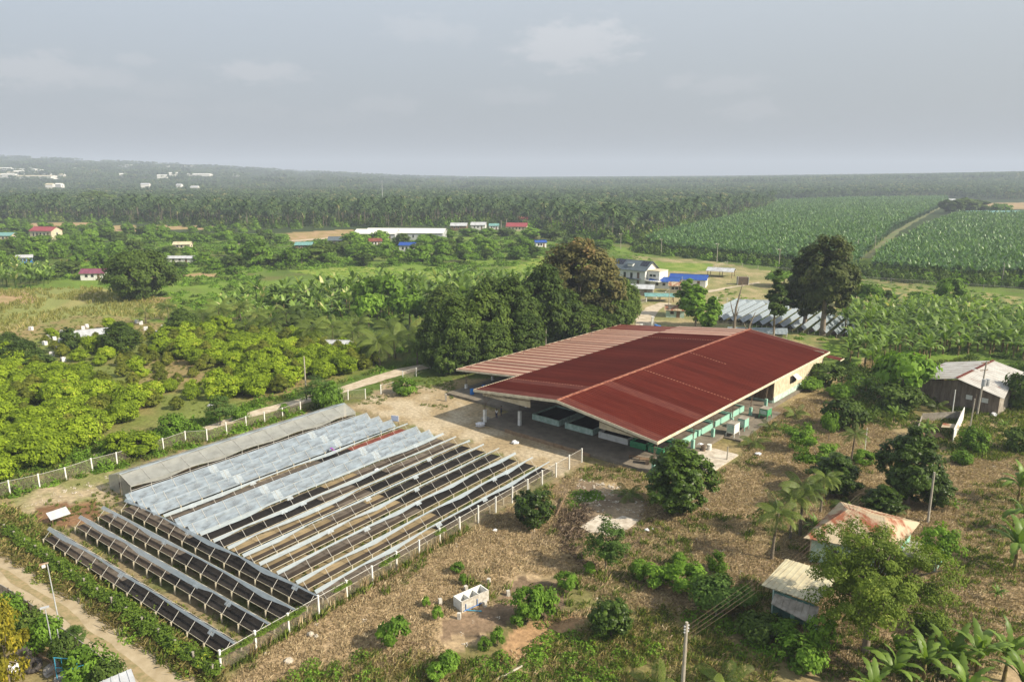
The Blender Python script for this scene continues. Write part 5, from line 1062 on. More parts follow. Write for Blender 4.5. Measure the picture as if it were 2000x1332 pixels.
# beehive-like white boxes round the young trees
RB = [(96, 661), (107, 665), (119, 668), (132, 672), (88, 674), (72, 684), (115, 684), (102, 695), (124, 706), (213, 698), (202, 694), (61, 645), (163, 644), (122, 652), (276, 634), (268, 631), (285, 645), (305, 653), (319, 642), (170, 640), (106, 723), (134, 684)]
box_me = {}
for k, (u, v) in enumerate(RB):
    p = G(u, v); h = .95
    if 'b' not in box_me:
        t = thing('sapling_guard', near_label('white sack guard', p), 'sapling guard', tuple(p), 0, 'white guards round the saplings'); MB().box(-.42, .42, -.42, -.40, 0, h).box(-.42, .42, .40, .42, 0, h).box(-.42, -.40, -.398, .398, 0, h).box(.40, .42, -.398, .398, 0, h).obj('sack_wall', M['cloth_white'], t)
        for x in (-.44, .40): MB().tube((x + .02, -.44, 0), (x + .02, -.44, h + .15), .025, n=4).obj('stake', M['wood'], t)
        box_me['b'] = t
    else:
        t = box_me['b'].copy(); COL.objects.link(t); t.location = tuple(p); t.rotation_euler = (0, 0, k * .7); t['label'] = near_label('white sack guard', p)
        for ch in list(box_me['b'].children): c = ch.copy(); COL.objects.link(c); c.parent = t

# ------------------------------------------------------------------ people
def person(loc, rz, pose, top, bottom, label, hat=None, scale=1.0):
    t = thing('person', label, 'person', loc, rz); t.scale = (scale,) * 3
    # joints: pelvis first, then spine, head, arms, legs (metres)
    J = {'pel': (0, 0, .93), 'wai': (0, 0, 1.08), 'che': (0, .0, 1.32), 'nec': (0, 0, 1.47), 'chi': (0, .015, 1.55), 'hea': (0, .01, 1.66),
         'sl': (-.17, 0, 1.40), 'el': (-.22, .02, 1.13), 'wl': (-.22, .10, .90), 'hl': (-.22, .13, .82), 'sr': (.17, 0, 1.40), 'er': (.22, .02, 1.13), 'wr': (.22, .10, .90), 'hr': (.22, .13, .82),
         'tl': (-.09, 0, .88), 'kl': (-.10, .03, .49), 'al': (-.10, -.02, .09), 'fl': (-.10, .14, .03), 'tr': (.09, 0, .88), 'kr': (.10, .03, .49), 'ar': (.10, -.02, .09), 'fr': (.10, .14, .03)}
    if pose == 'bend':
        J.update({'wai': (0, .10, 1.02), 'che': (0, .30, 1.12), 'nec': (0, .42, 1.18), 'chi': (0, .49, 1.17), 'hea': (0, .58, 1.20), 'sl': (-.17, .35, 1.13), 'el': (-.20, .50, .92), 'wl': (-.18, .70, .90), 'hl': (-.17, .78, .88), 'sr': (.17, .35, 1.13), 'er': (.20, .52, .93), 'wr': (.16, .72, .92), 'hr': (.15, .80, .90)})
    R_ = {'pel': .13, 'wai': .115, 'che': .14, 'nec': .055, 'chi': .07, 'hea': .095, 'sl': .06, 'el': .042, 'wl': .03, 'hl': .038, 'sr': .06, 'er': .042, 'wr': .03, 'hr': .038, 'tl': .09, 'kl': .062, 'al': .042, 'fl': .04, 'tr': .09, 'kr': .062, 'ar': .042, 'fr': .04}
    E_ = [('pel', 'wai'), ('wai', 'che'), ('che', 'nec'), ('nec', 'chi'), ('chi', 'hea'), ('che', 'sl'), ('sl', 'el'), ('el', 'wl'), ('wl', 'hl'), ('che', 'sr'), ('sr', 'er'), ('er', 'wr'), ('wr', 'hr'), ('pel', 'tl'), ('tl', 'kl'), ('kl', 'al'), ('al', 'fl'), ('pel', 'tr'), ('tr', 'kr'), ('kr', 'ar'), ('ar', 'fr')]
    def skin(name, keys, m, grow):
        ks = [k for k in J if k in keys]; ix = {k: i for i, k in enumerate(ks)}
        me = bpy.data.meshes.new(name); me.from_pydata([J[k] for k in ks], [(ix[a_], ix[c_]) for a_, c_ in E_ if a_ in ix and c_ in ix], []); me.materials.append(M[m])
        o = meshobj(name, me, t); o.modifiers.new('Skin', 'SKIN'); s_ = o.modifiers.new('Sub', 'SUBSURF'); s_.levels = s_.render_levels = 2
        if not me.skin_vertices: me.skin_vertices  # created by the modifier
        for k, i in ix.items(): q = me.skin_vertices[0].data[i]; q.radius = (R_[k] * grow, R_[k] * grow * (.8 if k in ('che', 'wai', 'pel') else 1)); q.use_root = (i == 0)
        return o
    try:
        skin('body', set(J), 'skin', 1.0); skin('shirt', {'pel', 'wai', 'che', 'sl', 'el', 'sr', 'er'}, top, 1.22); skin('trousers', {'pel', 'tl', 'kl', 'al', 'tr', 'kr', 'ar'}, bottom, 1.25)
    except Exception as ex: print('skin failed', ex)
    hx = Vector(J['hea'])
    def dome(name, m, r, h, c):
        V = [tuple(c + Vector((0, 0, h)))]; F = []; n = 12
        for j, f in enumerate((.35, .7, 1.0)):
            for i in range(n): a_ = 2 * PI * i / n; V.append(tuple(c + Vector((math.cos(a_) * r * math.sin(f * PI / 2), math.sin(a_) * r * math.sin(f * PI / 2), h * math.cos(f * PI / 2)))))
        F += [(0, 1 + i, 1 + (i + 1) % n) for i in range(n)]
        for j in range(2): F += [(1 + j * n + i, 1 + (j + 1) * n + i, 1 + (j + 1) * n + (i + 1) % n, 1 + j * n + (i + 1) % n) for i in range(n)]
        me = bpy.data.meshes.new(name); me.from_pydata(V, [], F); me.materials.append(M[m]); me.update(); return meshobj(name, me, t)
    dome('hair', 'hair', .115, .125, hx + Vector((0, -.01, .0)))
    if hat: dome('hat', hat, .24, .10, hx + Vector((0, 0, .06)))
    for s in (-1, 1):   # fingers and thumb on each hand
        hnd = Vector(J['hl' if s < 0 else 'hr']); d = (hnd - Vector(J['wl' if s < 0 else 'wr'])).normalized()
        side = Vector((1, 0, 0)) - d * d.x; side.normalize(); b = MB()
        for f in range(4):
            p0 = hnd + side * (f - 1.5) * .02 + d * .02; Lf = (.075, .085, .08, .062)[f]; p1 = p0 + d * Lf * .55; p2 = p1 + d * Lf * .4 + Vector((0, .012, -.012)); b.path([p0, p1, p2], [.010, .009, .007], 5)
        b.path([hnd + side * s * -.03, hnd + side * s * -.055 + d * .03, hnd + side * s * -.055 + d * .055], [.012, .010, .008], 5); b.obj('fingers', M['skin'], t)
    return t
p = T_O + T_A * 27.3 + T_B * 25.45
p = G(655, 893); person((p.x, p.y, 0), math.atan2(T_B.y, T_B.x) - PI / 2 + .3, 'bend', 'purple', 'purple', 'person in purple clothes and a purple hat bending over the reddish beans', 'purple', 1.03)
p = G(970, 817, FL); person((p.x, p.y, FL), 2.6, 'stand', 'white', 'navy', 'person in a white shirt and dark trousers standing in the shade of the shed')
p = G(979, 812, FL); person((p.x, p.y, FL), 1.6, 'stand', 'navy', 'navy', 'person in dark clothes just right of the one in the white shirt')

# ------------------------------------------------------------------ plants: mesh makers
def quads(C, Nrm, size, rng, aspect=1.7):
    """leaf faces at centres C facing roughly Nrm"""
    n = len(C); Nn = Nrm / (np.linalg.norm(Nrm, axis=1, keepdims=True) + 1e-9)
    r = rng.normal(size=(n, 3)); U = np.cross(Nn, r); U /= np.linalg.norm(U, axis=1, keepdims=True) + 1e-9; Vv = np.cross(Nn, U)
    s = (np.asarray(size) * rng.uniform(.65, 1.3, n))[:, None]; a = U * s * aspect * .5; b = Vv * s * .5
    P = np.stack([C - a, C - b * .9 + a * .1, C + a, C + b * .9 + a * .1], 1).reshape(-1, 3)
    return P, np.arange(n * 4).reshape(n, 4)

def crown_mesh(name, seed, R, H, z0, nclump, nleaf, leaf, m, shape='round', cr=.32, tone_spread=.5, hollow=.55, flat=1.0, bronze=None):
    """leaves gathered in clumps through an uneven crown; returns mesh and clump centres"""
    rng = np.random.default_rng(seed); C = []
    while len(C) < nclump:
        d = rng.normal(size=3); d /= np.linalg.norm(d); rad = rng.uniform(hollow, 1.0) ** .6
        p = d * rad
        if shape == 'cone':
            t = (p[2] + 1) / 2; k = min(1.0, 1.25 * (1 - t) + .12) * (.7 + .3 * min(1, t * 5)); p = np.array([p[0] * k * 1.15, p[1] * k * 1.15, p[2]])
        elif shape == 'umbrella':
            p[2] = abs(p[2]) * .9 - .15 + .1 * rng.normal()
        elif shape == 'egg': k = 1.0 - .35 * max(0, p[2]); p = np.array([p[0] * k, p[1] * k, p[2]])
        lob = 1 + .12 * math.sin(3 * math.atan2(p[1], p[0]) + seed) + .08 * math.sin(5 * math.atan2(p[1], p[0]) + seed * 2)
        C.append((p[0] * R * (1 - cr * .5) * lob, p[1] * R * (1 - cr * .5) * lob, z0 + H / 2 + p[2] * H / 2 * (1 - cr * .4)))
    C = np.array(C); k = rng.integers(0, nclump, nleaf); csz = rng.uniform(.65, 1.25, nclump) * cr * R
    d = rng.normal(size=(nleaf, 3)); d /= np.linalg.norm(d, axis=1, keepdims=True); rad = rng.uniform(.25, 1, nleaf) ** .5
    off = d * rad[:, None] * csz[k][:, None]; off[:, 2] *= .62 * flat
    P = C[k] + off; P[:, 2] = np.maximum(P[:, 2], z0 * .5 + .05)
    cen = np.array([0, 0, z0 + H * .4]); outw = P - cen; outw /= np.linalg.norm(outw, axis=1, keepdims=True)
    nr = outw * .8 + d * .6 + np.array([0, 0, .55]) + rng.normal(size=(nleaf, 3)) * .45
    V, F = quads(P, nr, leaf, rng)
    ct = rng.uniform(0, 1, nclump); tn = np.clip(ct[k] * tone_spread + rng.uniform(0, 1 - tone_spread, nleaf), 0, 1)
    if bronze: tn = np.clip(tn * .6 + bronze * np.clip((P[:, 2] - z0) / H * 1.2 - .2 + .6 * (ct[k] - .5), 0, 1), 0, 1)
    return np_mesh(name, V, F, [m], tone=np.repeat(tn, 4)), C

def trunk_mesh(name, seed, h, r, C, R, m=None, limbs=7, base_split=False):
    rr = random.Random(seed); b = MB(); top = Vector((rr.uniform(-.05, .05) * h, rr.uniform(-.05, .05) * h, h))
    pts = [Vector((0, 0, -.15)), Vector((top.x * .3 + rr.uniform(-.1, .1) * r * 3, top.y * .3, h * .4)), top]
    b.path(pts, [r * 1.25, r * .95, r * .7], 7)
    idx = list(range(len(C))); rr.shuffle(idx)
    for k in idx[:limbs]:
        c = Vector(C[k]); s = pts[1].lerp(pts[2], rr.uniform(.0 if base_split else .35, 1)); mid = s.lerp(c, .5) + Vector((0, 0, -abs(c.z - s.z) * .08))
        b.path([s, mid, c], [r * .45, r * .3, r * .1], 5)
    return b.me(name, [m or M['bark']], smooth=True)

_tree_cache = {}
def tree_proto(key, seeds, fn):
    if key not in _tree_cache: _tree_cache[key] = [fn(s) for s in seeds]
    return _tree_cache[key]

def plant_tree(key, u, v, vtop, wpx, label, name='tree', cat='tree', group=None, variant=None, loc=None, R=None, Ht=None, rz=None):
    """one tree: an empty at the foot of the trunk with trunk and crown as parts, scaled from its prototype"""
    pr = PROTO[key]; meshes = tree_proto(key, pr['seeds'], pr['fn'])
    p = loc if loc is not None else G(u, v)
    if R is None: R = wpx / 2 / ppm(p) * 1.14; Ht = height_to(p, vtop) * 1.06
    k = variant if variant is not None else int(abs(p[0] * 7.3 + p[1] * 3.1)) % len(meshes); cm, tm = meshes[k]
    t = thing(name, label, cat, (p[0], p[1], p[2]), (p[0] * 1.7 + p[1]) % 6.28 if rz is None else rz, group)
    s = (R / pr['R'], R / pr['R'], Ht / pr['H'])
    meshobj('crown', cm, t, scale=s); meshobj('trunk', tm, t, scale=s); return t

def proto(R, H, seeds, z0, ncl, nl, leaf, m, shape, cr=.32, tr=.12, limbs=6, barkm=None, **kw):
    def fn(s):
        cm, C = crown_mesh('crown', s, R, H - z0, z0, ncl, nl, leaf, M[m], shape, cr, **kw)
        return cm, trunk_mesh('trunk', s, z0 + (H - z0) * .45, tr, C, R, M[barkm] if barkm else None, limbs)
    return dict(R=R, H=H, seeds=seeds, fn=fn)
PROTO = {
    'jack': proto(3.4, 8.5, (1, 2), .3, 260, 19000, .22, 'L_dark', 'egg', .17, .2, hollow=.3),
    'roundbush': proto(2.1, 4.2, (4, 5), .2, 120, 9000, .17, 'L_dark', 'round', .20, .1, hollow=.3),
    'spread': proto(8.0, 14.0, (11,), 3.2, 165, 40000, .17, 'L_spread', 'round', .14, .38, 40, hollow=.15),
    'airy': proto(2.5, 5.0, (21, 22), 1.2, 34, 2600, .20, 'L_mid', 'round', .30, .08, 12, hollow=.3),
    'olive': proto(3.0, 4.0, (23, 24), .6, 50, 4200, .20, 'L_feather', 'umbrella', .30, .10, 12, hollow=.3),
    'bright': proto(1.4, 2.2, (31, 32, 33), .35, 20, 1300, .19, 'L_bright', 'round', .36, .05, 9),
    'feather': proto(2.2, 5.6, (41, 42), .8, 46, 5200, .13, 'L_feather', 'egg', .26, .06, 16, hollow=.2),
    'shrub': proto(1.8, 2.2, (45, 46, 47), .0, 30, 2000, .20, 'L_mid', 'round', .36, .04, 5),
    'dshrub': proto(1.8, 2.4, (48, 49), .0, 34, 2200, .20, 'L_mass', 'round', .34, .04, 5),
    'orch': proto(2.3, 3.6, (51, 52, 53, 54), .15, 60, 5200, .22, 'L_orch', 'round', .34, .10),
    'cone': proto(2.0, 3.9, (61, 62, 63), .1, 80, 4600, .18, 'L_orch2', 'cone', .24, .08),
    'mass': proto(7.5, 15.0, (71, 72, 73), .4, 190, 13000, .52, 'L_mass', 'egg', .24, .35, 5),
    'bronze': proto(13.5, 26.0, (81,), 1.5, 230, 24000, .68, 'L_bronze', 'egg', .17, .6, 10, bronze=.55),
    'talldark': proto(7.0, 17.0, (85,), 3.0, 150, 14000, .45, 'L_tall', 'egg', .20, .5, 14, hollow=.25),
    'rain': proto(13.0, 15.0, (91,), .2, 190, 17000, .60, 'L_mass', 'round', .16, .45, 12),
    'mid': proto(4.5, 8.0, (101, 102, 103, 104), .5, 40, 1500, .75, 'L_mid', 'round', .34, .2, 4),
    'middark': proto(4.8, 9.0, (111, 112, 113), .5, 44, 1500, .80, 'L_mass', 'round', .32, .2, 4),
    'umb': proto(5.5, 7.5, (121, 122), 1.5, 34, 1300, .75, 'L_mid', 'umbrella', .30, .18, 7),
    'yellow': proto(2.6, 6.0, (131, 132), .3, 50, 5000, .20, 'L_autumn', 'egg', .30, .1),
    'young': proto(2.2, 8.0, (141, 142), .8, 44, 2600, .38, 'L_bright', 'egg', .28, .14, 9, hollow=.2),
    'slim': proto(1.9, 14.0, (145,), 2.2, 40, 2600, .36, 'L_mass', 'cone', .34, .16, 14, hollow=.1),
}

# ---- banana plants
def banana_leaf_mesh(name, seed, L=2.4, W=.62, m='L_banana', droop=1.0, seg=6):
    rng = np.random.default_rng(seed); V = []; F = []; tn = []
    x, z, a = 0.0, 0.0, math.radians(rng.uniform(62, 84)); st = L / seg
    prof = np.sin(np.linspace(.12, PI - .03, seg + 1)) ** .55; prof[0] = .12
    for i in range(seg + 1):
        wv = W / 2 * prof[i] * (1 if i < seg else .3); wv *= (1 if i % 2 else rng.uniform(.5, .95)); V += [(x, -wv, z - wv * .35), (x, 0, z), (x, wv, z - wv * .35)]
        tn += [.45 + .1 * rng.random(), .62, .45 + .1 * rng.random()]
        a -= math.radians(8 + 15 * i / seg) * droop * 6 / seg * 1.15; x += math.cos(a) * st; z += math.sin(a) * st
    for i in range(seg): q = 3 * i; F += [(q, q + 3, q + 4, q + 1), (q + 1, q + 4, q + 5, q + 2)]
    return np_mesh(name, V, F, [M[m]], tone=np.clip(np.array(tn) * rng.uniform(.6, 1.3), 0, 1), smooth=False)
BLEAF = [banana_leaf_mesh('leaf', s, 2.8, .60, 'L_banana', d, 14) for s, d in ((1, .65), (2, 1.0), (3, 1.4), (4, .85))]
BSTEM = MB().path([(0, 0, -.1), (.04, .02, .9), (0, .03, 1.9)], [.15, .12, .07], 7).me('stem', [M['stem']], smooth=True)
def banana(u, v, label, h=3.6, group=None, loc=None, nl=11, seed=0, one=False, cat='banana plant'):
    p = loc if loc is not None else G(u, v); rr = random.Random(int(p[0] * 31 + p[1] * 17) + seed); s = h / 3.9
    t = thing('banana_plant', label, cat, (p[0], p[1], p[2]), rr.uniform(0, 6.28), group)
    meshobj('stem', BSTEM, t, scale=(s, s, s))
    if one: meshobj('leaves', one[rr.randrange(len(one))], t, (0, 0, 0), (0, 0, rr.uniform(0, 6)), (s, s, s)); return t
    for k in range(nl):
        a = k * 2.4 + rr.uniform(-.3, .3); sc_ = s * rr.uniform(.75, 1.1)
        meshobj('leaf', BLEAF[rr.randrange(4)], t, (.04 * math.cos(a), .04 * math.sin(a), 1.85 * s), (rr.uniform(-.2, .2), rr.uniform(-.45, .35), a), (sc_, sc_, sc_))
    return t
def banana_whole(name, seed, nl, seg, L, W, m, h, stem=True, spreadz=.4):
    rng = np.random.default_rng(seed); VV = []; FF = []; TT = []; base = 0
    for k in range(nl):
        a0 = k * 2.4 + rng.uniform(-.3, .3); el = math.radians(rng.uniform(58, 88)); dr = rng.uniform(.25, 1.0); x, z = 0.0, h; st = L * rng.uniform(.75, 1.1) / seg; tn = rng.uniform(.15, 1)
        ca, sa = math.cos(a0), math.sin(a0); prof = np.sin(np.linspace(.25, PI - .1, seg + 1)) ** .6
        for i in range(seg + 1):
            wv = W / 2 * prof[i]
            for s in (-1, 1): VV.append((x * ca - s * wv * sa, x * sa + s * wv * ca, z - (.25 * wv if s < 0 else 0))); TT.append(tn)
            el -= math.radians(13 + 16 * i / seg) * dr * 6 / seg * .8; x += math.cos(el) * st; z += math.sin(el) * st
        for i in range(seg): q = base + 2 * i; FF.append((q, q + 2, q + 3, q + 1))
        base += 2 * (seg + 1)
    if stem:
        q = base
        for zz, r in ((-.1, .14), (h, .08)):
            for a_ in (0, 2.1, 4.2): VV.append((r * math.cos(a_), r * math.sin(a_), zz)); TT.append(.1)
        for i in range(3): FF.append((q + i, q + (i + 1) % 3, q + 3 + (i + 1) % 3, q + 3 + i))
    return np_mesh(name, VV, FF, [M[m]], tone=np.array(TT))
# ---- palms
def palm_meshes(seed, h, nf, L, detail, m='L_palm', r=.16, lean=.06):
    rng = np.random.default_rng(seed); tx, ty = rng.uniform(-lean, lean, 2) * h
    b = MB(); b.path([(0, 0, -.2), (tx * .3, ty * .3, h * .5), (tx, ty, h)], [r * 1.4, r, r * .75], 6); tm = b.me('trunk', [M['palm_bark']], smooth=True)
    V = []; F = []; T = []; base = 0
    for k in range(nf):
        az = k * 2.39996; up = 1 - (k / nf) ** .8 * 1.25; el = math.radians(78 * max(up, -.35) + rng.uniform(-6, 6)); n = 8 if detail else 5; st = L * rng.uniform(.85, 1.08) / n; x, z = .1, h; tn = rng.uniform(.1, .9) if up > -.1 else rng.uniform(.7, 1)
        ca, sa = math.cos(az), math.sin(az); P = []
        for i in range(n + 1): P.append((x, z, el)); x += math.cos(el) * st; z += math.sin(el) * st; el -= math.radians(11 + 9 * i / n) * 8 / n * .9
        if not detail:
            for i, (px, pz, pe) in enumerate(P):
                wv = L * .13 * math.sin(PI * (i + .5) / (n + 1.2)) ** .6
                for s in (-1, 0, 1): V.append((tx + px * ca - s * wv * sa, ty + px * sa + s * wv * ca, pz - abs(s) * wv * .75)); T.append(tn)
            for i in range(n): q = base + 3 * i; F += [(q, q + 3, q + 4, q + 1), (q + 1, q + 4, q + 5, q + 2)]
            base += 3 * (n + 1)
        else:
            def at(f):
                g = f * n; i = min(int(g), n - 1); w_ = g - i; return P[i][0] * (1 - w_) + P[i + 1][0] * w_, P[i][1] * (1 - w_) + P[i + 1][1] * w_
            def put(lx, ly, lz): V.append((tx + lx * ca - ly * sa, ty + lx * sa + ly * ca, lz)); T.append(tn)
            nl = 26
            for j in range(nl):
                f = .10 + .88 * j / nl; px, pz = at(f); qx, qz = at(min(1, f + .012)); ll = L * .27 * math.sin(PI * (f * .86 + .1)) ** .7
                for s in (-1, 1):
                    q = len(V); put(px, 0, pz); put(qx, 0, qz); put(qx + ll * .42, s * ll * .72, qz - ll * .62); put(px + ll * .36, s * ll * .68, pz - ll * .60); F.append((q, q + 1, q + 2, q + 3))
            for i in range(n):
                q = len(V); put(P[i][0], -.03, P[i][1]); put(P[i + 1][0], -.02, P[i + 1][1]); put(P[i + 1][0], .02, P[i + 1][1]); put(P[i][0], .03, P[i][1]); F.append((q, q + 1, q + 2, q + 3))
            base = len(V)
    return tm, np_mesh('crown', V, F, [M[m]], tone=np.array(T))
PALM_NEAR = [palm_meshes(s, 5.0, 17, 2.6, True, r=.13) for s in (1, 2, 3)]
PALM_YOUNG = [palm_meshes(s, .7, 13, 3.0, True, r=.16, lean=.0) for s in (5, 6, 7)]
PALM_MID = [palm_meshes(s, 4.2, 18, 4.6, True, r=.2) for s in (8, 9)]
PALM_FAR = [palm_meshes(s, h, 20, 4.8, False, 'L_farpalm', .17, .05) for s, h in ((11, 14.5), (12, 12.5), (13, 16.5), (14, 10.5))]
def palm(kind, u, v, label, scale=1.0, group=None, loc=None, cat='palm', name='palm_tree'):
    p = loc if loc is not None else G(u, v); k = int(abs(p[0] * 5.7 + p[1] * 2.3)) % len(kind); tm, cm = kind[k]
    t = thing(name, label, cat, (p[0], p[1], p[2]), (p[0] * 2.1) % 6.28, group); meshobj('trunk', tm, t, scale=(scale,) * 3); meshobj('crown', cm, t, scale=(scale,) * 3); return t

# ------------------------------------------------------------------ trees of the near yard
NT = [
 ('jack', 1322, 1003, 866, 124, 'tall dense dark green tree in front of the right corner of the shed'),
 ('roundbush', 1041, 1030, 957, 74, 'round dark bushy tree beside the fence and the leaning log'),
 ('roundbush', 1194, 1246, 1170, 76, 'round dark bushy tree among the weeds at the lower middle'),
 ('jack', 1772, 984, 838, 112, 'tall dark tree behind the rusty hip-roofed hut, left of the power pole'),
 ('jack', 1822, 992, 915, 62, 'smaller dark tree touching the power pole behind the rusty hut'),
 ('jack', 1722, 1006, 950, 70, 'low dark tree at the foot of the tall one behind the rusty hut'),
 ('spread', 1690, 1275, 1040, 246, 'big spreading tree with pale trunk in front of the two huts'),
 ('airy', 1828, 1118, 1022, 76, 'small round-crowned tree right of the rusty hut by the mint wall end'),
 ('airy', 1600, 1285, 1195, 62, 'light green sapling at the left foot of the big spreading tree'),
 ('feather', 1182, 1118, 1008, 78, 'feathery light green young tree below the pale slabs'),
 ('bright', 770, 1262, 1204, 58, 'bright green leafy bush standing by a short log in the lower dry yard'),
 ('bright', 1246, 1132, 1096, 36, 'small bright green sapling, leftmost of the row right of the feathery tree'),
 ('bright', 1286, 1146, 1104, 56, 'second bright green sapling right of the feathery tree'),
 ('bright', 1342, 1160, 1104, 72, 'broad bright green sapling in the middle of the lower right row'),
 ('olive', 1398, 1206, 1128, 112, 'wide olive green shrub left of the beige-roofed hut'),
 ('olive', 1452, 1190, 1150, 60, 'greener low shrub touching the wide olive one on its right'),
 ('bright', 1032, 1214, 1150, 56, 'thin bright green tree right of the trough, left of its pair'),
 ('bright', 1062, 1210, 1148, 48, 'thin bright green tree right of the trough, right of its pair'),
 ('bright', 1012, 1222, 1200, 28, 'tiny bright green sapling below the pair right of the trough'),
 ('bright', 1107, 1152, 1120, 40, 'small bright sapling between the trough and the feathery tree'),
 ('bright', 875, 1310, 1272, 46, 'bright yellow-green sapling near the bottom edge, left of the long grey pole'),
 ('bright', 855, 1330, 1298, 40, 'low yellow-green sapling at the very bottom edge'),
 ('bright', 972, 1258, 1228, 28, 'little green shrub on the bare soil below the trough'),
 ('shrub', 946, 1268, 1246, 26, 'dull green tuft left of the little shrub on the bare soil'),
 ('bright', 893, 1120, 1100, 26, 'small round green shrub in the dry grass above the trough'),
 ('bright', 904, 1142, 1122, 16, 'tiny green shrub just below the small round one above the trough'),
 ('bright', 832, 1184, 1166, 16, 'tiny green shrub left of the trough, higher one'),
 ('bright', 854, 1209, 1185, 22, 'small green shrub left of the trough, lower one'),
 ('jack', 1628, 968, 888, 88, 'bushy dark tree left of the tall dark pair, above the palms'),
 ('dshrub', 1648, 838, 782, 82, 'dark wide shrub on the dry ground right of the cabinets'),
 ('shrub', 1642, 775, 750, 50, 'dark green shrub against the far end of the shed wall'),
 ('dshrub', 1612, 752, 712, 66, 'dark green shrub at the far right corner of the shed'),
 ('airy', 1640, 790, 752, 36, 'thin dark sapling above the dark wide shrub'),
 ('shrub', 1580, 762, 738, 44, 'green shrub against the cream wall of the shed'),
 ('umb', 1618, 862, 806, 34, 'slim young papaya-like tree with a rounded top left of the dark shrub'),
 ('airy', 1560, 880, 828, 66, 'sparse yellowish sapling on the dry ground below the small coconut palms'),
 ('airy', 1590, 930, 860, 80, 'sparse thin-leaved tree left of the bushy dark one'),
 ('shrub', 1688, 905, 880, 44, 'low green shrub between the bushy dark tree and the tall dark tree'),
 ('shrub', 1900, 880, 838, 52, 'green shrub at the foot of the pale bare pole'),
 ('shrub', 1878, 905, 880, 40, 'low green shrub below the ruin wall end'),
 ('dshrub', 1992, 800, 730, 60, 'dark bush at the right edge beside the grey-roofed shed'),
 ('dshrub', 1990, 880, 838, 56, 'dark bush at the right edge below the upright sacks'),
 ('umb', 1760, 780, 690, 110, 'broad light green tree in front of the banana grove left of the grey-roofed shed'),
 ('dshrub', 1755, 800, 752, 86, 'dark green shrub below the broad light green tree'),
 ('airy', 1772, 800, 755, 50, 'papaya-like sapling left of the grey-roofed shed'),
 ('shrub', 1745, 740, 700, 60, 'mid green bush between the shed end and the banana grove'),
 ('yellow', 22, 1350, 1168, 78, 'yellowing leafy tree at the lower left corner'),
 ('yellow', -10, 1290, 1180, 80, 'yellow-green tree cut by the left edge below the road'),
 ('feather', 152, 1262, 1222, 44, 'small feathery sapling beside the dirt road'),
 ('shrub', 92, 1262, 1212, 66, 'dense green bush wrapped round the short lamp post'),
 ('dshrub', 60, 1245, 1195, 60, 'dark green bush left of the wrapped lamp post'),
 ('shrub', 175, 1330, 1268, 86, 'green bush behind the blue pipe frame'),
 ('dshrub', 128, 1300, 1240, 50, 'dark bush right of the wrapped lamp post'),
 ('shrub', 20, 1215, 1165, 60, 'leafy bush at the left edge below the shade-net fence'),
 ('dshrub', 215, 1345, 1290, 60, 'dark leafy bush at the end of the shade-net fence'),
 ('airy', 1860, 1310, 1250, 50, 'yellow-tipped sapling right of the big spreading tree'),
 ('dshrub', 1812, 1235, 1195, 60, 'dark low bush under the right side of the big spreading tree'),
 ('shrub', 1560, 1300, 1250, 90, 'low green bush in front of the hut posts'),
 ('dshrub', 1480, 1245, 1205, 80, 'dark low bush left of the mint hut posts'),
 ('shrub', 1530, 1245, 1215, 60, 'green bush beneath the overhead wires'),
 ('airy', 1770, 1290, 1240, 60, 'light sapling right of the pale trunk of the big spreading tree'),
 ('bright', 1325, 1105, 1078, 26, 'little green shrub alone on the dry ground above the bright row'),
 ('shrub', 1400, 1118, 1080, 36, 'small green shrub left of the beige roof'),
 ('bright', 1150, 1120, 1098, 24, 'little green shrub left of the feathery tree base'),
 ('shrub', 642, 800, 748, 54, 'olive green tree left of the small white posts by the lane'),
 ('feather', 622, 792, 735, 80, 'hazy green tree over the tall pole by the lane'),
 ('shrub', 790, 770, 740, 48, 'green bush on the verge by the short gate fence'),
 ('bright', 556, 814, 790, 22, 'papaya sapling by the left fence'),
 ('shrub', 470, 820, 800, 34, 'small tree overhanging the left fence'),
 ('feather', 430, 830, 775, 60, 'wide feathery tree overhanging the left fence'),
 ('orch', 272, 888, 848, 74, 'dark green bush crowding the left fence'),
 ('orch', 235, 888, 846, 50, 'leafy bush left of the fence, nearest the tunnel end'),
 ('shrub', 340, 845, 812, 50, 'low green bush right of the yellow-flecked orchard edge'),
]
for k, (kd, u, v, vt, wp, lb) in enumerate(NT): plant_tree(kd, u, v, vt, wp, lb, name='tree' if 'tree' in lb or 'sapling' in lb else 'bush', cat='tree' if 'tree' in lb else ('sapling' if 'sapling' in lb else 'bush'))
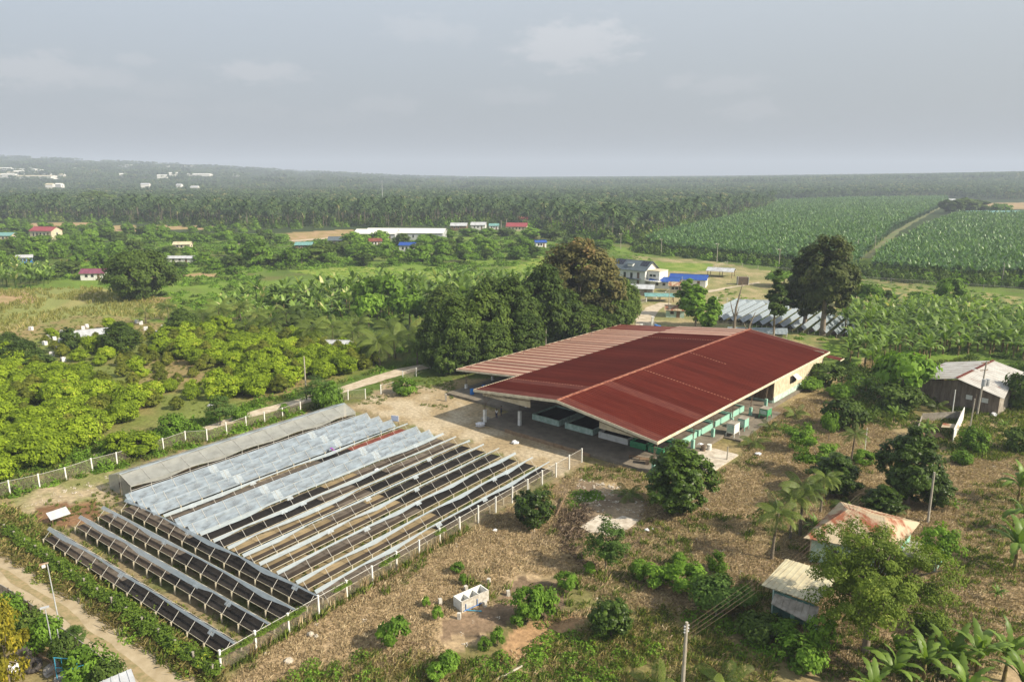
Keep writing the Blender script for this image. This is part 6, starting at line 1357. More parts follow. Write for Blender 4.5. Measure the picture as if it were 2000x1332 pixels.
# small palms near the shed and the huts
for k, (kd, u, v, s_, lb) in enumerate([(PALM_YOUNG, 1470, 872, .95, 'young coconut palm right of the white cabinet'), (PALM_YOUNG, 1503, 838, .7, 'small coconut palm in front of the green cabinet'), (PALM_YOUNG, 1552, 815, .95, 'young coconut palm beside the cream wall of the shed'),
        (PALM_YOUNG, 1228, 972, .85, 'yellowing young palm left of the tall dense dark tree'), (PALM_YOUNG, 1655, 1000, .9, 'cycad-like low palm behind the rusty roof'), (PALM_YOUNG, 1722, 1002, 1.0, 'dark cycad-like palm right behind the rusty roof'),
        (PALM_NEAR, 1507, 1092, 1.1, 'slender palm with a bent pale trunk left of the huts'), (PALM_NEAR, 1543, 1052, 1.0, 'slender palm right of the bent one, left of the rusty roof'), (PALM_NEAR, 1562, 1046, 1.2, 'taller slender palm close to the rusty roof corner'),
        (PALM_NEAR, 1602, 1000, .9, 'palm with a drooping green top left of the bushy dark tree'), (PALM_NEAR, 1662, 905, .9, 'drooping palm between the bushy dark tree and the ruin'), (PALM_YOUNG, 1412, 1345, 1.0, 'young coconut palm at the bottom edge right of the concrete pole'),
        (PALM_YOUNG, 1285, 1362, 1.0, 'palm frond tuft at the bottom edge left of the concrete pole'), (PALM_YOUNG, 1830, 800, .8, 'small palm in front of the grey-roofed shed')]):
    palm(kd, u, v, lb, s_)
# banana plants one by one near the camera
for k, (u, v, h, lb) in enumerate([(1740, 1360, 4.2, 'large banana plant at the bottom edge right of the big spreading tree'), (1800, 1345, 4.4, 'banana plant with tall upright leaves at the bottom right'), (1850, 1330, 4.2, 'banana plant beside the upright-leaved one at the bottom right'),
        (1905, 1335, 4.6, 'tall banana plant with yellowing leaf at the bottom right'), (1960, 1330, 4.2, 'banana plant near the bottom right corner'), (1990, 1380, 4.2, 'banana plant cut by the bottom right corner'), (1700, 1400, 3.8, 'banana plant leaning out of the bottom edge'), (1880, 1390, 4.0, 'banana plant in front at the bottom right, cut off below'),
        (1982, 1112, 5.0, 'banana plant with long leaves at the right edge level with the rusty hut'), (1995, 1040, 4.4, 'banana plant at the right edge above the long-leaved one'), (1988, 985, 4.6, 'banana plant at the right edge, highest of the three there'), (1608, 985, 3.0, 'lone banana plant with bright leaves left of the palms by the rusty roof'),
        (1592, 1055, 2.6, 'small banana plant against the rusty roof corner'), (1862, 1000, 1.6, 'tiny yellow banana sucker in the dry ground'), (1808, 855, 3.0, 'banana plant before the ruined wall'), (1712, 790, 3.6, 'banana plant left of the broad light green tree'), (1690, 770, 3.2, 'banana plant with wide leaves beyond the dark shrub'),
        (1745, 830, 3.0, 'banana plant at the lower edge of the green thicket'), (1960, 842, 1.8, 'small yellow-green banana sucker near the upright sacks'), (1945, 1175, 1.5, 'small yellow banana sucker on the dry slope at the right')]): banana(u, v, lb, h * 1.08, seed=k)

# ------------------------------------------------------------------ grove of banana plants behind the right yard
rng = np.random.default_rng(77)
GB = W([(1655, 668), (1640, 612), (1760, 600), (1900, 606), (2060, 625), (2090, 730), (1990, 705), (1900, 690), (1800, 715), (1740, 700), (1700, 730), (1650, 715)])
pts = spread(GB, 3.3, rng, .42)
order = np.argsort(pts[:, 1]); pts = pts[order]
for k, (x, y) in enumerate(pts[:175]): banana(0, 0, near_label('broad-leaved banana plant', (x, y, 0)), rng.uniform(4.6, 6.6), 'banana plants of the right grove', loc=(x, y, 0), nl=8)
print('right grove', len(pts))
BM = [banana_whole('banana', s, 9, 4, 2.6, .62, 'L_banana', 2.0) for s in range(4)]
BP = [banana_whole('plantation_banana', s + 10, 9, 3, 2.0, .46, 'L_plant', 1.9) for s in range(5)]
if len(pts) > 175: scatter('far_banana_plants', pts[175:], rng.uniform(1.0, 1.5, len(pts) - 175), BM, 'banana plants at the back of the right grove', 'banana plants', rng, zoff=0)
GM = W([(430, 628), (430, 600), (520, 582), (640, 568), (760, 560), (860, 556), (1040, 552), (1060, 570), (1030, 610), (900, 630), (840, 640), (760, 650), (700, 630), (600, 640), (500, 650)])
pm_ = spread(GM, 4.6, rng, .45, .85); print('mid grove', len(pm_)); pm_ = pm_[np.argsort(pm_[:, 1])]
for k, (x, y) in enumerate(pm_[:110]): banana(0, 0, near_label('banana plant in the mixed grove', (x, y, 0)), rng.uniform(3.6, 6.0), 'banana plants of the middle grove', loc=(x, y, 0), one=BM)
if len(pm_) > 110: scatter('far_banana_plants', pm_[110:], rng.uniform(1.2, 2.0, len(pm_) - 110), BM, 'banana plants at the back of the middle grove', 'banana plants', rng)
GL = W([(-60, 560), (-60, 520), (60, 520), (100, 530), (105, 560), (60, 566)]); pl_ = spread(GL, 4.2, rng, .45, .8)
scatter('far_banana_plants', pl_, rng.uniform(1.1, 1.7, len(pl_)), BM, 'banana plants at the left edge beyond the corn field', 'banana plants', rng)
# the plantation: a sea of leaves
PLANT = W([(1255, 478), (1300, 462), (1420, 436), (1500, 412), (1520, 398), (1650, 392), (1850, 389), (1852, 398), (1800, 425), (1745, 450), (1685, 505), (1670, 532), (1600, 528), (1500, 512), (1400, 502), (1300, 492)])
PLANT2 = W([(1700, 530), (1720, 500), (1800, 455), (1870, 425), (1880, 425), (2080, 424), (2100, 540), (2000, 548), (1850, 545)])
STRIP = W([(1180, 397), (1180, 402), (1500, 404), (1500, 397)])
allp = []
for pg in (PLANT, PLANT2, STRIP): q = spread(pg, 2.9, rng, .3); allp.append(q)
allp = np.concatenate(allp); dd = np.hypot(allp[:, 0], allp[:, 1]); keep = rng.random(len(allp)) < np.clip(1.4 - dd / 1300, .45, 1); allp = allp[keep]; dd = dd[keep]
print('plantation', len(allp))
scatter('plantation_banana_plants', allp, rng.uniform(1.0, 1.5, len(allp)) * (1 + np.clip(dd / 1500, 0, .5)), BP, 'vast plantation of banana plants stretching to the far palm forest', 'plantation', rng)

# ------------------------------------------------------------------ orchard on the left
OR_A = W([(-90, 700), (0, 700), (110, 730), (190, 745), (240, 775), (300, 800), (250, 835), (190, 865), (120, 900), (60, 930), (-60, 985), (-120, 900)])
OR_B = W([(300, 665), (420, 648), (560, 655), (700, 690), (745, 705), (720, 725), (640, 740), (600, 762), (540, 770), (470, 790), (420, 775), (430, 730), (300, 700)])
OR_C = W([(140, 735), (200, 690), (300, 690), (440, 720), (440, 770), (420, 795), (340, 800), (330, 815), (290, 815), (200, 760)])
OR_D = W([(40, 690), (100, 650), (250, 640), (300, 650), (290, 690), (160, 720)])
n_o = 0
for pg, sp, keys, kp, sz in ((OR_A, 4.0, ('orch', 'orch', 'orch', 'cone'), .97, (2.2, 3.0)), (OR_B, 4.2, ('orch', 'orch', 'orch', 'cone'), .97, (2.2, 3.0)), (OR_C, 5.0, ('cone', 'cone', 'orch'), .86, (1.5, 2.2)), (OR_D, 6.0, ('cone', 'orch'), .6, (1.2, 2.0))):
    for x, y in spread(pg, sp, rng, .22, kp):
        key = keys[rng.integers(len(keys))]; Rr = rng.uniform(*sz) * (.85 if key == 'cone' else 1)
        g = (near_label('dense yellow-green orchard tree' if key == 'orch' else 'denser olive-green orchard tree', (x, y, 0)), 'leafy trees of the left orchard') if pg is OR_A or pg is OR_B else (near_label('rounded olive tree on open grass' if key == 'cone' else 'leafy tree on open grass', (x, y, 0)), 'trees of the open left orchard')
        plant_tree(key, 0, 0, 0, 0, g[0], name='orchard_tree', group=g[1], loc=(x, y, 0), R=Rr, Ht=Rr * rng.uniform(1.35, 1.75) * (1.15 if key == 'cone' else 1)); n_o += 1
print('orchard', n_o)
for u, v, vt, wp, kd, lb in [(240, 690, 630, 64, 'mass', 'dark round tree right of the pale orchard shed'), (360, 660, 605, 58, 'mass', 'dark round tree at the upper edge of the orchard'), (45, 720, 665, 70, 'mass', 'dark tree mass at the upper left of the orchard, farther one'), (70, 722, 690, 66, 'middark', 'dark grey-green tree at the upper left of the orchard, nearer one'), (20, 700, 650, 50, 'mass', 'dark tree at the left edge above the orchard'), (185, 690, 655, 40, 'orch', 'leafy tree before the pale orchard shed'), (140, 690, 640, 34, 'middark', 'green tree left of the pale orchard shed')]:
    plant_tree(kd, u, v, vt, wp, lb)
for k, (u, v, s_) in enumerate(((400, 650, 1.0), (428, 635, 1.1), (470, 628, 1.0), (505, 645, 1.0), (530, 660, 1.05), (560, 640, 1.0), (590, 655, 1.0), (612, 678, 1.1), (650, 670, 1.0), (690, 680, .95), (700, 660, 1.0), (742, 715, 1.2), (730, 708, 1.1), (772, 700, 1.15), (800, 690, 1.2), (815, 712, 1.0), (480, 665, .9), (385, 640, .9), (330, 625, .9), (285, 632, .8), (755, 670, 1.0))):
    palm(PALM_MID, u, v, near_label('feathery coconut palm', G(u, v)), s_, 'coconut palms behind the orchard' if k != 11 else None)

# ------------------------------------------------------------------ the dark mass of trees behind the shed, and other big trees
for k, (kd, u, v, vt, wp, lb) in enumerate([
 ('bronze', 1130, 650, 470, 158, 'huge tree with a bronze brown top rising behind the striped roof'),
 ('mass', 1220, 640, 548, 56, 'dark green tree at the right shoulder of the huge bronze-topped one'), ('mass', 1192, 655, 560, 84, 'dark green tree low at the right foot of the huge bronze-topped one'),
 ('mass', 1060, 672, 520, 100, 'dark tree at the left shoulder of the huge bronze-topped one'), ('mass', 1000, 695, 545, 104, 'tall dark tree in the middle of the dark tree mass'),
 ('mass', 945, 712, 560, 100, 'dark tree left of the middle of the dark mass, above the lean-to corner'), ('mass', 893, 722, 585, 92, 'dark tree near the left end of the dark mass'), ('mass', 850, 722, 610, 64, 'leftmost dark tree of the mass beside the pale lane'),
 ('mass', 1100, 672, 570, 90, 'dark tree in front of the huge bronze-topped one'), ('mass', 1020, 705, 610, 90, 'lower dark tree close behind the striped roof'), ('mass', 960, 722, 630, 84, 'low dark tree left of the white pole behind the striped roof'), ('mass', 905, 728, 650, 70, 'low dark tree by the lean-to corner of the shed'),
 ('mass', 1150, 668, 600, 80, 'low dark tree just over the far eave of the striped roof'), ('middark', 870, 735, 680, 44, 'small green tree at the bend of the lane'), ('mass', 870, 650, 560, 80, 'dark tree standing behind the left end of the dark mass'), ('mass', 960, 650, 545, 90, 'dark tree at the back of the mass, left half'),
 ('rain', 274, 584, 492, 122, 'very large round-topped tree standing alone in the left fields'),
 ('talldark', 1606, 655, 462, 116, 'tall dark tree with brown tips behind the right end of the shed'), ('talldark', 1570, 640, 520, 90, 'dark tree joined to the left of the tall brown-tipped one'),
 ('slim', 1510, 672, 522, 44, 'slim leafy tree standing before the slanting white beds'), ('young', 1345, 618, 545, 50, 'bright green young tree right of the guard hut'), ('young', 1358, 640, 560, 56, 'bright green tree before the slanting white beds, leftmost'), ('young', 1385, 668, 570, 44, 'sparse bright tree with several upright stems before the white beds'),
 ('umb', 745, 620, 540, 90, 'layered light green tree in the middle of the banana grove'), ('umb', 800, 640, 570, 80, 'layered green tree left of the dark mass'), ('umb', 720, 640, 575, 60, 'layered light green tree left in the banana grove'), ('umb', 1530, 560, 530, 70, 'flat-topped light green tree behind the slim leafy one'), ('umb', 1690, 600, 555, 60, 'flat-topped green tree right of the tall brown-tipped one'),
 ('middark', 600, 640, 600, 60, 'dark low tree within the banana grove'), ('middark', 560, 600, 565, 60, 'dark tree at the left of the banana grove'),
 ('middark', 1762, 432, 415, 22, 'lone dark bush beside the plantation track'), ('middark', 1733, 586, 567, 22, 'lone dark rounded bush in the field right of the tall dark tree'), ('mid', 1795, 600, 568, 38, 'green bush in the field above the right banana grove'), ('mid', 1850, 598, 545, 50, 'bare reddish shrubby tree above the right banana grove'),
 ('middark', 1858, 418, 390, 40, 'dark tree at the end of the plantation track, left one'), ('middark', 1885, 416, 388, 44, 'dark tree at the end of the plantation track, middle one'), ('middark', 1910, 414, 392, 40, 'dark tree at the end of the plantation track, right one'), ('mid', 1952, 420, 398, 34, 'grey-green tree behind the packing sheds'),
 ('mid', 690, 482, 455, 46, 'tree over the left end of the dark grey-roofed house and warehouse'), ('mid', 745, 478, 452, 36, 'tree standing before the front of the white warehouse'), ('mid', 838, 476, 456, 40, 'tree before the right end of the white warehouse'), ('middark', 822, 500, 474, 40, 'round tree right of the white house with a blue roof'), ('mid', 872, 466, 448, 34, 'tree between the warehouse and the grey-roofed house'), ('mid', 505, 520, 472, 54, 'tall leafy tree near the middle of the left fields'), ('middark', 620, 512, 478, 50, 'dark tree right of the dark teal-roofed hut'),
 ('mid', 915, 462, 444, 34, 'tree before the grey-roofed house right of the warehouse'), ('mid', 952, 462, 446, 34, 'tree before the second pale-roofed house'), ('middark', 988, 462, 446, 36, 'dark tree left of the red-roofed farmhouse'), ('mid', 1040, 466, 446, 44, 'tree before the right end of the red-roofed farmhouse'), ('middark', 1075, 470, 446, 40, 'dark tree right of the red-roofed farmhouse'), ('mid', 715, 478, 458, 30, 'small tree at the left corner of the white warehouse'),
 ('middark', 190, 412, 374, 60, 'tall flat-topped tree rising over the left palm grove'), ('middark', 15, 440, 428, 30, 'dark tree at the left edge by the tan field'), ('mid', 95, 420, 396, 60, 'broad tree over the left palm grove')]):
    plant_tree(kd, u, v, vt, wp, lb)
# bare forked trunks behind the shed
for k, (u, v, vt, lb) in enumerate(((1430, 680, 552, 'bare leaning trunk before the slanting white beds'), (1458, 680, 610, 'short forked dead stump right of the bare leaning trunk'))):
    p = G(u, v); h = height_to(p, vt); t = thing('bare_tree', lb, 'dead tree', tuple(p)); b = MB(); b.path([(0, 0, -.1), (.15, 0, h * .4), (.3, 0, h * .62), (1.6, .3, h)], [.42, .34, .25, .06], 7); b.obj('trunk', M['bark'], t)
    for q in ((-1.1, .2, h * .72), (.9, -.3, h * .62)): b = MB(); b.path([(.15, 0, h * .45), (q[0] * .6, q[1], q[2] * .85), q], [.2, .12, .05], 6); b.obj('limb', M['bark'], t)

# ------------------------------------------------------------------ middle distance: trees, shrubs, undergrowth
MIDP = [W([(-80, 445), (0, 442), (330, 452), (520, 455), (560, 480), (480, 488), (300, 482), (0, 488), (-80, 490)]), W([(-80, 490), (0, 488), (300, 492), (540, 500), (700, 480), (700, 520), (560, 530), (340, 545), (330, 560), (120, 555), (-80, 525)]),
        W([(690, 482), (880, 470), (1070, 460), (1200, 478), (1180, 500), (1050, 505), (960, 512), (860, 520), (700, 520)]), W([(340, 560), (560, 530), (620, 540), (520, 560), (430, 590), (420, 625), (345, 620)])]
HOUSEPX = [(92, 458), (187, 538), (8, 465), (50, 510), (358, 482), (355, 508), (595, 482), (660, 474), (733, 475), (797, 487), (897, 446), (935, 445), (1010, 445), (1055, 480), (740, 465), (795, 460), (850, 458)]
nm = 0
for pg, sp, kp in zip(MIDP, (11, 8.5, 10, 7.5), (.5, .42, .75, .5)):
    for x, y in spread(pg, sp, rng, .48, kp):
        if nm > 285: break
        p = Vector((x, y, 0)); zc = y * cP + CAM_H * sP; uu = 1000 + FPX * x / zc; vv = 666 - FPX * (y * sP - CAM_H * cP) / zc
        if any(abs(uu - a_) < 26 and -4 < vv - b2_ < 15 for a_, b2_ in HOUSEPX): continue
        key = ['mid', 'mid', 'mid', 'middark', 'umb'][rng.integers(5)]; Rr = rng.uniform(2.2, 5.2)
        plant_tree(key, 0, 0, 0, 0, near_label(('low ' if Rr < 3.4 else 'wide ') + {'mid': 'leafy green tree', 'middark': 'dark green tree', 'umb': 'flat-topped light green tree'}[key], (x, y, 0)), name='field_tree', group={'mid': 'green field trees', 'middark': 'dark field trees', 'umb': 'flat-topped field trees'}[key], loc=(x, y, 0), R=Rr, Ht=Rr * rng.uniform(1.1, 1.9)); nm += 1
print('mid trees', nm)
def low_clump(name, seed, R, H, n, leaf, m, shape='dome'):
    rg = np.random.default_rng(seed); a = rg.uniform(0, 2 * PI, n); r = R * np.sqrt(rg.random(n)); hh = H * (1 - (r / R) ** 2) * (.6 + .4 * np.sin(a * 3 + seed))
    P = np.column_stack([r * np.cos(a), r * np.sin(a), rg.uniform(.15, 1, n) * np.maximum(hh, .08)]); nr = np.column_stack([np.cos(a) * r / R, np.sin(a) * r / R, np.full(n, .8)]) + rg.normal(size=(n, 3)) * .5
    V, F = quads(P, nr, leaf, rg); return np_mesh(name, V, F, [M[m]], tone=np.repeat(np.clip(rg.uniform(0, .6, n) + rg.uniform(0, .4), 0, 1), 4))
def tuft(name, seed, n, R, H, w_, m, lean=.5):
    rg = np.random.default_rng(seed); V = []; F = []; T = []
    for k in range(n):
        a, r = rg.uniform(0, 2 * PI), R * math.sqrt(rg.random()); x, y = r * math.cos(a), r * math.sin(a); d = rg.uniform(0, 2 * PI); h = H * rg.uniform(.5, 1.1); l = lean * h * rg.uniform(.3, 1.5)
        px, py = -math.sin(d) * w_ / 2, math.cos(d) * w_ / 2; q = len(V); ex, ey = x + math.cos(d) * l, y + math.sin(d) * l
        V += [(x - px, y - py, 0), (x + px, y + py, 0), (x + (ex - x) * .5 + px, y + (ey - y) * .5 + py, h * .75), (ex, ey, h)]; F.append((q, q + 1, q + 2, q + 3)); T += [rg.uniform(0, 1)] * 4
    return np_mesh(name, V, F, [M[m]], tone=np.array(T))
SCRUB = [low_clump('scrub', s, 2.2, 1.5, 110, .55, 'L_mid') for s in range(3)] + [low_clump('scrub', 9, 2.4, 1.9, 110, .6, 'L_mass')]
MIDALL = W([(-150, 447), (300, 455), (560, 458), (700, 470), (900, 458), (1080, 462), (1200, 480), (1180, 505), (1060, 520), (1050, 640), (850, 700), (760, 690), (600, 650), (420, 630), (330, 628), (345, 600), (300, 578), (180, 560), (-150, 565)])
q = spread(MIDALL, 3.6, rng, .5, .8, holes=[LAWN] + TANS); nz = fbm(q[:, 0], q[:, 1], 22, 3, 31); q = q[(nz > .40)]; print('scrub', len(q))
scatter('undergrowth', q, rng.uniform(.5, 1.25, len(q)), SCRUB, 'tangled green undergrowth over the middle fields', 'undergrowth', rng)
q = spread(LAWN, 3.0, rng, .5, .5); scatter('meadow_weeds', q, rng.uniform(.3, .7, len(q)), [low_clump('weed', s, 1.8, .8, 70, .45, 'L_bright') for s in (1, 2)], 'bright green weeds over the open meadow', 'weeds', rng)
CORNT = [tuft('corn', s, 16, 1.0, 1.7, .22, 'L_corn', .45) for s in range(3)]
q = spread(CORN, 1.9, rng, .4, .9); nz = fbm(q[:, 0], q[:, 1], 16, 3, 5); q = q[nz > .36]; print('corn', len(q)); scatter('ripening_corn', q, rng.uniform(.45, .75, len(q)), CORNT, 'ripening corn in the left field', 'corn', rng)
q = spread(W([(30, 500), (330, 488), (560, 498), (540, 505), (300, 510), (120, 515)]), 4, rng, .4, .6); scatter('low_crop', q, rng.uniform(.4, .8, len(q)), CORNT, 'pale low crop in the strip field', 'crop', rng)
# hedge at the near edge of the plantation, field in front of it
HEDGE = W([(1235, 478), (1260, 470), (1300, 490), (1400, 498), (1500, 508), (1600, 525), (1700, 528), (1850, 543), (2060, 545), (2060, 566), (1850, 560), (1700, 546), (1600, 540), (1500, 520), (1400, 510), (1300, 500), (1230, 492)])
q = spread(HEDGE, 4.2, rng, .4, .95); hm = [low_clump('hedge', s, 3.2, 4.4, 170, .8, 'L_mass') for s in (1, 2)] + [low_clump('hedge', 3, 3.0, 3.8, 170, .75, 'L_mid')]; scatter('hedge_bushes', q, rng.uniform(.7, 1.2, len(q)), hm, 'dark continuous hedge along the near edge of the plantation', 'hedge', rng)
q = spread(FIELD_R + [], 3.2, rng, .5, .45); scatter('field_weeds', q, rng.uniform(.3, .6, len(q)), SCRUB[:3], 'weeds over the open field behind the right grove', 'weeds', rng)
q = spread(W([(1160, 480), (1260, 500), (1400, 560), (1500, 590), (1600, 560), (1640, 640), (1600, 700), (1500, 690), (1440, 660), (1400, 600), (1340, 575), (1250, 560), (1200, 520)]), 3.2, rng, .5, .75, holes=[LAWN2, W([(1360, 655), (1380, 590), (1500, 590), (1680, 640), (1660, 680)]), W([(1230, 660), (1235, 585), (1320, 575), (1330, 600), (1300, 660)]), W([(1190, 600), (1190, 500), (1400, 540), (1400, 580), (1250, 600)])])
scatter('field_weeds', q, rng.uniform(.2, .5, len(q)), SCRUB[:3], 'weeds around the houses behind the shed', 'weeds', rng)

# ------------------------------------------------------------------ palm forest
FRONT = [(-160, 436), (0, 434), (120, 430), (250, 436), (420, 440), (480, 446), (560, 446), (680, 440), (720, 445), (860, 440), (900, 437), (980, 434), (1080, 452), (1130, 462), (1180, 474), (1240, 470), (1290, 458), (1370, 434), (1430, 420), (1500, 408)]
FRp = W(FRONT); back = [(x * 1.20, y * 1.16) for x, y in FRp][::-1]
NEARBELT = FRp + back
q = spread(NEARBELT, 8.0, rng, .42, .9); q = q[np.argsort(np.hypot(q[:, 0], q[:, 1]))]; print('palm belt', len(q))
sel = q[:: max(1, len(q) // 300)][:285]
for k, (x, y) in enumerate(sel): palm(PALM_FAR, 0, 0, near_label('coconut palm of the long grove', (x, y, 0)), rng.uniform(.7, 1.2), 'coconut palms of the long grove', loc=(x, y, 0))
rest = np.array([a_ for i, a_ in enumerate(q) if not ((i % max(1, len(q) // 300) == 0) and i // max(1, len(q) // 300) < 285)])
def merge(name, parts):
    VV = []; FF = []; TT = []; MI = []; mats = []; base = 0
    for me, M4 in parts:
        n = len(me.vertices); co = np.empty(n * 3, np.float32); me.vertices.foreach_get('co', co); co = co.reshape(-1, 3); co = co @ np.array(M4.to_3x3()).T + np.array(M4.translation)
        tt = np.zeros(n, np.float32)
        if 'tone' in me.attributes: me.attributes['tone'].data.foreach_get('value', tt)
        for p in me.polygons:
            vs_ = list(p.vertices)
            if len(vs_) == 3: vs_.append(vs_[0])
            if len(vs_) == 4:
                FF.append([base + i for i in vs_]); m_ = me.materials[p.material_index]
                if m_ not in mats: mats.append(m_)
                MI.append(mats.index(m_))
        VV.append(co); TT.append(tt); base += n
    return np_mesh(name, np.concatenate(VV), np.array(FF), mats, mi=MI, tone=np.concatenate(TT))
PALM_SC = [merge('grove_palm', [(tm, Matrix()), (cm, Matrix())]) for tm, cm in PALM_FAR]
scatter('palm_grove', rest, rng.uniform(.65, 1.25, len(rest)), PALM_SC, 'dense coconut palms deeper in the long grove', 'palm grove', rng, tilt=.04)
UND = [low_clump('grove_undergrowth', s, 4.5, 9.0, 150, 1.3, 'L_mass') for s in (1, 2)] + [low_clump('grove_undergrowth', 5, 4.2, 7.5, 140, 1.3, 'L_mid')]
qq = spread(NEARBELT, 7.0, rng, .5, .9); scatter('grove_undergrowth', qq, rng.uniform(.55, 1.25, len(qq)), UND, 'dark undergrowth beneath the palms of the long grove', 'undergrowth', rng)
def patch(name, seed, size, n, kind):
    rg = np.random.default_rng(seed); parts = []; VV = []; FF = []; TT = []; base = 0
    for k in range(n):
        x, y = rg.uniform(-size / 2, size / 2, 2)
        if kind == 'palm' and rg.random() < .82:
            h = rg.uniform(11.5, 17.5); tn = rg.uniform(0, 1)
            for f in range(9):
                a = f * 2.4 + rg.uniform(-.3, .3); L = rg.uniform(3.6, 4.8); dz = [2.2, .9, -.4][f % 3]; wv = 1.0; q = base; ca, sa = math.cos(a), math.sin(a)
                for px, pz, ww in ((0, h, .15), (L * .5, h + dz * .75, wv), (L, h + dz - 1.9, .5)):
                    for s in (-1, 1): VV.append((x + px * ca - s * ww * sa, y + px * sa + s * ww * ca, pz - (.5 * ww if s < 0 else 0))); TT.append(tn)
                FF += [(q, q + 2, q + 3, q + 1), (q + 2, q + 4, q + 5, q + 3)]; base += 6
            q = base
            for zz in (0, h):
                for a in (0, 2.1, 4.2): VV.append((x + .22 * math.cos(a), y + .22 * math.sin(a), zz)); TT.append(1.0)
            for i in range(3): FF.append((q + i, q + (i + 1) % 3, q + 3 + (i + 1) % 3, q + 3 + i))
            base += 6
        else:
            R, H = rg.uniform(3, 6.5), rg.uniform(6, 13) if kind != 'palm' else rg.uniform(6, 11); nl = 46; d = rg.normal(size=(nl, 3)); d /= np.linalg.norm(d, axis=1, keepdims=True); d[:, 2] = np.abs(d[:, 2]) * 1.1 - .25
            P = np.column_stack([x + d[:, 0] * R, y + d[:, 1] * R, H * .55 + d[:, 2] * H * .45]); V, F = quads(P, d + np.array([0, 0, .4]), 2.6, rg, 1.3)
            VV += list(map(tuple, V)); FF += [tuple(base + i for i in f) for f in F]; TT += list(np.repeat(np.clip(rg.uniform(0, 1) * .6 + rg.uniform(0, .4, nl), 0, 1), 4)); base += len(V)
    return np_mesh(name, VV, FF, [M['L_farpalm'] if kind == 'palm' else M['L_far']], tone=np.array(TT))
PATCH_P = [patch('palm_patch', s, 54, 44, 'palm') for s in range(4)]; PATCH_B = [patch('tree_patch', s + 20, 60, 34, 'broad') for s in range(4)]
qq = [(x + rng.uniform(-22, 10), y + rng.uniform(-22, 14)) for i in range(len(FRp) - 1) for f in np.linspace(0, 1, 9) for x, y in [(FRp[i][0] * (1 - f) + FRp[i + 1][0] * f, FRp[i][1] * (1 - f) + FRp[i + 1][1] * f)] if rng.random() < .8]
scatter('grove_edge_thicket', np.array(qq), rng.uniform(.5, 1.3, len(qq)), UND, 'ragged thicket along the near edge of the long palm grove', 'thicket', rng)
# far forest: from behind the belt and the plantation out to the hills
def region_far():
    pts = []; y = 640.0
    while y < 5200:
        st_ = 44 if y < 2200 else 62 if y < 3600 else 90
        xs_ = np.arange(-.86 * y, .86 * y, st_); pts.append(np.column_stack([xs_ + rng.uniform(-.3, .3, len(xs_)) * st_, y + rng.uniform(-.3, .3, len(xs_)) * st_, np.full(len(xs_), st_)])); y += st_
    return np.concatenate(pts)
pf = region_far(); az = pf[:, 0] / pf[:, 1]
fy = np.interp(az, [p[0] / p[1] for p in back[::-1]], [p[1] for p in back[::-1]])
plb = W([(1490, 405), (1500, 391), (1650, 389), (1850, 386), (1895, 390)]); py_ = np.interp(az, [p[0] / p[1] for p in plb], [p[1] for p in plb]) 
strip_y = G(1340, 396).y
ok = pf[:, 1] > np.where(az < plb[0][0] / plb[0][1], fy, py_) 
ok &= ~((az > G(1180, 400).x / G(1180, 400).y) & (az < plb[0][0] / plb[0][1]) & (pf[:, 1] < strip_y + 20) & (pf[:, 1] > fy + 40) & (np.abs(pf[:, 1] - strip_y) < 60))
ok &= ~((az > .655) & (pf[:, 1] < 1250))
town = fbm(pf[:, 0], pf[:, 1], 260, 3, 66); hill = (az < -.05) & (pf[:, 1] > 1500)
ok &= ~(hill & (town > .62) & (rng.random(len(pf)) < .6))
pf = pf[ok]; hill = hill[ok]; az = az[ok]; broad = hill & (rng.random(len(pf)) < .75) | (rng.random(len(pf)) < .06)
print('far patches', len(pf))
a_ = pf[~broad]; scatter('distant_palm_forest', a_[:, :2], np.clip(a_[:, 2] / 50, .85, 1.5), PATCH_P, 'endless palm forest stretching to the right horizon', 'forest', rng)
a_ = pf[broad]; scatter('distant_woodland', a_[:, :2], np.clip(a_[:, 2] / 56, .8, 1.5), PATCH_B, 'hazy woodland covering the far hills on the left', 'woodland', rng)

# ------------------------------------------------------------------ near ground cover
def weed_scatter(name, poly, sp, keep, scl, meshes, label, cat, holes=(), noise=None, zoff=0.0):
    q = spread(poly, sp, rng, .5, keep, holes)
    if noise: nz = fbm(q[:, 0], q[:, 1], noise[0], 4, noise[1]); q = q[(nz > noise[2]) & (nz < noise[3])]
    print(name, len(q)); return scatter(name, q, rng.uniform(*scl, len(q)), meshes, label, cat, rng, zoff=zoff)
HB = [[tuple(b_pt(s, t)) for s, t in ((-.5, -23), (15, -23), (15, -20.6), (70, -18), (70, 33), (8, 33), (8, 16), (-.5, 16))]]
RUB = W([(1130, 935), (1210, 945), (1260, 985), (1250, 1030), (1190, 1050), (1140, 1045), (1120, 1000)]); SOILP = W([(850, 1210), (960, 1175), (1010, 1115), (1110, 1130), (1180, 1180), (1090, 1200), (1040, 1270), (960, 1290), (850, 1260)])
DT = [tuft('dry_tuft', s, 30, .55, .20, .045, 'L_dry', 1.9) for s in range(4)]
weed_scatter('dry_grass', DRY, .50, .9, (.6, 1.3), DT, 'dry tan grass over the yard in front of and beside the shed', 'dry grass', HB + [RUB, SOILP], (9, 1, .0, 1.0))
GT = [tuft('green_tuft', s, 24, .4, .5, .07, 'L_grass', .7) for s in range(3)] + [low_clump('weed', 4, .7, .45, 60, .14, 'L_grass')]
LOWR = W([(440, 1350), (560, 1332), (720, 1275), (900, 1285), (1050, 1270), (1200, 1200), (1330, 1180), (1500, 1160), (1560, 1210), (1500, 1332), (1500, 1400), (440, 1400)])
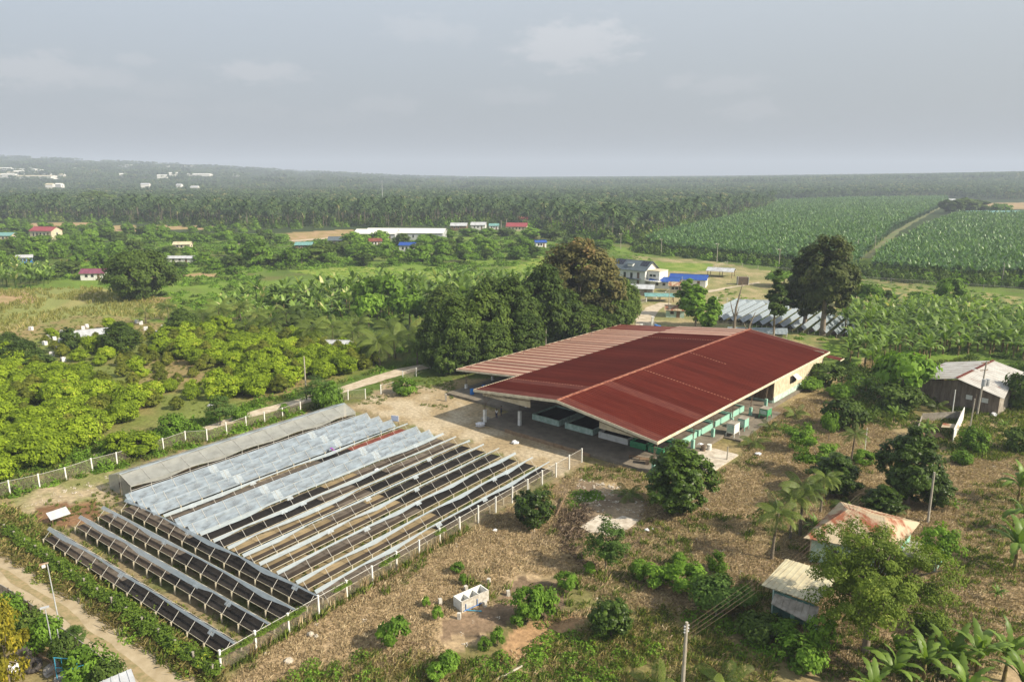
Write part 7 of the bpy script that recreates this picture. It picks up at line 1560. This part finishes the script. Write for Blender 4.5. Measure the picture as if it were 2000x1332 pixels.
weed_scatter('green_weeds', LOWR, .62, .9, (.6, 1.3), GT[:3] + [tuft('dry_tuft', 36, 34, .6, .4, .045, 'L_verge', 1.2), tuft('dry_tuft', 37, 34, .6, .35, .045, 'L_verge', 1.2)], 'green weeds along the bottom of the yard', 'weeds', [SOILP], (7, 12, .30, 1))
weed_scatter('dry_grass', LOWR, .9, .5, (.8, 1.5), DT + [tuft('dry_tuft', 35, 34, .6, .4, .045, 'L_verge', 1.2)], 'dry and olive grass at the bottom of the yard', 'dry grass', [SOILP])
weed_scatter('green_weeds', DRY, 1.1, .7, (.6, 1.5), GT, 'patches of green weeds in the dry yard', 'weeds', HB + [RUB], (8, 41, .60, 1))
bush_m = [low_clump('bramble', s, 1.3, 1.1, 260, .17, 'L_mid') for s in (1, 2)]
for pg in (W([(560, 1332), (600, 1290), (690, 1270), (750, 1290), (760, 1345), (600, 1360)]), W([(880, 1340), (920, 1290), (1000, 1270), (1060, 1240), (1160, 1250), (1250, 1240), (1300, 1260), (1200, 1345)]), W([(1330, 1180), (1420, 1195), (1520, 1215), (1560, 1290), (1480, 1310), (1400, 1260)])):
    q = spread(pg, 1.5, rng, .5, .8); scatter('low_brambles', q, rng.uniform(.5, 1.0, len(q)), bush_m, 'low leafy brambles at the bottom of the yard', 'brambles', rng)
weed_scatter('green_weeds', W([(1640, 1332), (1560, 1290), (1700, 1180), (1830, 1150), (1960, 1000), (2060, 900), (2100, 1400)]), .8, .8, (.6, 1.2), GT, 'green weeds among the banana plants on the right', 'weeds', [], (10, 51, .52, 1))
weed_scatter('green_weeds', W([(1680, 800), (1660, 740), (1700, 720), (1900, 700), (2050, 760), (2050, 900), (1880, 900), (1780, 870)]), .9, .85, (.8, 1.7), GT, 'green weeds around the ruined wall', 'weeds', HB, (8, 61, .44, 1))
THK = [low_clump('thicket', s, 2.0, 2.2, 220, .32, 'L_mass') for s in (1, 2)] + [low_clump('thicket', 3, 2.0, 2.2, 220, .32, 'L_mid')]
q = spread(W([(1660, 740), (1720, 725), (1830, 750), (1815, 790), (1760, 820), (1700, 830), (1680, 790)]), 2.2, rng, .5, .75); scatter('green_thicket', q, rng.uniform(.6, 1.1, len(q)), THK, 'leafy thicket between the shed end and the grey-roofed shed', 'thicket', rng)
q = spread(W([(1640, 690), (1700, 735), (1800, 722), (1900, 697), (2070, 735), (2070, 760), (1990, 722), (1950, 708), (1880, 706), (1800, 745), (1740, 770), (1680, 770)]), 2.0, rng, .5, .8); scatter('green_thicket', q, rng.uniform(.5, 1.1, len(q)), THK, 'leafy thicket at the front of the right banana grove', 'thicket', rng)
q = spread(GB, 3.2, rng, .5, .7); scatter('grove_floor_weeds', q, rng.uniform(.4, .8, len(q)), THK, 'weeds beneath the right banana grove', 'weeds', rng)
# between the drying beds
BED = [tuple(T_O + T_A * s + T_B * t)[:2] for s, t in ((-11.4, -1.6), (40, -1.6), (40, 44), (0, 44), (-11.4, 36))]
weed_scatter('green_weeds', BED, .65, .75, (.35, .8), GT[:3], 'short grass under and between the drying beds', 'grass', [], (5, 71, .47, 1))
weed_scatter('green_weeds', W([(0, 985), (230, 920), (250, 960), (210, 985), (90, 1035), (30, 1030)]), .9, .6, (.3, .7), GT[:3], 'short grass beside the left fence corner', 'grass', [], (5, 73, .5, 1))
weed_scatter('green_weeds', W([(700, 790), (740, 745), (850, 735), (900, 750), (870, 800), (800, 790)]), .8, .7, (.4, .9), GT, 'grass on the verge between the lane and the shed', 'grass', [W([(740, 790), (760, 775), (870, 765), (880, 790)])], (5, 75, .42, 1))
# verge between the dirt road and the crosswise beds, with the vine hedge
VER = W([(-60, 1055), (-60, 985), (30, 1000), (100, 1045), (250, 1140), (360, 1210), (440, 1275), (440, 1340), (380, 1332), (280, 1270), (160, 1180), (60, 1115)])
weed_scatter('verge_weeds', VER, .6, .95, (.8, 1.7), GT[:2] + [tuft('dry_tuft', 31, 40, .55, .5, .04, 'L_verge', 1.0), tuft('dry_tuft', 32, 40, .55, .45, .04, 'L_verge', 1.0), tuft('dry_tuft', 33, 40, .55, .5, .04, 'L_verge', 1.0)], 'tall mixed weeds on the verge above the dirt road', 'weeds')
weed_scatter('verge_weeds', VER, 1.4, .3, (.6, 1.2), [low_clump('bramble', 8, 1.2, 1.2, 240, .16, 'L_grass'), low_clump('bramble', 9, 1.2, 1.1, 240, .16, 'L_mid')], 'leafy clumps on the verge above the dirt road', 'weeds')
VN = [low_clump('vine', s, .75, .9, 210, .15, 'L_vine') for s in (1, 2, 3)]
L3 = np.array([tuple(T_O + T_A * (-12.1 + rng.uniform(-.5, .45)) + T_B * s)[:2] for s in np.arange(-2, 40, .40)]); 
scatter('vine_hedge', L3, rng.uniform(.55, 1.15, len(L3)), VN, 'bright creeper smothering the fence above the dirt road', 'creeper', rng, zoff=.7)
#scatter('vine_hedge', L3[::2], rng.uniform(.8, 1.3, len(L3[::2])), VN, 'bright creeper at the foot of the fence above the dirt road', 'creeper', rng, zoff=.0)
v2 = [tuple(T_O + T_A * s + T_B * (-1.95 + rng.uniform(-.15, .15)))[:2] for s in np.concatenate([np.arange(-11.5, -8.6, .25), np.arange(-8.2, -3.2, .22), np.arange(.6, 2.2, .3), np.arange(6.5, 8.0, .3), np.arange(8.3, 9.2, .3), np.arange(14.8, 16.2, .35)])]
scatter('fence_creeper', np.array(v2), rng.uniform(.35, .62, len(v2)), VN, 'bright creeper hanging over parts of the wire fence', 'creeper', rng, zoff=1.65)
v3 = np.array([tuple(T_O + T_A * s + T_B * (-1.95 + rng.uniform(-.1, .1)))[:2] for s in np.arange(-11.5, 20, .35)]); scatter('dead_fence_weeds', v3, rng.uniform(.9, 1.7, len(v3)), [tuft('dry_tuft', 61, 18, .3, .8, .05, 'L_dry', .3)] + GT[:2], 'dry stalks growing through the foot of the wire fence', 'dry stalks', rng)
# along the lane and left fence, and below the road
weed_scatter('lane_weeds', W([(-80, 1010), (-80, 935), (20, 915), (200, 862), (330, 838), (420, 815), (500, 785), (600, 765), (740, 725), (830, 705), (830, 722), (740, 750), (640, 795), (520, 830), (400, 868), (230, 915), (20, 968)]), .85, .9, (.7, 1.6), GT + [low_clump('bramble', 11, 1.2, 1.1, 200, .2, 'L_mid')], 'weeds along the pale lane and the left fence', 'weeds', [W([(395, 828), (470, 802), (550, 782), (650, 755), (730, 729), (838, 705), (838, 724), (740, 757), (650, 785), (550, 809), (480, 831), (390, 852)])])
weed_scatter('roadside_weeds', W([(-60, 1125), (0, 1150), (100, 1212), (200, 1290), (240, 1345), (225, 1345), (120, 1270), (60, 1300), (30, 1250), (-60, 1250)]), .8, .7, (.6, 1.3), GT, 'weeds along the shade-net fence below the dirt road', 'weeds', noise=(5, 81, .42, 1))
# orchard floor
weed_scatter('orchard_grass', ORCH, 1.6, .6, (.4, .9), GT, 'grass beneath the orchard trees', 'grass', noise=(8, 91, .4, 1))
weed_scatter('low_yellow_green_plants', W([(1095, 985), (1110, 962), (1170, 960), (1175, 975), (1130, 990)]), .8, .9, (.6, 1.1), [low_clump('plant', 71, .8, .5, 120, .16, 'L_bright')], 'yellow-green low plants behind the leaning log', 'plants')
weed_scatter('brush', W([(1085, 1000), (1130, 985), (1160, 995), (1150, 1030), (1120, 1080), (1180, 1100), (1160, 1115), (1100, 1080)]), .9, .8, (.6, 1.3), [tuft('brush', 72, 40, .7, .5, .05, 'L_brush', 1.3)], 'dead brown brush around the leaning log', 'brush')
# litter of pale stones near the slabs
ST = []
for s in range(3):
    rg = np.random.default_rng(s); b = MB()
    for k in range(5): x, y = rg.uniform(-.5, .5, 2); r = rg.uniform(.05, .14); b.box(x - r, x + r, y - r * .8, y + r * .8, 0, r * .9)
    ST.append(b.me('rubble', [M['rubble']]))
weed_scatter('rubble', RUB, 1.0, .55, (.5, 1.3), ST, 'pale rubble strewn round the concrete slabs', 'rubble')
weed_scatter('rubble', W([(0, 985), (230, 925), (330, 890), (330, 905), (240, 950), (60, 1000)]), 1.1, .5, (.4, .9), ST, 'pale stones strewn beside the left fence', 'stones')
weed_scatter('rubble', DRY, 2.6, .5, (.3, .8), ST, 'small pale stones strewn over the dry yard', 'stones', HB)

# ------------------------------------------------------------------ haze
b = MB().box(-9000, 9000, -9000, 9000, -2, 215)
hz = bpy.data.materials.new('air_haze'); hz.use_nodes = True; t = hz.node_tree; t.nodes.clear()
o_ = t.nodes.new('ShaderNodeOutputMaterial'); pv = t.nodes.new('ShaderNodeVolumePrincipled'); pv.inputs['Density'].default_value = HAZE_DENSITY; pv.inputs['Color'].default_value = (.66, .755, .91, 1); pv.inputs['Anisotropy'].default_value = .0
t.links.new(pv.outputs[0], o_.inputs['Volume'])
tag(b.obj('haze', hz), kind='stuff')
print('objects', len(bpy.data.objects), 'tris', sum(len(m.polygons) for m in bpy.data.meshes) * 2)
